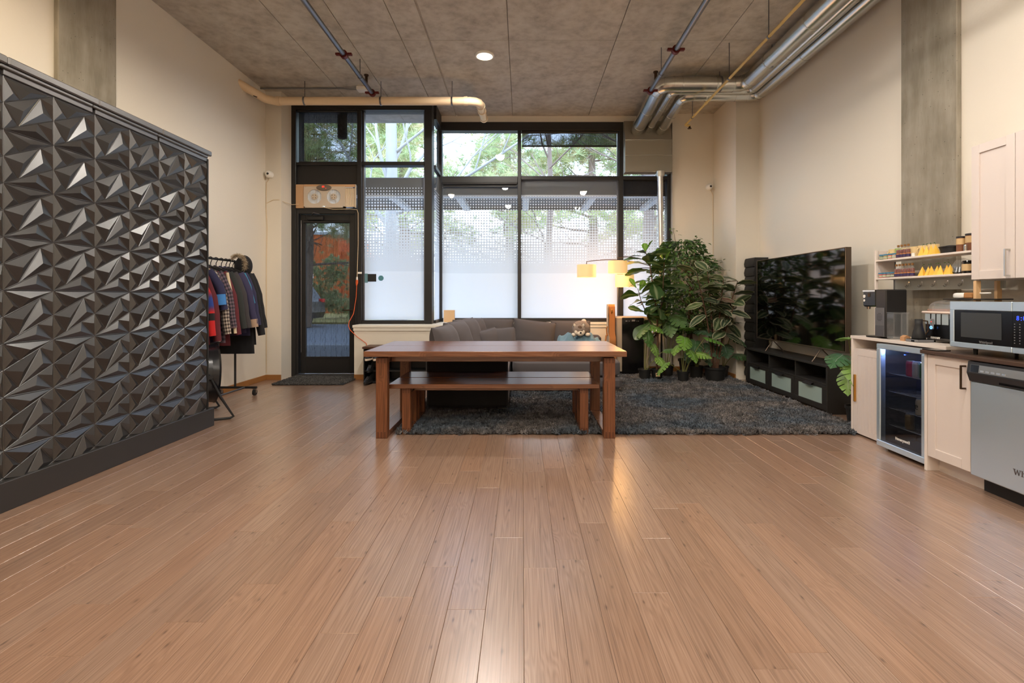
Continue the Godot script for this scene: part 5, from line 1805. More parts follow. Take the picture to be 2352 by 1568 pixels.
	for q in [[0.935, 1.575, 7.3, 1.80], [1.385, 1.63, 7.28, 1.83], [1.53, 1.44, 7.5, 1.66]]:
		var c := D(q[0], q[1], q[2])
		var top := c + Vector3(0, 0.093, 0)
		var p0 := D(2.15, 1.62, 7.74)
		var mid := (p0 + top) * 0.5
		mid.y = q[3] + 0.02
		var pts := []
		for k in 17:
			var e := k / 16.0
			pts.append(p0.lerp(mid, e).lerp(mid.lerp(top + Vector3(0, 0.045, 0), e), e))
		pts.append(top + Vector3(0, 0.02, 0))
		pts.append(top - Vector3(0, 0.02, 0))
		part(fl, "arm", M().tube(pts, 0.006, 8), mats.bronze)
		var sh := M()
		sh.lathe([Vector2(0.138, -0.092), Vector2(0.1385, -0.085), Vector2(0.139, 0.085), Vector2(0.138, 0.092), Vector2(0.136, 0.092), Vector2(0.136, -0.092), Vector2(0.138, -0.092)], c, 40)
		var so := part(fl, "lamp_shade", sh, shade_m, "glowing cream drum shade")
		var sp2 := M()
		for k in 3:
			var a := TAU * k / 3
			sp2.cyl(c + Vector3(0, 0.075, 0), c + Vector3(0.136 * cos(a), 0.075, 0.136 * sin(a)), 0.002, 0.002, 5)
		sp2.cyl(c + Vector3(0, 0.02, 0), c + Vector3(0, 0.10, 0), 0.016, 0.016, 10)
		part(so, "socket", sp2, mats.bronze)
		part(so, "bulb", M().blob(c + Vector3(0, -0.02, 0), Vector3(0.03, 0.04, 0.03)), glow("lamp_bulb", Color(1.0, 0.78, 0.5), 6.0))
		var l := OmniLight3D.new()
		l.name = "floor_lamp_glow"
		l.position = c + Vector3(0, -0.02, 0) - fl.position
		l.light_color = Color(1.0, 0.74, 0.45)
		l.light_energy = SHADE_LAMP
		l.light_size = 0.03
		l.omni_range = 12.0
		l.omni_attenuation = 2.0
		l.shadow_enabled = true
		fl.add_child(l, true)
	# television stand
	var bs := mat("black_stain", Color(0.15, 0.145, 0.14), 0.5)
	var ts := thing("tv_stand", "low black-brown television stand with three frosted glass drawers along the east wall", "stand", D(3.26, 0, 6.0))
	part(ts, "top_board", M().bx(3.085, 3.425, 0.476, 0.50, 5.08, 6.925, 0.003), bs)
	part(ts, "shelf", M().bx(3.10, 3.42, 0.29, 0.308, 5.09, 6.92, 0.002), bs)
	part(ts, "bottom_board", M().bx(3.12, 3.42, 0.03, 0.05, 5.10, 6.91, 0.002), bs)
	part(ts, "back_panel", M().bx(3.412, 3.42, 0.03, 0.476, 5.09, 6.92), bs)
	part(ts, "side_panel", M().bx(3.095, 3.42, 0.0, 0.476, 5.085, 5.11, 0.002), bs)
	part(ts, "side_panel", M().bx(3.095, 3.42, 0.0, 0.476, 6.90, 6.922, 0.002), bs)
	part(ts, "plinth", M().bx(3.14, 3.16, 0.0, 0.04, 5.11, 6.90), bs)
	for d in [5.70, 6.31]:
		part(ts, "divider", M().bx(3.105, 3.42, 0.308, 0.476, d - 0.009, d + 0.009, 0.002), bs)
	var fg := mat("frosted_glass", Color(0.60, 0.68, 0.66), 0.45)
	for k in 3:
		var a: float = [5.112, 5.708, 6.316][k]
		var b: float = [5.698, 6.304, 6.896][k]
		var dr := part(ts, "drawer", M().bx(3.097, 3.118, 0.035, 0.09, a, b, 0.002), bs)
		for q in [[0.255, 0.288, a, b], [0.09, 0.255, a, a + 0.07], [0.09, 0.255, b - 0.07, b]]:
			part(dr, "frame_bar", M().bx(3.097, 3.118, q[0], q[1], q[2], q[3], 0.002), bs)
		part(dr, "frosted_pane", M().bx(3.104, 3.112, 0.085, 0.26, a + 0.065, b - 0.065), fg, "pale frosted glass pane")
		var hm := M()
		hm.tube([D(3.10, 0.283, (a + b) * 0.5 - 0.085), D(3.10, 0.283, (a + b) * 0.5 + 0.085)], 0.004, 6)
		hm.quad(D(3.097, 0.288, (a + b) * 0.5 + 0.08), D(3.068, 0.272, (a + b) * 0.5 + 0.08), D(3.068, 0.272, (a + b) * 0.5 - 0.08), D(3.097, 0.288, (a + b) * 0.5 - 0.08))
		hm.bx(3.064, 3.070, 0.256, 0.273, (a + b) * 0.5 - 0.08, (a + b) * 0.5 + 0.08, 0.002)
		part(dr, "pull", hm, mats.dark_steel, "grey metal pull tab")
	# television
	var tv := thing("television", "very large flat television reflecting the plants, on the black stand", "television", D(3.19, 0.5, 5.8))
	part(tv, "housing", M().bx(3.156, 3.205, 0.648, 1.68, 4.885, 6.72, 0.006), mats.black_plastic)
	part(tv, "screen", M().bx(3.150, 3.157, 0.662, 1.672, 4.895, 6.71), mat("tv_glass", Color(0.012, 0.012, 0.014), 0.06, 0.0, 0.75))
	var bz := M()
	bz.bx(3.146, 3.162, 0.645, 0.662, 4.88, 6.722, 0.002)
	bz.bx(3.146, 3.162, 1.674, 1.683, 4.88, 6.722, 0.002)
	bz.bx(3.146, 3.205, 0.645, 1.683, 4.876, 4.884, 0.002)
	bz.bx(3.146, 3.205, 0.645, 1.683, 6.718, 6.726, 0.002)
	part(tv, "bezel", bz, mat("bezel_metal", Color(0.45, 0.40, 0.36), 0.35, 0.9))
	for d in [5.32, 6.35]:
		part(tv, "foot", M().tube([D(3.09, 0.506, d + 0.02), D(3.175, 0.65, d), D(3.30, 0.506, d - 0.03)], 0.008, 8), mats.bezel_metal)
	# black corrugated panel in the corner
	var wvp := thing("corrugated_panel", "tall black stack of corrugated panels standing in the corner behind the television", "panel", D(3.31, 0, 7.1))
	part(wvp, "body", M().bx(3.235, 3.42, 0.0, 1.748, 6.96, 7.255, 0.003), mats.black_soft)
	for k in 13:
		var y := 0.06 + k * 0.13
		var w := PackedVector2Array([Vector2(0, 0), Vector2(-0.018, 0.006), Vector2(-0.026, 0.05), Vector2(-0.014, 0.11), Vector2(-0.004, 0.128), Vector2(0, 0.128)])
		w.reverse()
		var wm := M()
		wm.xf = wm.xf * Transform3D(Basis(), D(3.236, y, 6.955))
		wm.extrude(w, 0.30, true)
		part(wvp, "corrugation", wm, mats.black_soft)

const SHADE_LAMP := 0.3

# a leaf lying along -z from its stalk at the origin, face up
func leaf_mesh(ln: float, wd: float, kind: int, droop: float, fold: float, c_in: Color, c_edge: Color, edge := 0.0) -> ArrayMesh:
	var m := L()
	m.colored = true
	var prof := func(t: float) -> float:
		match kind:
			0: # fiddle: waisted, broad towards the tip
				return pow(sin(PI * clampf(t * 0.97 + 0.015, 0, 1)), 0.55) * (0.42 + 0.72 * t - 0.12 * sin(TAU * t))
			1: # broad ellipse
				return pow(sin(PI * clampf(t, 0.001, 0.999)), 0.7) * (1.0 if t < 0.85 else 1.0 - (t - 0.85) * 1.5)
		return sin(PI * pow(t, 0.8)) # small pointed leaf
	var nu := 6 if kind < 2 else 2
	var nv := 12 if kind < 2 else 4
	var i0 := m.v.size()
	m.grid(func(u: float, t: float) -> Vector3:
		var s := u * 2.0 - 1.0
		var w: float = prof.call(t) * wd * 0.5 + 0.0004
		return Vector3(s * w, fold * absf(s) * w - droop * ln * t * t + 0.012 * ln * sin(t * 20.0) * absf(s) * (1.0 if kind < 2 else 0.0), -ln * t), nu, nv)
	for j in nv + 1:
		for i in nu + 1:
			var s := absf(float(i) / nu * 2.0 - 1.0)
			var t := float(j) / nv
			var e := 1.0 if (s > 1.0 - edge or t > 1.0 - edge * 0.3) and edge > 0.0 else 0.0
			var c := c_in.lerp(c_edge, e)
			if kind < 2 and s < 0.01:
				c = c.lerp(Color(0.55, 0.6, 0.35), 0.35)
			m.col[i0 + j * (nu + 1) + i] = c
	return m.done()

# a split monstera leaf: heart outline, deep side cuts
func monstera_mesh(size: float, c: Color, cuts: int, sd: int) -> ArrayMesh:
	var r := RandomNumberGenerator.new()
	r.seed = sd
	var half := PackedVector2Array()
	half.append(Vector2(0.0, 0.0))
	half.append(Vector2(0.10, -0.10))
	half.append(Vector2(0.26, -0.13))
	var hw := func(t: float) -> float: return 0.47 * pow(maxf(sin(PI * pow(clampf(t * 0.86 + 0.14, 0, 1), 0.85)), 0.0), 0.75)
	var n := cuts * 4
	for k in n + 1:
		var t := lerpf(0.0, 0.97, float(k) / n)
		var w: float = hw.call(t)
		if k % 4 == 2 and k > 2 and k < n - 1:
			half.append(Vector2(w * 1.0, t - 0.03))
			half.append(Vector2(w * r.randf_range(0.28, 0.4), t - 0.10))
			half.append(Vector2(w * 0.36, t - 0.085))
			half.append(Vector2(w * 0.96, t + 0.028))
		else:
			half.append(Vector2(w * r.randf_range(0.97, 1.03), t))
	var poly := half.duplicate()
	poly.append(Vector2(0, 1.03))
	for k in range(half.size() - 1, 0, -1):
		poly.append(Vector2(-half[k].x, half[k].y))
	var tris := Geometry2D.triangulate_polygon(poly)
	var m := L()
	m.colored = true
	var at := func(q: Vector2) -> Vector3:
		return Vector3(q.x, -0.42 * absf(q.x) * absf(q.x) * 1.6 + 0.10 * absf(q.x) - 0.34 * q.y * q.y + 0.015 * sin(q.y * 38.0) * absf(q.x), -q.y) * size
	# split long triangles once so that the leaf can bend
	var todo := []
	for k in range(0, tris.size(), 3):
		todo.append([poly[tris[k]], poly[tris[k + 1]], poly[tris[k + 2]], 0])
	while todo.size() > 0:
		var q: Array = todo.pop_back()
		var best := 0
		for k in 3:
			if (q[k] as Vector2).distance_to(q[(k + 1) % 3]) > (q[best] as Vector2).distance_to(q[(best + 1) % 3]):
				best = k
		var ea: Vector2 = q[best]
		var eb: Vector2 = q[(best + 1) % 3]
		if ea.distance_to(eb) > 0.24 and q[3] < 4:
			var mid := (ea + eb) * 0.5
			todo.append([ea, mid, q[(best + 2) % 3], q[3] + 1])
			todo.append([mid, eb, q[(best + 2) % 3], q[3] + 1])
			continue
		var pa: Vector3 = at.call(q[0])
		var pb: Vector3 = at.call(q[1])
		var pc: Vector3 = at.call(q[2])
		m.cc = c.lightened(r.randf() * 0.04)
		if (pb - pa).cross(pc - pa).y < 0:
			m.tri(pa, pc, pb)
		else:
			m.tri(pa, pb, pc)
	m.cc = c.lightened(0.25)
	m.tube([Vector3(0, 0.003, 0.0), Vector3(0, 0.003 - 0.34 * 0.25 * size, -0.5 * size), Vector3(0, 0.003 - 0.34 * size, -size)], [0.004, 0.003, 0.001], 5, false)
	return m.done()

func pot(t: Node3D, r: float, ht: float, label := "") -> void:
	var pm := L()
	pm.lathe([Vector2(0.0, 0.0), Vector2(r * 0.78, 0.0), Vector2(r * 0.80, 0.008), Vector2(r * 0.95, ht * 0.86), Vector2(r * 1.04, ht * 0.86), Vector2(r * 1.05, ht), Vector2(r * 0.97, ht), Vector2(r * 0.93, ht * 0.88), Vector2(0.0, ht * 0.88)], Vector3.ZERO, 28)
	part(t, "pot", pm, mats.black_soft, label)

func aim(dir: Vector3, roll := 0.0) -> Basis:
	# turns -z along dir, keeping the face up
	var z := -dir.normalized()
	var x := Vector3.UP.cross(z)
	if x.length() < 0.01:
		x = Vector3.RIGHT
	x = x.normalized()
	return Basis(x, z.cross(x), z) * Basis(Vector3.BACK, roll)

func monstera(label: String, at: Vector3, pr: float, ph: float, leaves: Array, cols: Array, group: String) -> void:
	var t := thing("monstera_plant", label, "plant", at, group)
	pot(t, pr, ph)
	for q in leaves:
		# q: leaf base offset, direction, size
		var base: Vector3 = q[0]
		var foot := Vector3(base.x * 0.12, ph * 0.85, base.z * 0.12)
		var st := L()
		var mid := Vector3(base.x * 0.45, lerpf(foot.y, base.y, 0.62), base.z * 0.45)
		var pts := []
		for k in 9:
			var e := k / 8.0
			pts.append(foot.lerp(mid, e).lerp(mid.lerp(base, e), e))
		st.tube(pts, 0.0048, 6)
		part(t, "stem", st, mats.stem_green)
		var c: Color = cols[rng.randi() % cols.size()]
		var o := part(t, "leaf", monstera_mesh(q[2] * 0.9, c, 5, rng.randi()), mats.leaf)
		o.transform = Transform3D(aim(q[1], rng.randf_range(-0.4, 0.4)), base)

func build_plants() -> void:
	var lm := mat("leaf", Color.WHITE, 0.32)
	lm.vertex_color_use_as_albedo = true
	lm.backlight_enabled = true
	lm.backlight = Color(0.45, 0.5, 0.2)
	mat("stem_green", Color(0.48, 0.48, 0.28), 0.55)
	mat("trunk_brown", Color(0.34, 0.23, 0.16), 0.8)
	# fiddle-leaf fig
	var fg := thing("fiddle_leaf_fig", "tall fiddle-leaf fig in front of the lamp shades and the narrow window pane", "plant", D(1.93, 0.02, 7.18))
	pot(fg, 0.085, 0.15)
	part(fg, "pot_label", L().box(Vector3(-0.01, 0.075, 0.083), Vector3(0.06, 0.05, 0.003), 0.0, Basis(Vector3.RIGHT, -0.12)), mat("tag_cream", Color(0.85, 0.72, 0.55), 0.6), "small cream label")
	var bar := L()
	bar.box(Vector3(-0.01, 0.08, 0.0855), Vector3(0.042, 0.014, 0.001), 0.0, Basis(Vector3.RIGHT, -0.12))
	part(fg, "pot_label", bar, mats.black_soft)
	var tr := L()
	var main := [Vector3(0, 0.1, 0), Vector3(0.01, 0.5, 0), Vector3(0.0, 0.9, 0.01), Vector3(-0.06, 1.3, 0.02), Vector3(-0.10, 1.62, 0.0), Vector3(-0.17, 1.84, 0.0)]
	tr.tube(main, [0.017, 0.015, 0.012, 0.010, 0.008, 0.005], 8)
	var br1 := [Vector3(0.0, 0.62, 0), Vector3(-0.12, 0.85, 0.03), Vector3(-0.24, 1.12, 0.05), Vector3(-0.29, 1.3, 0.06)]
	tr.tube(br1, [0.009, 0.008, 0.006, 0.004], 6)
	var br2 := [Vector3(0.0, 0.86, 0), Vector3(0.08, 1.1, 0.0), Vector3(0.09, 1.4, 0.0), Vector3(0.11, 1.72, -0.02)]
	tr.tube(br2, [0.009, 0.008, 0.006, 0.004], 6)
	part(fg, "trunk", tr, mats.trunk_brown)
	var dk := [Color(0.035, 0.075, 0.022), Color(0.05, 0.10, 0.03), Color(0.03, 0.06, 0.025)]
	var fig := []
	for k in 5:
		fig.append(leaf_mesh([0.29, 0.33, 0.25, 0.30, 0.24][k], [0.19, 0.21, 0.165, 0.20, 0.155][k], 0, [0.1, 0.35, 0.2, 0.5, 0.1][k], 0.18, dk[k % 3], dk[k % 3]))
	var fig_bright := leaf_mesh(0.17, 0.10, 0, 0.05, 0.2, Color(0.16, 0.33, 0.04), Color(0.2, 0.35, 0.05))
	for st in [[main, 0.42, 30], [br1, 0.2, 13], [br2, 0.2, 18]]:
		var path: Array = st[0]
		for k in st[2]:
			var e: float = lerpf(st[1], 1.0, k / float(st[2] - 1))
			var f: float = e * (path.size() - 1)
			var i := mini(int(f), path.size() - 2)
			var p: Vector3 = (path[i] as Vector3).lerp(path[i + 1], f - i)
			var a: float = k * 2.4 + rng.randf_range(-0.5, 0.5)
			var up := lerpf(-0.45, 0.45, e) + rng.randf_range(-0.4, 0.4)
			if k >= st[2] - 2:
				up = 1.6
			var tip: bool = k >= int(st[2]) - 2
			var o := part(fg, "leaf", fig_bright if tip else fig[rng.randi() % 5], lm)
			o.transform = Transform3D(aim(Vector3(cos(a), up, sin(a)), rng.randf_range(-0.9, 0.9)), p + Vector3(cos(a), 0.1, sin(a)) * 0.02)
	# weeping fig
	var fc := thing("ficus_tree", "bushy small-leaved ficus tree in the corner behind the variegated plant", "plant", D(2.57, 0.02, 7.72))
	pot(fc, 0.16, 0.22)
	var ft := L()
	ft.tube([Vector3(0.01, 0.15, 0), Vector3(0.03, 0.5, 0.01), Vector3(0.0, 0.9, 0), Vector3(0.02, 1.3, 0), Vector3(-0.03, 1.8, 0)], [0.028, 0.025, 0.02, 0.014, 0.006], 8)
	ft.tube([Vector3(-0.02, 0.15, 0), Vector3(-0.03, 0.5, -0.01), Vector3(0.03, 0.9, 0), Vector3(-0.1, 1.4, 0)], [0.02, 0.018, 0.014, 0.006], 8)
	for k in 34:
		var a := rng.randf() * TAU
		var y := rng.randf_range(0.75, 1.75)
		ft.tube([Vector3(0, y, 0), Vector3(cos(a) * 0.18, y + 0.14, sin(a) * 0.14), Vector3(cos(a) * 0.36, y + 0.12, sin(a) * 0.26)], [0.006, 0.004, 0.002], 5, false)
	part(fc, "trunk", ft, mats.trunk_brown)
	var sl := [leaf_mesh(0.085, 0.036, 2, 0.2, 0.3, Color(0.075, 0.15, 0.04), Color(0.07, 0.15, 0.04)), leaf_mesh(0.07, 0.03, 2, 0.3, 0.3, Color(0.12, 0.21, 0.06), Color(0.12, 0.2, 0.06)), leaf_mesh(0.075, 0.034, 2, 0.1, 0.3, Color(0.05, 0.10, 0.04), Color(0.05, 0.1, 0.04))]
	var fc_twigs := []
	for g in 3:
		var xs := []
		for k in 1000:
			var a := rng.randf() * TAU
			var y := rng.randf_range(0.62, 2.05)
			var mx := 0.58 * pow(maxf(sin(PI * clampf((y - 0.42) / 1.75, 0, 1)), 0.0), 0.6)
			var rr := mx * pow(rng.randf(), 0.4)
			var p := Vector3(cos(a) * rr - 0.05 - (0.06 if y > 1.7 else 0.0), y, sin(a) * rr * 0.62)
			xs.append(Transform3D(aim(Vector3(cos(a), rng.randf_range(-0.9, 0.25), sin(a)) + Vector3(rng.randfn(), 0, rng.randfn()) * 0.5, rng.randf_range(-1, 1)), p))
		if g == 1:
			for q in [[Vector3(-0.25, 2.18, 0), 10, 0.06], [Vector3(0.10, 2.06, 0.05), 9, 0.06], [Vector3(0.38, 1.72, 0.05), 16, 0.10]]:
				fc_twigs.append(q[0])
				for k in q[1]:
					var a := rng.randf() * TAU
					xs.append(Transform3D(aim(Vector3(cos(a), rng.randf_range(-0.3, 0.8), sin(a))), q[0] + Vector3(rng.randfn() * q[2], rng.randfn() * q[2] * 0.8, rng.randfn() * q[2] * 0.6)))
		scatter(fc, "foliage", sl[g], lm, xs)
	var tw := L()
	for q in fc_twigs:
		tw.tube([Vector3(q.x * 0.5, q.y - 0.45, 0), Vector3(q.x * 0.8, q.y - 0.2, q.z * 0.5), q + Vector3(0, 0.06, 0)], [0.006, 0.004, 0.002], 5)
	part(fc, "twigs", tw, mats.trunk_brown)
	# variegated rubber plant
	var rb := thing("rubber_plant", "variegated rubber plant with cream-edged leaves in front of the ficus", "plant", D(2.70, 0.02, 7.02))
	pot(rb, 0.15, 0.2)
	var rt := L()
	var stems := []
	for q in [[-0.30, 1.50, 0.12], [-0.10, 1.55, -0.02], [0.10, 1.42, 0.05], [0.30, 1.40, 0.04], [0.24, 1.10, 0.10]]:
		var path := []
		for k in 6:
			var e := k / 5.0
			path.append(Vector3(lerpf(q[0] * 0.12, q[0], pow(e, 1.5)), lerpf(0.15, q[1], e), lerpf(0.0, q[2], e)))
		rt.tube(path, [0.013, 0.012, 0.011, 0.01, 0.008, 0.005], 7)
		stems.append(path)
	part(rb, "stems", rt, mats.trunk_brown)
	var vg := []
	for k in 5:
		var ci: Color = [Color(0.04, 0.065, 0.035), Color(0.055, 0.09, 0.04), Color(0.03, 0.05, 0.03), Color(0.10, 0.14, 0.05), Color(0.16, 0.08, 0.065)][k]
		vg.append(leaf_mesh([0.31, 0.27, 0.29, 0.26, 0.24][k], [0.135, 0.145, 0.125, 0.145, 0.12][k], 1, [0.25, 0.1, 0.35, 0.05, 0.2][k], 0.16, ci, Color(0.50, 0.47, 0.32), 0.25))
	for path in stems:
		for k in 13:
			var e := lerpf(0.54, 1.0, k / 12.0)
			var f: float = e * 5.0
			var i := mini(int(f), 4)
			var p: Vector3 = (path[i] as Vector3).lerp(path[i + 1], f - i)
			var a: float = k * 2.4 + rng.randf_range(-0.6, 0.6)
			var o := part(rb, "leaf", vg[rng.randi() % 5 if rng.randf() < 0.5 else rng.randi() % 3], lm)
			o.transform = Transform3D(aim(Vector3(cos(a), lerpf(-0.45, 0.6, (e - 0.54) / 0.46) + rng.randf_range(-0.3, 0.3), sin(a)), rng.randf_range(-0.8, 0.8)), p)
	# monsteras
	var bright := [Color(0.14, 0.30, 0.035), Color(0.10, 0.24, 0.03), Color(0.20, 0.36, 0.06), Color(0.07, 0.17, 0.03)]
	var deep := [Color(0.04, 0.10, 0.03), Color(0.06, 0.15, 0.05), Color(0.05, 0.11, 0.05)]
	var gp := "monstera plants in black pots"
	monstera("small monstera in a black pot between the air conditioner and the fiddle-leaf fig", D(1.75, 0.02, 7.17), 0.09, 0.15,
		[[Vector3(-0.02, 0.74, 0.05), Vector3(-0.6, -0.25, 0.8), 0.27], [Vector3(0.06, 0.78, 0.02), Vector3(0.7, -0.2, 0.6), 0.25], [Vector3(0.02, 0.70, 0.10), Vector3(0.1, -0.9, 0.8), 0.26], [Vector3(0.10, 0.50, 0.08), Vector3(0.5, -0.9, 0.5), 0.20], [Vector3(0.25, 0.42, 0.10), Vector3(0.9, 0.35, 0.4), 0.2], [Vector3(0.16, 0.32, 0.12), Vector3(0.4, -0.5, 0.8), 0.19]], bright, gp)
	monstera("bright green monstera in the front black pot in the middle of the plants", D(2.24, 0.02, 6.98), 0.085, 0.15,
		[[Vector3(0.0, 0.62, 0.06), Vector3(-0.2, -0.35, 0.9), 0.28], [Vector3(-0.08, 0.52, 0.08), Vector3(-0.7, -0.35, 0.7), 0.24], [Vector3(0.05, 0.45, 0.12), Vector3(0.3, -0.5, 0.9), 0.24], [Vector3(0.16, 0.40, 0.08), Vector3(0.8, 0.0, 0.5), 0.22], [Vector3(-0.26, 0.27, 0.10), Vector3(-0.8, -0.45, 0.4), 0.25], [Vector3(0.0, 0.72, 0.0), Vector3(0.15, 0.4, 0.8), 0.28], [Vector3(0.3, 0.62, 0.05), Vector3(0.8, -0.1, 0.6), 0.28]], bright, gp)
	monstera("taller monstera standing behind the bright green one", D(2.14, 0.02, 7.42), 0.1, 0.17,
		[[Vector3(-0.10, 0.86, 0.08), Vector3(-0.8, 0.0, 0.5), 0.26], [Vector3(0.06, 0.90, 0.08), Vector3(0.2, -0.2, 0.9), 0.34], [Vector3(0.18, 0.84, 0.05), Vector3(0.8, -0.2, 0.5), 0.27], [Vector3(0.0, 0.80, 0.12), Vector3(-0.2, -0.6, 0.8), 0.27]], [Color(0.10, 0.20, 0.06), Color(0.13, 0.24, 0.08)], gp)
	monstera("dark monstera pushed beside the rubber plant pot", D(2.52, 0.02, 7.26), 0.1, 0.18,
		[[Vector3(0.02, 0.70, 0.1), Vector3(0.1, 0.1, 0.9), 0.32], [Vector3(-0.06, 0.55, 0.14), Vector3(-0.3, -0.6, 0.8), 0.29], [Vector3(0.12, 0.52, 0.14), Vector3(0.5, -0.6, 0.8), 0.29], [Vector3(-0.12, 0.40, 0.14), Vector3(-0.5, -0.3, 0.8), 0.26], [Vector3(0.05, 0.36, 0.16), Vector3(0.2, -0.3, 0.9), 0.26]], deep, gp)
	monstera("dark monstera spreading towards the corrugated panel, behind the rubber plant", D(2.93, 0.02, 7.34), 0.09, 0.17,
		[[Vector3(0.02, 0.80, 0.06), Vector3(0.6, 0.3, 0.6), 0.28], [Vector3(0.08, 0.62, 0.10), Vector3(0.7, -0.3, 0.6), 0.28], [Vector3(-0.02, 0.48, 0.12), Vector3(-0.2, -0.4, 0.9), 0.27], [Vector3(0.12, 0.34, 0.12), Vector3(0.8, 0.1, 0.4), 0.30]], deep, gp)
	monstera("monstera by the kitchen unit, its leaves hanging over the television stand's end", D(3.12, 0.0, 4.66), 0.1, 0.18,
		[[Vector3(-0.10, 0.80, 0.02), Vector3(-0.5, 0.4, 0.75), 0.26], [Vector3(-0.16, 0.66, 0.04), Vector3(-0.8, -0.1, 0.6), 0.27], [Vector3(-0.12, 0.60, 0.12), Vector3(-0.35, -0.5, 0.8), 0.27], [Vector3(-0.06, 0.72, 0.12), Vector3(-0.2, 0.1, 0.9), 0.24], [Vector3(-0.14, 0.52, 0.10), Vector3(-0.5, -0.8, 0.5), 0.24]], [Color(0.16, 0.30, 0.05), Color(0.05, 0.14, 0.06), Color(0.2, 0.36, 0.08)], gp)

# a flat-framed door facing -x: stiles, rails and a set-back panel; returns the door
func shaker_door(t: Node3D, x: float, d0: float, d1: float, y0: float, y1: float, m: Material, fw := 0.055) -> MeshInstance3D:
	var dr := part(t, "door", M().bx(x + 0.009, x + 0.018, y0, y1, d0, d1, 0.001), m)
	for q in [[y0, y1, d0, d0 + fw], [y0, y1, d1 - fw, d1], [y1 - fw, y1, d0 + fw, d1 - fw], [y0, y0 + fw, d0 + fw, d1 - fw]]:
		part(dr, "door_frame", M().bx(x, x + 0.0095, q[0], q[1], q[2], q[3], 0.0012), m)
	return dr

func bar_pull(t: Node3D, x: float, d: float, y0: float, y1: float, m: Material, label: String) -> void:
	var q := M()
	q.bx(x - 0.036, x - 0.026, y0, y1, d - 0.005, d + 0.005, 0.0015)
	for y in [y0 + 0.005, y1 - 0.005]:
		q.bx(x - 0.030, x, y - 0.005, y + 0.005, d - 0.005, d + 0.005, 0.001)
	part(t, "handle", q, m, label)

func jar(p: Vector3, c: Color, label: String, r := 0.021, ht := 0.043) -> void:
	var t := thing("jar", label, "jar", p, "small blue-lidded jars on the hutch shelves")
	org = Vector3.ZERO
	part(t, "contents", L().lathe([Vector2(0.0, 0.001), Vector2(r * 0.9, 0.002), Vector2(r * 0.9, ht * 0.72), Vector2(0.0, ht * 0.72)], Vector3.ZERO, 16), mat("jar_" + c.to_html(false), c, 0.4))
	part(t, "glass", L().lathe([Vector2(r * 0.97, 0.0), Vector2(r, 0.004), Vector2(r, ht * 0.74), Vector2(r * 0.86, ht * 0.84)], Vector3.ZERO, 18, true), mats.clear_plastic)
	part(t, "label_band", L().lathe([Vector2(r * 1.01, ht * 0.18), Vector2(r * 1.01, ht * 0.5)], Vector3.ZERO, 18), mat("jar_label", c.lerp(Color(0.92, 0.86, 0.8), 0.7), 0.6))
	part(t, "lid", L().lathe([Vector2(r * 0.96, ht * 0.82), Vector2(r * 1.02, ht * 0.84), Vector2(r * 1.02, ht * 1.03), Vector2(0.0, ht * 1.05)], Vector3.ZERO, 18), mat("lid_blue", Color(0.18, 0.48, 0.64), 0.4), "blue screw lid")

func bottle(p: Vector3, label: String, proto: Node3D) -> Node3D:
	if proto != null:
		return dup(proto, p, label)
	var t := thing("syrup_bottle", label, "bottle", p, "small red syrup bottles on the hutch shelves")
	org = Vector3.ZERO
	var r := 0.0162
	part(t, "glass", L().lathe([Vector2(0.0, 0.0), Vector2(r, 0.001), Vector2(r, 0.062), Vector2(r * 0.85, 0.071), Vector2(r * 0.45, 0.08), Vector2(r * 0.42, 0.094)], Vector3.ZERO, 18), mat("bottle_glass", Color(0.82, 0.78, 0.74, 0.12), 0.05))
	mats.bottle_glass.transparency = BaseMaterial3D.TRANSPARENCY_ALPHA
	part(t, "syrup", L().lathe([Vector2(0.0, 0.002), Vector2(r * 0.93, 0.003), Vector2(r * 0.93, 0.060), Vector2(r * 0.8, 0.067), Vector2(0.0, 0.067)], Vector3.ZERO, 18), mat("syrup_red", Color(0.42, 0.05, 0.05), 0.2), "dark red syrup")
	part(t, "label", L().lathe([Vector2(r * 1.02, 0.006), Vector2(r * 1.02, 0.028)], Vector3.ZERO, 18), mat("label_violet", Color(0.22, 0.17, 0.34), 0.5), "violet label")
	part(t, "label_stripe", L().lathe([Vector2(r * 1.025, 0.029), Vector2(r * 1.025, 0.034)], Vector3.ZERO, 18), mat("label_gold", Color(0.85, 0.55, 0.25), 0.5))
	part(t, "cork", L().lathe([Vector2(0.0, 0.09), Vector2(r * 0.56, 0.09), Vector2(r * 0.56, 0.107), Vector2(0.0, 0.108)], Vector3.ZERO, 14), mat("cork", Color(0.52, 0.36, 0.18), 0.7), "brown cap")
	return t

func pyramid(p: Vector3, label: String, turn: float) -> void:
	var t := thing("tea_pyramid", label, "tea packet", p, "yellow tea pyramids on the hutch shelves", turn)
	org = Vector3.ZERO
	var a := 0.0215
	var hh := 0.075
	var q := [Vector3(-a, 0, a), Vector3(a, 0, a), Vector3(a, 0, -a), Vector3(-a, 0, -a)]
	var m := L()
	var top := Vector3(0, hh, 0)
	for k in 4:
		m.tri(q[k], q[(k + 1) % 4], top)
	m.quad(q[3], q[2], q[1], q[0])
	part(t, "packet", m, mat("tea_yellow", Color(0.93, 0.74, 0.28), 0.6))
	var lf := L()
	lf.tube([Vector3(0, hh * 0.97, 0), Vector3(0.004, hh + 0.012, 0), Vector3(0.010, hh + 0.016, 0)], [0.0012, 0.001, 0.0008], 4)
	lf.blob(Vector3(0.013, hh + 0.014, 0), Vector3(0.006, 0.003, 0.004), 1, 1, Basis(), 8, 6)
	part(t, "leaf_tag", lf, mat("tag_green", Color(0.22, 0.36, 0.10), 0.6), "green leaf tag")

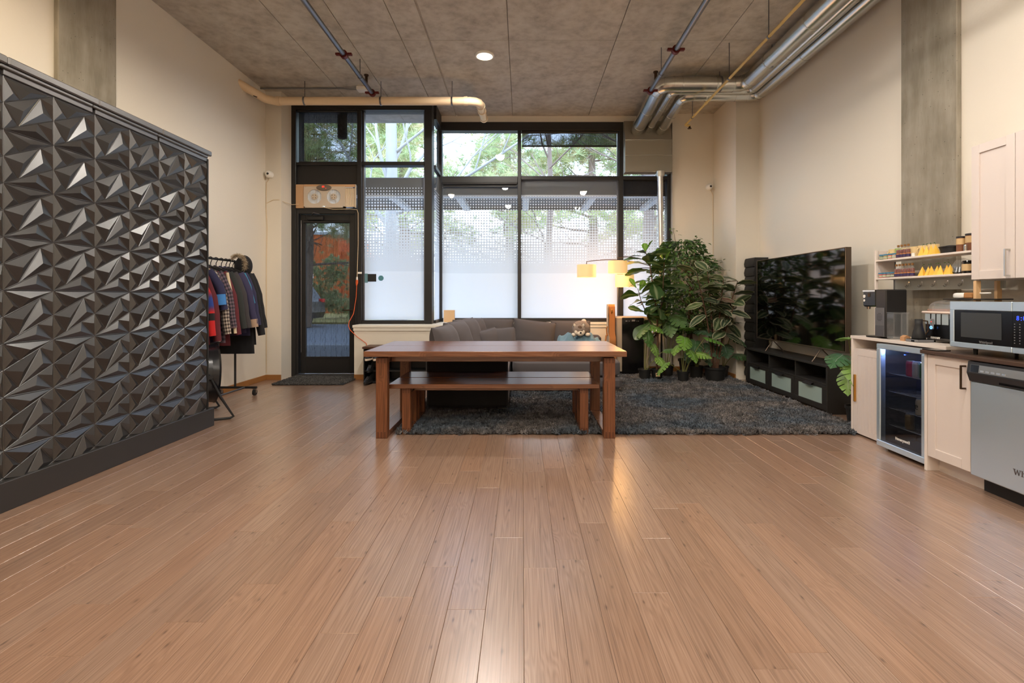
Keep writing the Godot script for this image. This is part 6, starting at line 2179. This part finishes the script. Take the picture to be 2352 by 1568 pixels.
func mug(p: Vector3, label: String, proto: Node3D, r := 0.037, ht := 0.088) -> Node3D:
	if proto != null:
		return dup(proto, p, label)
	var t := thing("mug", label, "mug", p, "cream mugs on the upper hutch shelf")
	org = Vector3.ZERO
	part(t, "cup", L().lathe([Vector2(0.0, 0.0), Vector2(r * 0.95, 0.0), Vector2(r, 0.004), Vector2(r, ht - 0.008), Vector2(r * 1.03, ht - 0.006), Vector2(r * 1.03, ht), Vector2(r * 0.92, ht), Vector2(r * 0.9, 0.01), Vector2(0.0, 0.008)], Vector3.ZERO, 24), mat("mug_cream", Color(0.88, 0.78, 0.58), 0.4))
	var hp := []
	for k in 9:
		var e := PI * k / 8.0 - PI / 2
		hp.append(Vector3(-r * 0.96 - cos(e) * 0.020, ht * 0.52 + sin(e) * 0.024, 0.0))
	part(t, "handle", L().tube(hp, 0.004, 8), mats.mug_cream)
	return t

func build_kitchen() -> void:
	var lam: Material = mats.laminate
	var X := 2.78
	# coffee bar unit with its hutch
	var B := 2.90
	var cb := thing("coffee_bar_cabinet", "pale cabinet with a grooved door, brass pull and open hutch, next to the television stand", "cabinet", D(3.1, 0.0, 3.9))
	part(cb, "worktop", M().bx(B - 0.003, 3.305, 0.831, 0.856, 3.425, 4.425, 0.002), mats.laminate_edge)
	part(cb, "side_panel", M().bx(B, 3.30, 0.0, 0.831, 4.397, 4.42, 0.002), mats.laminate_edge)
	part(cb, "back_panel", M().bx(3.29, 3.30, 0.02, 0.831, 3.50, 4.397), lam)
	part(cb, "shelf", M().bx(B + 0.03, 3.29, 0.735, 0.747, 3.985, 4.397), lam)
	part(cb, "floor_panel", M().bx(B + 0.02, 3.29, 0.01, 0.025, 3.985, 4.397), lam)
	part(cb, "side_panel", M().bx(B + 0.03, 3.30, 0.0, 0.747, 3.97, 3.985, 0.002), lam)
	part(cb, "end_panel", M().bx(B + 0.015, 3.29, 0.8315, 0.833, 3.426, 3.46), mats.pale_wood)
	var dr := part(cb, "door", M().bx(B + 0.012, B + 0.02, 0.015, 0.742, 3.99, 4.392, 0.001), lam)
	for q in [[0.015, 0.742, 4.337, 4.392], [0.015, 0.742, 3.99, 4.03], [0.69, 0.742, 4.03, 4.337], [0.015, 0.06, 4.03, 4.337]]:
		part(dr, "door_frame", M().bx(B + 0.004, B + 0.0125, q[0], q[1], q[2], q[3], 0.001), lam)
	for k in 7:
		part(dr, "grooved_board", M().bx(B + 0.0055, B + 0.0125, 0.06, 0.69, 4.03 + k * 0.04386 + 0.001, 4.03 + (k + 1) * 0.04386 - 0.001, 0.0018), lam)
	part(dr, "brass_pull", M().bx(B - 0.014, B + 0.004, 0.285, 0.52, 4.355, 4.37, 0.003), mats.brass, "brass edge pull")
	# hutch: uprights, two shelves, hook rail
	var hx0 := 3.105
	var hx1 := 3.285
	var S1 := 1.518
	var S0 := 1.36
	part(cb, "upright", M().bx(hx0, hx0 + 0.022, 0.856, 1.605, 4.40, 4.418, 0.002), mats.laminate_edge)
	part(cb, "hutch_side", M().bx(hx0 + 0.022, hx1, 1.345, 1.60, 4.404, 4.416, 0.001), lam)
	part(cb, "upright", M().bx(hx1 - 0.014, hx1, 0.856, 1.60, 4.402, 4.416, 0.001), mats.grey)
	part(cb, "upright", M().bx(hx0, hx0 + 0.036, 0.856, 1.305, 3.428, 3.45, 0.002), mats.pale_wood)
	part(cb, "upright", M().bx(hx1 - 0.036, hx1, 0.856, 1.305, 3.428, 3.45, 0.002), mats.pale_wood)
	for y in [S1, S0]:
		part(cb, "hutch_shelf", M().bx(hx0, hx1, y - 0.016, y, 3.468, 4.40, 0.002), mats.laminate_edge)
		part(cb, "back_rail", M().bx(hx1 - 0.012, hx1, y + 0.035, y + 0.055, 3.47, 4.40, 0.001), mats.laminate_edge)
	part(cb, "hook_rail", M().bx(hx1 - 0.012, hx1, 1.252, 1.343, 3.47, 4.40, 0.001), mat("rail_grey", Color(0.72, 0.74, 0.71), 0.5))
	part(cb, "hook_rail", M().bx(hx1 - 0.012, hx1, 1.252, 1.305, 3.40, 3.47, 0.001), mats.rail_grey)
	for k in 6:
		var d: float = [4.235, 4.10, 3.97, 3.85, 3.72, 3.59][k]
		var hk := M()
		hk.tube([D(hx1 - 0.014, 1.315, d), D(hx1 - 0.02, 1.295, d), D(hx1 - 0.024, 1.282, d), D(hx1 - 0.040, 1.275, d), D(hx1 - 0.052, 1.285, d)], 0.0034, 6)
		hk.tube([D(hx1 - 0.020, 1.295, d), D(hx1 - 0.032, 1.288, d), D(hx1 - 0.040, 1.298, d)], 0.003, 6)
		hk.bx(hx1 - 0.016, hx1 - 0.012, 1.293, 1.323, d - 0.007, d + 0.007, 0.001)
		part(cb, "hook", hk, mats.steel)
	# on the hutch: jars, bottles, mugs, tea pyramids
	var fx0 := hx0 + 0.03
	var jc := [[4.365, Color(0.20, 0.36, 0.12), "green"], [4.315, Color(0.66, 0.56, 0.20), "yellow"], [4.262, Color(0.85, 0.36, 0.14), "orange"]]
	for q in jc:
		jar(D(fx0, S1, q[0]), q[1], "blue-lidded jar of %s sweets on the upper hutch shelf" % q[2])
	jar(D(fx0, S1, 4.212), Color(0.72, 0.62, 0.60), "pale pinkish jar beside the upper row of syrup bottles")
	var jd := [[4.375, Color(0.80, 0.24, 0.20), "pale red jar nearest the hutch upright on the lower shelf"], [4.328, Color(0.62, 0.05, 0.06), "bright red blue-lidded jar on the lower hutch shelf"], [4.278, Color(0.45, 0.06, 0.14), "dark cherry blue-lidded jar on the lower hutch shelf"], [4.23, Color(0.30, 0.12, 0.10), "brown blue-lidded jar beside the lower row of syrup bottles"]]
	for q in jd:
		jar(D(fx0, S0, q[0]), q[1], q[2])
	var bp: Node3D = null
	var ups := ["nearest the pinkish jar", "second from the pinkish jar", "third from the pinkish jar", "nearest the tea pyramids"]
	for k in 4:
		var b := bottle(D(fx0 - 0.004, S1, 4.17 - k * 0.036), "red syrup bottle of the upper hutch row, %s" % ups[k], bp)
		bp = b if bp == null else bp
	var lows := ["nearest the brown jar", "second from the brown jar", "third from the brown jar", "fourth from the brown jar", "fifth from the brown jar", "at the tea pyramid end"]
	for k in 6:
		bottle(D(fx0 - 0.004, S0, 4.192 - k * 0.0345), "red syrup bottle of the lower hutch row, %s" % lows[k], bp)
	var mp: Node3D = null
	var ms := [[4.345, "behind the orange jar"], [4.20, "behind the syrup bottles"], [4.105, "just past the syrup bottles"], [4.02, "behind the smaller tea pyramids"], [3.925, "nearest the black basket"]]
	for q in ms:
		var m := mug(D(hx0 + 0.118, S1, q[0]), "cream mug on the upper hutch shelf, %s" % q[1], mp)
		mp = m if mp == null else mp
	single("tumbler", L().lathe([Vector2(0.0, 0.0), Vector2(0.026, 0.0), Vector2(0.03, 0.09), Vector2(0.027, 0.09), Vector2(0.024, 0.005)], Vector3.ZERO, 20), mat("tumbler_green", Color(0.58, 0.68, 0.34), 0.4), "pale green tumbler on the upper hutch shelf between two cream mugs", "tumbler", "", D(hx0 + 0.11, S1, 4.273))
	for k in 4:
		pyramid(D(fx0, S1, 3.925 - k * 0.042), "yellow tea pyramid on the upper hutch shelf, %s" % ["nearest the syrup bottles", "second from the syrup bottles", "third from the syrup bottles", "nearest the black basket"][k], 0.3 + k * 0.4)
	for k in 7:
		pyramid(D(fx0 + 0.005 + 0.012 * (k % 2), S0, 3.93 - k * 0.0425), "yellow tea pyramid on the lower hutch shelf, number %s from the syrup bottles" % ["one", "two", "three", "four", "five", "six", "seven"][k], 0.2 + k * 0.5)
	single("tin", L().lathe([Vector2(0.0, 0.0), Vector2(0.012, 0.0), Vector2(0.012, 0.02), Vector2(0.013, 0.021), Vector2(0.013, 0.028), Vector2(0.0, 0.028)], Vector3.ZERO, 16), mats.white, "tiny white tin between the syrup bottles and the tea pyramids", "tin", "", D(fx0 - 0.005, S1, 4.01))
	var bk := thing("basket", "low black basket on the upper hutch shelf near the wall cupboard", "basket", D(hx0 + 0.095, S1, 3.74))
	part(bk, "bowl", M().lathe([Vector2(0.0, 0.002), Vector2(0.056, 0.002), Vector2(0.07, 0.05), Vector2(0.066, 0.05), Vector2(0.052, 0.008), Vector2(0.0, 0.008)], bk.position, 28), mats.black_soft)
	part(bk, "rim", M().tube(range(25).map(func(k): return bk.position + Vector3(cos(TAU * k / 24) * 0.07, 0.05, sin(TAU * k / 24) * 0.07)), 0.004, 6, false), mats.black_plastic)
	part(bk, "cloth", M().blob(bk.position + Vector3(0, 0.043, 0), Vector3(0.055, 0.02, 0.055)), mats.black_soft)
	for q in [[3.615, 0.027, 0.112, 0.06, "smaller black-lidded jar with a cream label on the upper hutch shelf"], [3.555, 0.036, 0.126, 0.085, "taller black-lidded jar with a cream label beside the wall cupboard"]]:
		var j := thing("storage_jar", q[4], "jar", D(hx0 + q[3], S1, q[0]), "black-lidded storage jars")
		org = Vector3.ZERO
		part(j, "contents", L().lathe([Vector2(0.0, 0.0), Vector2(q[1] * 0.97, 0.0), Vector2(q[1] * 0.97, q[2] * 0.9), Vector2(0.0, q[2] * 0.9)], Vector3.ZERO, 20), mat("jar_brown", Color(0.45, 0.28, 0.18), 0.4))
		part(j, "label", L().lathe([Vector2(q[1], q[2] * 0.48), Vector2(q[1], q[2] * 0.86)], Vector3.ZERO, 20), mat("label_cream", Color(0.78, 0.66, 0.48), 0.6))
		part(j, "lid", L().lathe([Vector2(q[1] * 1.02, q[2] * 0.9), Vector2(q[1] * 1.02, q[2]), Vector2(0.0, q[2])], Vector3.ZERO, 20), mats.black_plastic)
	single("shaker", L().lathe([Vector2(0.0, 0.0), Vector2(0.010, 0.0), Vector2(0.010, 0.034), Vector2(0.0105, 0.036), Vector2(0.009, 0.043), Vector2(0.0, 0.045)], Vector3.ZERO, 16), mats.chrome, "small chrome shaker in front of the storage jars", "shaker", "", D(hx0 + 0.018, S1, 3.53))
	var cd := thing("cake_dome", "black tray with a clear curved cover on the lower hutch shelf", "tray", D(hx0 + 0.1, S0, 3.64))
	org = Vector3.ZERO
	part(cd, "tray", L().lathe([Vector2(0.0, 0.0), Vector2(0.06, 0.0), Vector2(0.068, 0.012), Vector2(0.055, 0.05), Vector2(0.0, 0.055)], Vector3.ZERO, 28), mats.black_gloss)
	part(cd, "cover", L().lathe([Vector2(0.067, 0.012), Vector2(0.065, 0.06), Vector2(0.045, 0.10), Vector2(0.0, 0.118)], Vector3.ZERO, 28, true), mats.clear_plastic)
	var bj := thing("storage_jar", "black jar with a square cream label at the end of the lower hutch shelf", "jar", D(hx0 + 0.038, S0, 3.535), "black-lidded storage jars")
	org = Vector3.ZERO
	part(bj, "body", L().lathe([Vector2(0.0, 0.0), Vector2(0.031, 0.0), Vector2(0.032, 0.082), Vector2(0.028, 0.09), Vector2(0.0, 0.092)], Vector3.ZERO, 20), mats.black_gloss)
	part(bj, "label", L().lathe([Vector2(0.0322, 0.018), Vector2(0.0325, 0.066)], Vector3.ZERO, 20), mats.label_cream)
	# coffee machine
	var W := 0.856
	var cm := thing("coffee_machine", "black pod coffee machine with a clear water tank at the end of the pale worktop", "appliance", D(3.0, W, 4.12))
	part(cm, "body", M().bx(2.915, 3.087, W + 0.014, 1.255, 4.015, 4.135, 0.008), mats.black_plastic)
	part(cm, "head", M().bx(2.92, 3.082, 1.112, 1.255, 4.135, 4.30, 0.012), mats.black_gloss)
	part(cm, "drip_panel", M().bx(2.926, 3.077, W + 0.014, 1.112, 4.133, 4.142, 0.002), mats.grey)
	part(cm, "side_panel", M().bx(2.909, 2.916, W + 0.018, 1.107, 4.028, 4.132, 0.002), mat("panel_grey", Color(0.42, 0.42, 0.43), 0.35, 0.4), "grey side panel")
	part(cm, "panel_flap", M().bx(2.9065, 2.910, W + 0.02, 0.962, 4.032, 4.128, 0.001), mat("flap_grey", Color(0.36, 0.36, 0.37), 0.35, 0.4))
	var vt := M()
	for r in 6:
		for k in 5:
			if r in [0, 5] and k in [0, 4]:
				continue
			vt.box(D(2.909, 1.06 - r * 0.0115, 4.115 - k * 0.012 - 0.012), Vector3(0.003, 0.004, 0.005))
	part(cm, "vent", vt, mats.black_soft)
	part(cm, "base", M().lathe([Vector2(0.0, 0.0), Vector2(0.092, 0.0), Vector2(0.094, 0.012), Vector2(0.0, 0.014)], D(2.998, W, 4.205), 32), mats.black_plastic)
	part(cm, "spout", M().cyl(D(2.95, 1.117, 4.265), D(2.95, 1.092, 4.265), 0.018, 0.014, 14), mats.chrome)
	part(cm, "chrome_band", M().bx(2.919, 2.923, 1.238, 1.253, 4.15, 4.297, 0.001), mats.chrome)
	for q in [[1.20, 0.014], [1.165, 0.010]]:
		part(cm, "button", M().cyl(D(2.922, q[0], 4.275), D(2.917, q[0], 4.275), q[1], q[1], 16), mats.white)
	part(cm, "logo_plate", M().bx(2.917, 2.922, 1.195, 1.226, 4.205, 4.232, 0.001), mats.bronze)
	part(cm, "water_tank", M().bx(2.92, 3.04, W + 0.006, 1.065, 3.937, 4.015, 0.006), mats.clear_plastic)
	part(cm, "tank_lid", M().bx(2.918, 3.042, 1.065, 1.073, 3.934, 4.017, 0.002), mats.clear_plastic)
	var kb := thing("card_box", "tiny kraft card box with a pitched top in front of the water tank", "box", D(2.95, W, 3.86))
	var hs := M()
	hs.xf = hs.xf * Transform3D(Basis(), D(2.928, W, 3.84))
	hs.extrude(PackedVector2Array([Vector2(0, 0), Vector2(0.047, 0), Vector2(0.047, 0.031), Vector2(0.0235, 0.044), Vector2(0, 0.031)]), 0.042)
	part(kb, "body", hs, mat("kraft", Color(0.72, 0.54, 0.38), 0.7))
	single("dish", L().blob(Vector3(0, 0.02, 0), Vector3(0.05, 0.024, 0.05)), mat("green_plastic", Color(0.22, 0.42, 0.12), 0.35), "green rounded dish beside the coffee machine base", "dish", "", D(3.13, W - 0.002, 4.335))
	# scale and carafe
	var sc := thing("kitchen_scale", "flat grey kitchen scale under the matte black carafe", "scale", D(3.0, W, 3.75))
	part(sc, "body", M().bx(2.92, 3.045, W, W + 0.02, 3.70, 3.82, 0.004), mats.grey)
	part(sc, "pan", M().bx(2.925, 3.04, W + 0.02, W + 0.023, 3.705, 3.815, 0.001), mats.black_gloss)
	part(sc, "display", M().bx(2.919, 2.921, W + 0.004, W + 0.016, 3.73, 3.76), mats.black_gloss)
	var cf := thing("carafe", "matte black flared carafe standing on the grey scale", "carafe", D(2.98, W + 0.023, 3.765))
	org = Vector3.ZERO
	part(cf, "body", L().lathe([Vector2(0.0, 0.0), Vector2(0.042, 0.0), Vector2(0.044, 0.006), Vector2(0.037, 0.047), Vector2(0.027, 0.089), Vector2(0.024, 0.11), Vector2(0.0245, 0.148), Vector2(0.022, 0.148), Vector2(0.021, 0.1)], Vector3.ZERO, 28, true), mats.black_soft)
	part(cf, "handle", L().tube([Vector3(0.02, 0.138, 0.012), Vector3(0.048, 0.134, 0.022), Vector3(0.052, 0.062, 0.024), Vector3(0.036, 0.035, 0.016)], 0.005, 8), mats.bronze)
	# ice maker
	var im := thing("ice_maker", "black countertop ice maker with a clear lid and glowing blue button", "appliance", D(3.16, W, 3.62))
	part(im, "body", M().bx(3.052, 3.27, W + 0.014, 1.07, 3.44, 3.81, 0.02), mats.black_gloss)
	part(im, "front_window", M().bx(3.045, 3.055, 0.99, 1.07, 3.585, 3.79, 0.003), mat("window_smoke", Color(0.62, 0.66, 0.68), 0.2))
	for k in 3:
		part(im, "window_bar", M().bx(3.0425, 3.046, 0.99, 1.07, 3.635 + k * 0.047, 3.643 + k * 0.047), mats.black_soft)
	part(im, "rim", M().bx(3.038, 3.275, 1.07, 1.088, 3.435, 3.82, 0.007), mat("rim_white", Color(0.88, 0.80, 0.75), 0.4))
	var ld := M()
	ld.blob(D(3.155, 1.086, 3.627), Vector3(0.11, 0.088, 0.178), 0.6, 0.5, Basis(), 32, 16)
	part(im, "lid", ld, mats.clear_plastic)
	part(im, "ice_basket", M().bx(3.06, 3.25, 1.084, 1.105, 3.47, 3.79, 0.006), mat("basket_tan", Color(0.60, 0.46, 0.38), 0.4))
	part(im, "button_panel", M().bx(3.034, 3.046, 0.955, 1.033, 3.70, 3.732, 0.006), mats.grey)
	var rg := M()
	rg.tube(range(17).map(func(k): return D(3.0325, 0.967, 3.716) + Vector3(0, sin(TAU * k / 16) * 0.009, cos(TAU * k / 16) * 0.009)), 0.0027, 6, false)
	part(im, "power_ring", rg, glow("blue_glow", Color(0.35, 0.60, 1.0), 4.0), "glowing blue ring")
	part(im, "red_indicator", M().blob(D(3.034, 1.01, 3.716), Vector3(0.002, 0.003, 0.003), 1, 1, Basis(), 8, 6), glow("led_red", Color(1.0, 0.16, 0.1), 3.0))
	for d in [3.47, 3.77]:
		part(im, "foot", M().bx(3.07, 3.10, W, W + 0.015, d - 0.015, d + 0.015), mats.black_soft)
		part(im, "foot", M().bx(3.23, 3.26, W, W + 0.015, d - 0.015, d + 0.015), mats.black_soft)
	var west := Basis(Vector3.UP, -PI / 2)
	text(im, "lettering", "EUHOMY", 0.02, mats.white, D(3.051, 0.892, 3.70) - im.position, west, "Droid Sans", true)
	var tr := thing("tray", "thin black tray lying across the ice maker lid", "tray", D(3.17, 1.174, 3.55))
	part(tr, "plate", M().bx(3.07, 3.27, 1.1745, 1.182, 3.33, 3.66, 0.003), mats.black_soft)
	var sp := thing("scoop", "white scoop with a wooden handle resting on the black tray", "scoop", D(3.15, 1.182, 3.53))
	part(sp, "bowl", M().blob(D(3.14, 1.203, 3.585), Vector3(0.03, 0.021, 0.05), 0.6, 0.7), mats.white)
	part(sp, "wooden_collar", M().bx(3.115, 3.165, 1.184, 1.224, 3.47, 3.54, 0.006), mat("collar_wood", Color(0.66, 0.46, 0.26), 0.5))
	part(sp, "handle", M().bx(3.13, 3.15, 1.214, 1.225, 3.36, 3.475, 0.003), mats.white)
	# beverage fridge
	var fx := 2.795
	var fr := thing("beverage_fridge", "steel-framed glass door beverage fridge under the pale worktop", "fridge", D(3.05, 0.0, 3.71))
	var ss := mat("brushed_steel", Color(0.84, 0.91, 0.96), 0.36, 0.8)
	part(fr, "cabinet", M().bx(fx + 0.05, 3.12, 0.03, 0.815, 3.474, 3.482, 0.002), mats.black_plastic)
	part(fr, "cabinet", M().bx(fx + 0.05, 3.12, 0.03, 0.815, 3.942, 3.95, 0.002), mats.black_plastic)
	part(fr, "cabinet", M().bx(fx + 0.05, 3.12, 0.805, 0.825, 3.474, 3.95, 0.004), mats.black_plastic)
	part(fr, "cabinet", M().bx(fx + 0.05, 3.12, 0.03, 0.06, 3.474, 3.95, 0.004), mats.black_plastic)
	part(fr, "back_wall", M().bx(3.10, 3.12, 0.03, 0.815, 3.474, 3.95), mat("fridge_blue", Color(0.10, 0.14, 0.20), 0.5))
	var fd := part(fr, "door", M().bx(fx, fx + 0.045, 0.79, 0.828, 3.47, 3.955, 0.004), ss)
	for q in [[0.03, 0.075, 3.47, 3.955], [0.075, 0.79, 3.47, 3.512], [0.075, 0.79, 3.913, 3.955]]:
		part(fd, "door_frame", M().bx(fx, fx + 0.045, q[0], q[1], q[2], q[3], 0.004), ss)
	part(fd, "glass", M().bx(fx + 0.006, fx + 0.010, 0.075, 0.79, 3.512, 3.913), mats.tinted_glass)
	part(fr, "blue_light", M().bx(fx + 0.003, fx + 0.006, 0.768, 0.772, 3.66, 3.672), glow("blue_led", Color(0.2, 0.35, 1.0), 6.0), "blue light")
	var fl := OmniLight3D.new()
	fl.name = "fridge_glow"
	fl.position = D(2.98, 0.78, 3.7) - fr.position
	fl.light_color = Color(0.62, 0.72, 1.0)
	fl.light_energy = 0.15
	fl.light_size = 0.03
	fl.shadow_enabled = true
	fr.add_child(fl, true)
	part(fr, "lamp_strip", M().bx(2.95, 3.0, 0.798, 0.806, 3.62, 3.78), glow("fridge_lamp", Color(0.7, 0.8, 1.0), 1.5))
	for y in [0.60, 0.46, 0.33, 0.20]:
		var sh := M()
		for k in 11:
			sh.cyl(D(2.87 + k * 0.022, y, 3.485), D(2.87 + k * 0.022, y, 3.94), 0.0018, 0.0018, 5)
		sh.cyl(D(2.868, y, 3.485), D(2.868, y, 3.94), 0.003, 0.003, 6)
		part(fr, "wire_shelf", sh, mats.chrome)
	for d in [3.5, 3.92]:
		part(fr, "foot", M().cyl(D(2.86, 0.0, d), D(2.86, 0.03, d), 0.014, 0.014, 10), mats.steel)
		part(fr, "foot", M().cyl(D(3.07, 0.0, d), D(3.07, 0.03, d), 0.014, 0.014, 10), mats.steel)
	text(fr, "lettering", "Honeywell", 0.028, mats.white, D(fx + 0.005, 0.135, 3.69) - fr.position, west, "Droid Sans", true)
	var cp: Node3D = null
	var cans := [[0.332, 3.585, "silver drink can on the fridge's middle shelf, nearer the hinge side"], [0.332, 3.65, "silver drink can on the fridge's middle shelf, farther into the row"], [0.202, 3.75, "dull gold can on the lowest fridge shelf"], [0.602, 3.74, "pink drink can on the top fridge shelf"], [0.602, 3.68, "white drink can on the top fridge shelf"], [0.602, 3.61, "green drink can on the top fridge shelf"], [0.602, 3.545, "crimson drink can on the top fridge shelf"]]
	var ccol := [Color(0.75, 0.74, 0.72), Color(0.75, 0.74, 0.72), Color(0.45, 0.38, 0.26), Color(0.75, 0.30, 0.48), Color(0.80, 0.82, 0.88), Color(0.12, 0.42, 0.24), Color(0.55, 0.10, 0.22)]
	for k in 7:
		var c := thing("drink_can", cans[k][2], "can", D(2.90, cans[k][0], cans[k][1]), "drink cans in the beverage fridge")
		org = Vector3.ZERO
		part(c, "body", L().lathe([Vector2(0.0, 0.0), Vector2(0.024, 0.0), Vector2(0.029, 0.006), Vector2(0.029, 0.098), Vector2(0.025, 0.112)], Vector3.ZERO, 20), mat("can_%d" % k, ccol[k], 0.35, 0.5))
		part(c, "lid", L().lathe([Vector2(0.025, 0.112), Vector2(0.024, 0.116), Vector2(0.0, 0.113)], Vector3.ZERO, 20), mats.steel)
		if k < 2:
			text(c, "lettering", "e", 0.06, mats.black_soft, Vector3(-0.0295, 0.062, 0), west, "Droid Serif", true)
	# base cabinet
	var bc := thing("base_cabinet", "pale base cabinet with a bronze handle between the fridge and the dishwasher", "cabinet", D(3.1, 0.0, 3.27))
	part(bc, "side_panel", M().bx(X, 3.42, 0.0, 0.80, 3.442, 3.465, 0.0015), mats.laminate_edge)
	part(bc, "carcass", M().bx(X + 0.02, 3.42, 0.10, 0.80, 3.108, 3.44, 0.002), lam)
	part(bc, "toe_kick", M().bx(X + 0.085, X + 0.10, 0.0, 0.10, 3.10, 3.442), lam)
	part(bc, "rail", M().bx(X + 0.004, X + 0.02, 0.803, 0.813, 3.108, 3.44), mats.rail_grey)
	var bd := shaker_door(bc, X, 3.108, 3.436, 0.106, 0.80, lam, 0.062)
	bar_pull(bd, X, 3.14, 0.615, 0.765, mats.bronze, "dark bronze bar handle")
	# dishwasher
	var dw := thing("dishwasher", "stainless steel dishwasher with a black control band under the dark counter", "dishwasher", D(3.08, 0.0, 2.80))
	part(dw, "door", M().bx(X - 0.012, X + 0.02, 0.098, 0.675, 2.50, 3.096, 0.006), ss)
	part(dw, "tub", M().bx(X + 0.02, 3.4, 0.10, 0.80, 2.505, 3.09), mats.black_plastic)
	var pn := M()
	pn.xf = pn.xf * Transform3D(Basis(Vector3(1, 0, 0), Vector3(0, 1, 0), Vector3(0, 0, 1)), D(0, 0, 2.50))
	pn.extrude(PackedVector2Array([Vector2(X + 0.02, 0.676), Vector2(X + 0.02, 0.80), Vector2(X - 0.022, 0.798), Vector2(X - 0.032, 0.728), Vector2(X - 0.014, 0.676)]), 0.598)
	part(dw, "control_band", pn, mats.black_plastic)
	var slope := Basis(Vector3.BACK, -0.141)
	part(dw, "control_plate", M().box(D(X - 0.0285, 0.7585, 2.80), Vector3(0.003, 0.046, 0.55), 0.0, slope), mat("plate_grey", Color(0.55, 0.56, 0.56), 0.4, 0.6))
	part(dw, "display", M().box(D(X - 0.0295, 0.7585, 3.045), Vector3(0.003, 0.044, 0.055), 0.0, slope), mats.black_gloss)
	for k in 9:
		var d: float = 2.995 - k * 0.034 - (0.11 if k > 4 else 0.0)
		part(dw, "button", M().box(D(X - 0.031, 0.748, d), Vector3(0.004, 0.012, 0.024), 0.001, slope), mats.steel)
	part(dw, "grip_recess", M().bx(X - 0.024, X - 0.012, 0.680, 0.70, 2.6, 2.9, 0.004), mats.black_gloss)
	part(dw, "toe_kick", M().bx(X + 0.07, X + 0.085, 0.0, 0.098, 2.505, 3.09), mats.black_soft)
	text(dw, "lettering", "Whirlpool", 0.042, mats.dark_steel, D(X - 0.0125, 0.21, 2.715) - dw.position, west, "Droid Serif", true)
	# counter
	var ct := thing("countertop", "dark brown stone-look countertop over the dishwasher", "countertop", D(3.1, 0.805, 2.4))
	part(ct, "slab", M().bx(X - 0.03, 3.44, 0.805, 0.831, 0.6, 3.468, 0.004), mat("counter_dark", Color(0.30, 0.235, 0.20), 0.28))
	# cabinets beyond the frame that the counter rests on
	var b2 := thing("base_cabinet", "pale base cabinet beyond the dishwasher, mostly out of view", "cabinet", D(3.1, 0.0, 1.6))
	part(b2, "carcass", M().bx(X + 0.01, 3.42, 0.10, 0.80, 0.62, 2.49, 0.002), lam)
	part(b2, "toe_kick", M().bx(X + 0.085, X + 0.10, 0.0, 0.10, 0.62, 2.49), lam)
	# small black tablet at the counter's corner
	single("black_slab", L().bx(-0.05, 0.05, 0.0, 0.006, -0.06, 0.06, 0.002), mats.black_gloss, "flat black slab at the corner where the dark counter meets the pale worktop", "slab", "", D(2.81, 0.831, 3.40))
	# microwave
	var mw := thing("microwave", "stainless steel microwave with a black glass door on the dark counter", "microwave", D(3.0, 0.831, 3.0))
	var mx := 2.80
	part(mw, "housing", M().bx(mx + 0.02, 3.16, 0.875, 1.163, 2.73, 3.278, 0.004), mats.black_plastic)
	var md := part(mw, "door", M().bx(mx, mx + 0.025, 1.11, 1.165, 2.865, 3.282, 0.003), ss)
	for q in [[0.872, 0.905, 2.865, 3.282], [0.905, 1.11, 3.25, 3.282]]:
		part(md, "door_frame", M().bx(mx, mx + 0.025, q[0], q[1], q[2], q[3], 0.003), ss)
	part(md, "glass", M().bx(mx + 0.004, mx + 0.022, 0.905, 1.11, 2.865, 3.25), mats.black_gloss)
	part(md, "mesh_window", M().bx(mx + 0.002, mx + 0.005, 0.94, 1.095, 2.93, 3.20), mat("mesh_grey", Color(0.22, 0.23, 0.235), 0.3))
	part(mw, "control_panel", M().bx(mx, mx + 0.025, 0.905, 1.11, 2.725, 2.862, 0.002), mats.black_gloss)
	part(mw, "panel_strip", M().bx(mx, mx + 0.025, 1.111, 1.165, 2.725, 2.862, 0.002), ss)
	part(mw, "panel_strip", M().bx(mx, mx + 0.025, 0.872, 0.904, 2.725, 2.862, 0.002), ss)
	text(mw, "clock_digits", "8:00", 0.032, glow("clock_blue", Color(0.15, 0.25, 1.0), 3.0), D(mx - 0.001, 1.072, 2.80) - mw.position, west, "Droid Sans Mono", true)
	var kp := M()
	for r in 8:
		for k in 4:
			kp.bx(mx - 0.001, mx + 0.001, 1.036 - r * 0.0155, 1.041 - r * 0.0155, 2.845 - k * 0.03, 2.851 - k * 0.03)
	part(mw, "key_marks", kp, mats.grey)
	text(mw, "lettering", "Whirlpool", 0.017, mats.grey, D(mx + 0.003, 0.917, 3.03) - mw.position, west, "Droid Serif", true)
	for d in [2.78, 3.16]:
		part(mw, "foot", M().cyl(D(mx + 0.06, 0.831, d), D(mx + 0.06, 0.876, d), 0.011, 0.013, 12), mats.black_soft)
		part(mw, "foot", M().cyl(D(3.12, 0.831, d), D(3.12, 0.876, d), 0.011, 0.013, 12), mats.black_soft)
	# wall cupboards
	var wc := thing("wall_cabinet", "pale wall cupboard with steel bar handles over the microwave", "cabinet", D(3.27, 1.31, 2.5))
	part(wc, "carcass", M().bx(3.12, 3.44, 1.31, 2.23, 1.2, 3.462, 0.002), mats.laminate_edge)
	var d1 := shaker_door(wc, 3.10, 3.153, 3.458, 1.313, 2.228, lam, 0.058)
	bar_pull(d1, 3.10, 3.185, 1.325, 1.50, mats.steel, "brushed steel bar handle")
	var d2 := shaker_door(wc, 3.10, 2.845, 3.149, 1.313, 2.228, lam, 0.058)
	bar_pull(d2, 3.10, 2.875, 1.325, 1.50, mats.steel, "brushed steel bar handle")
	shaker_door(wc, 3.10, 2.2, 2.84, 1.313, 2.228, lam, 0.058)
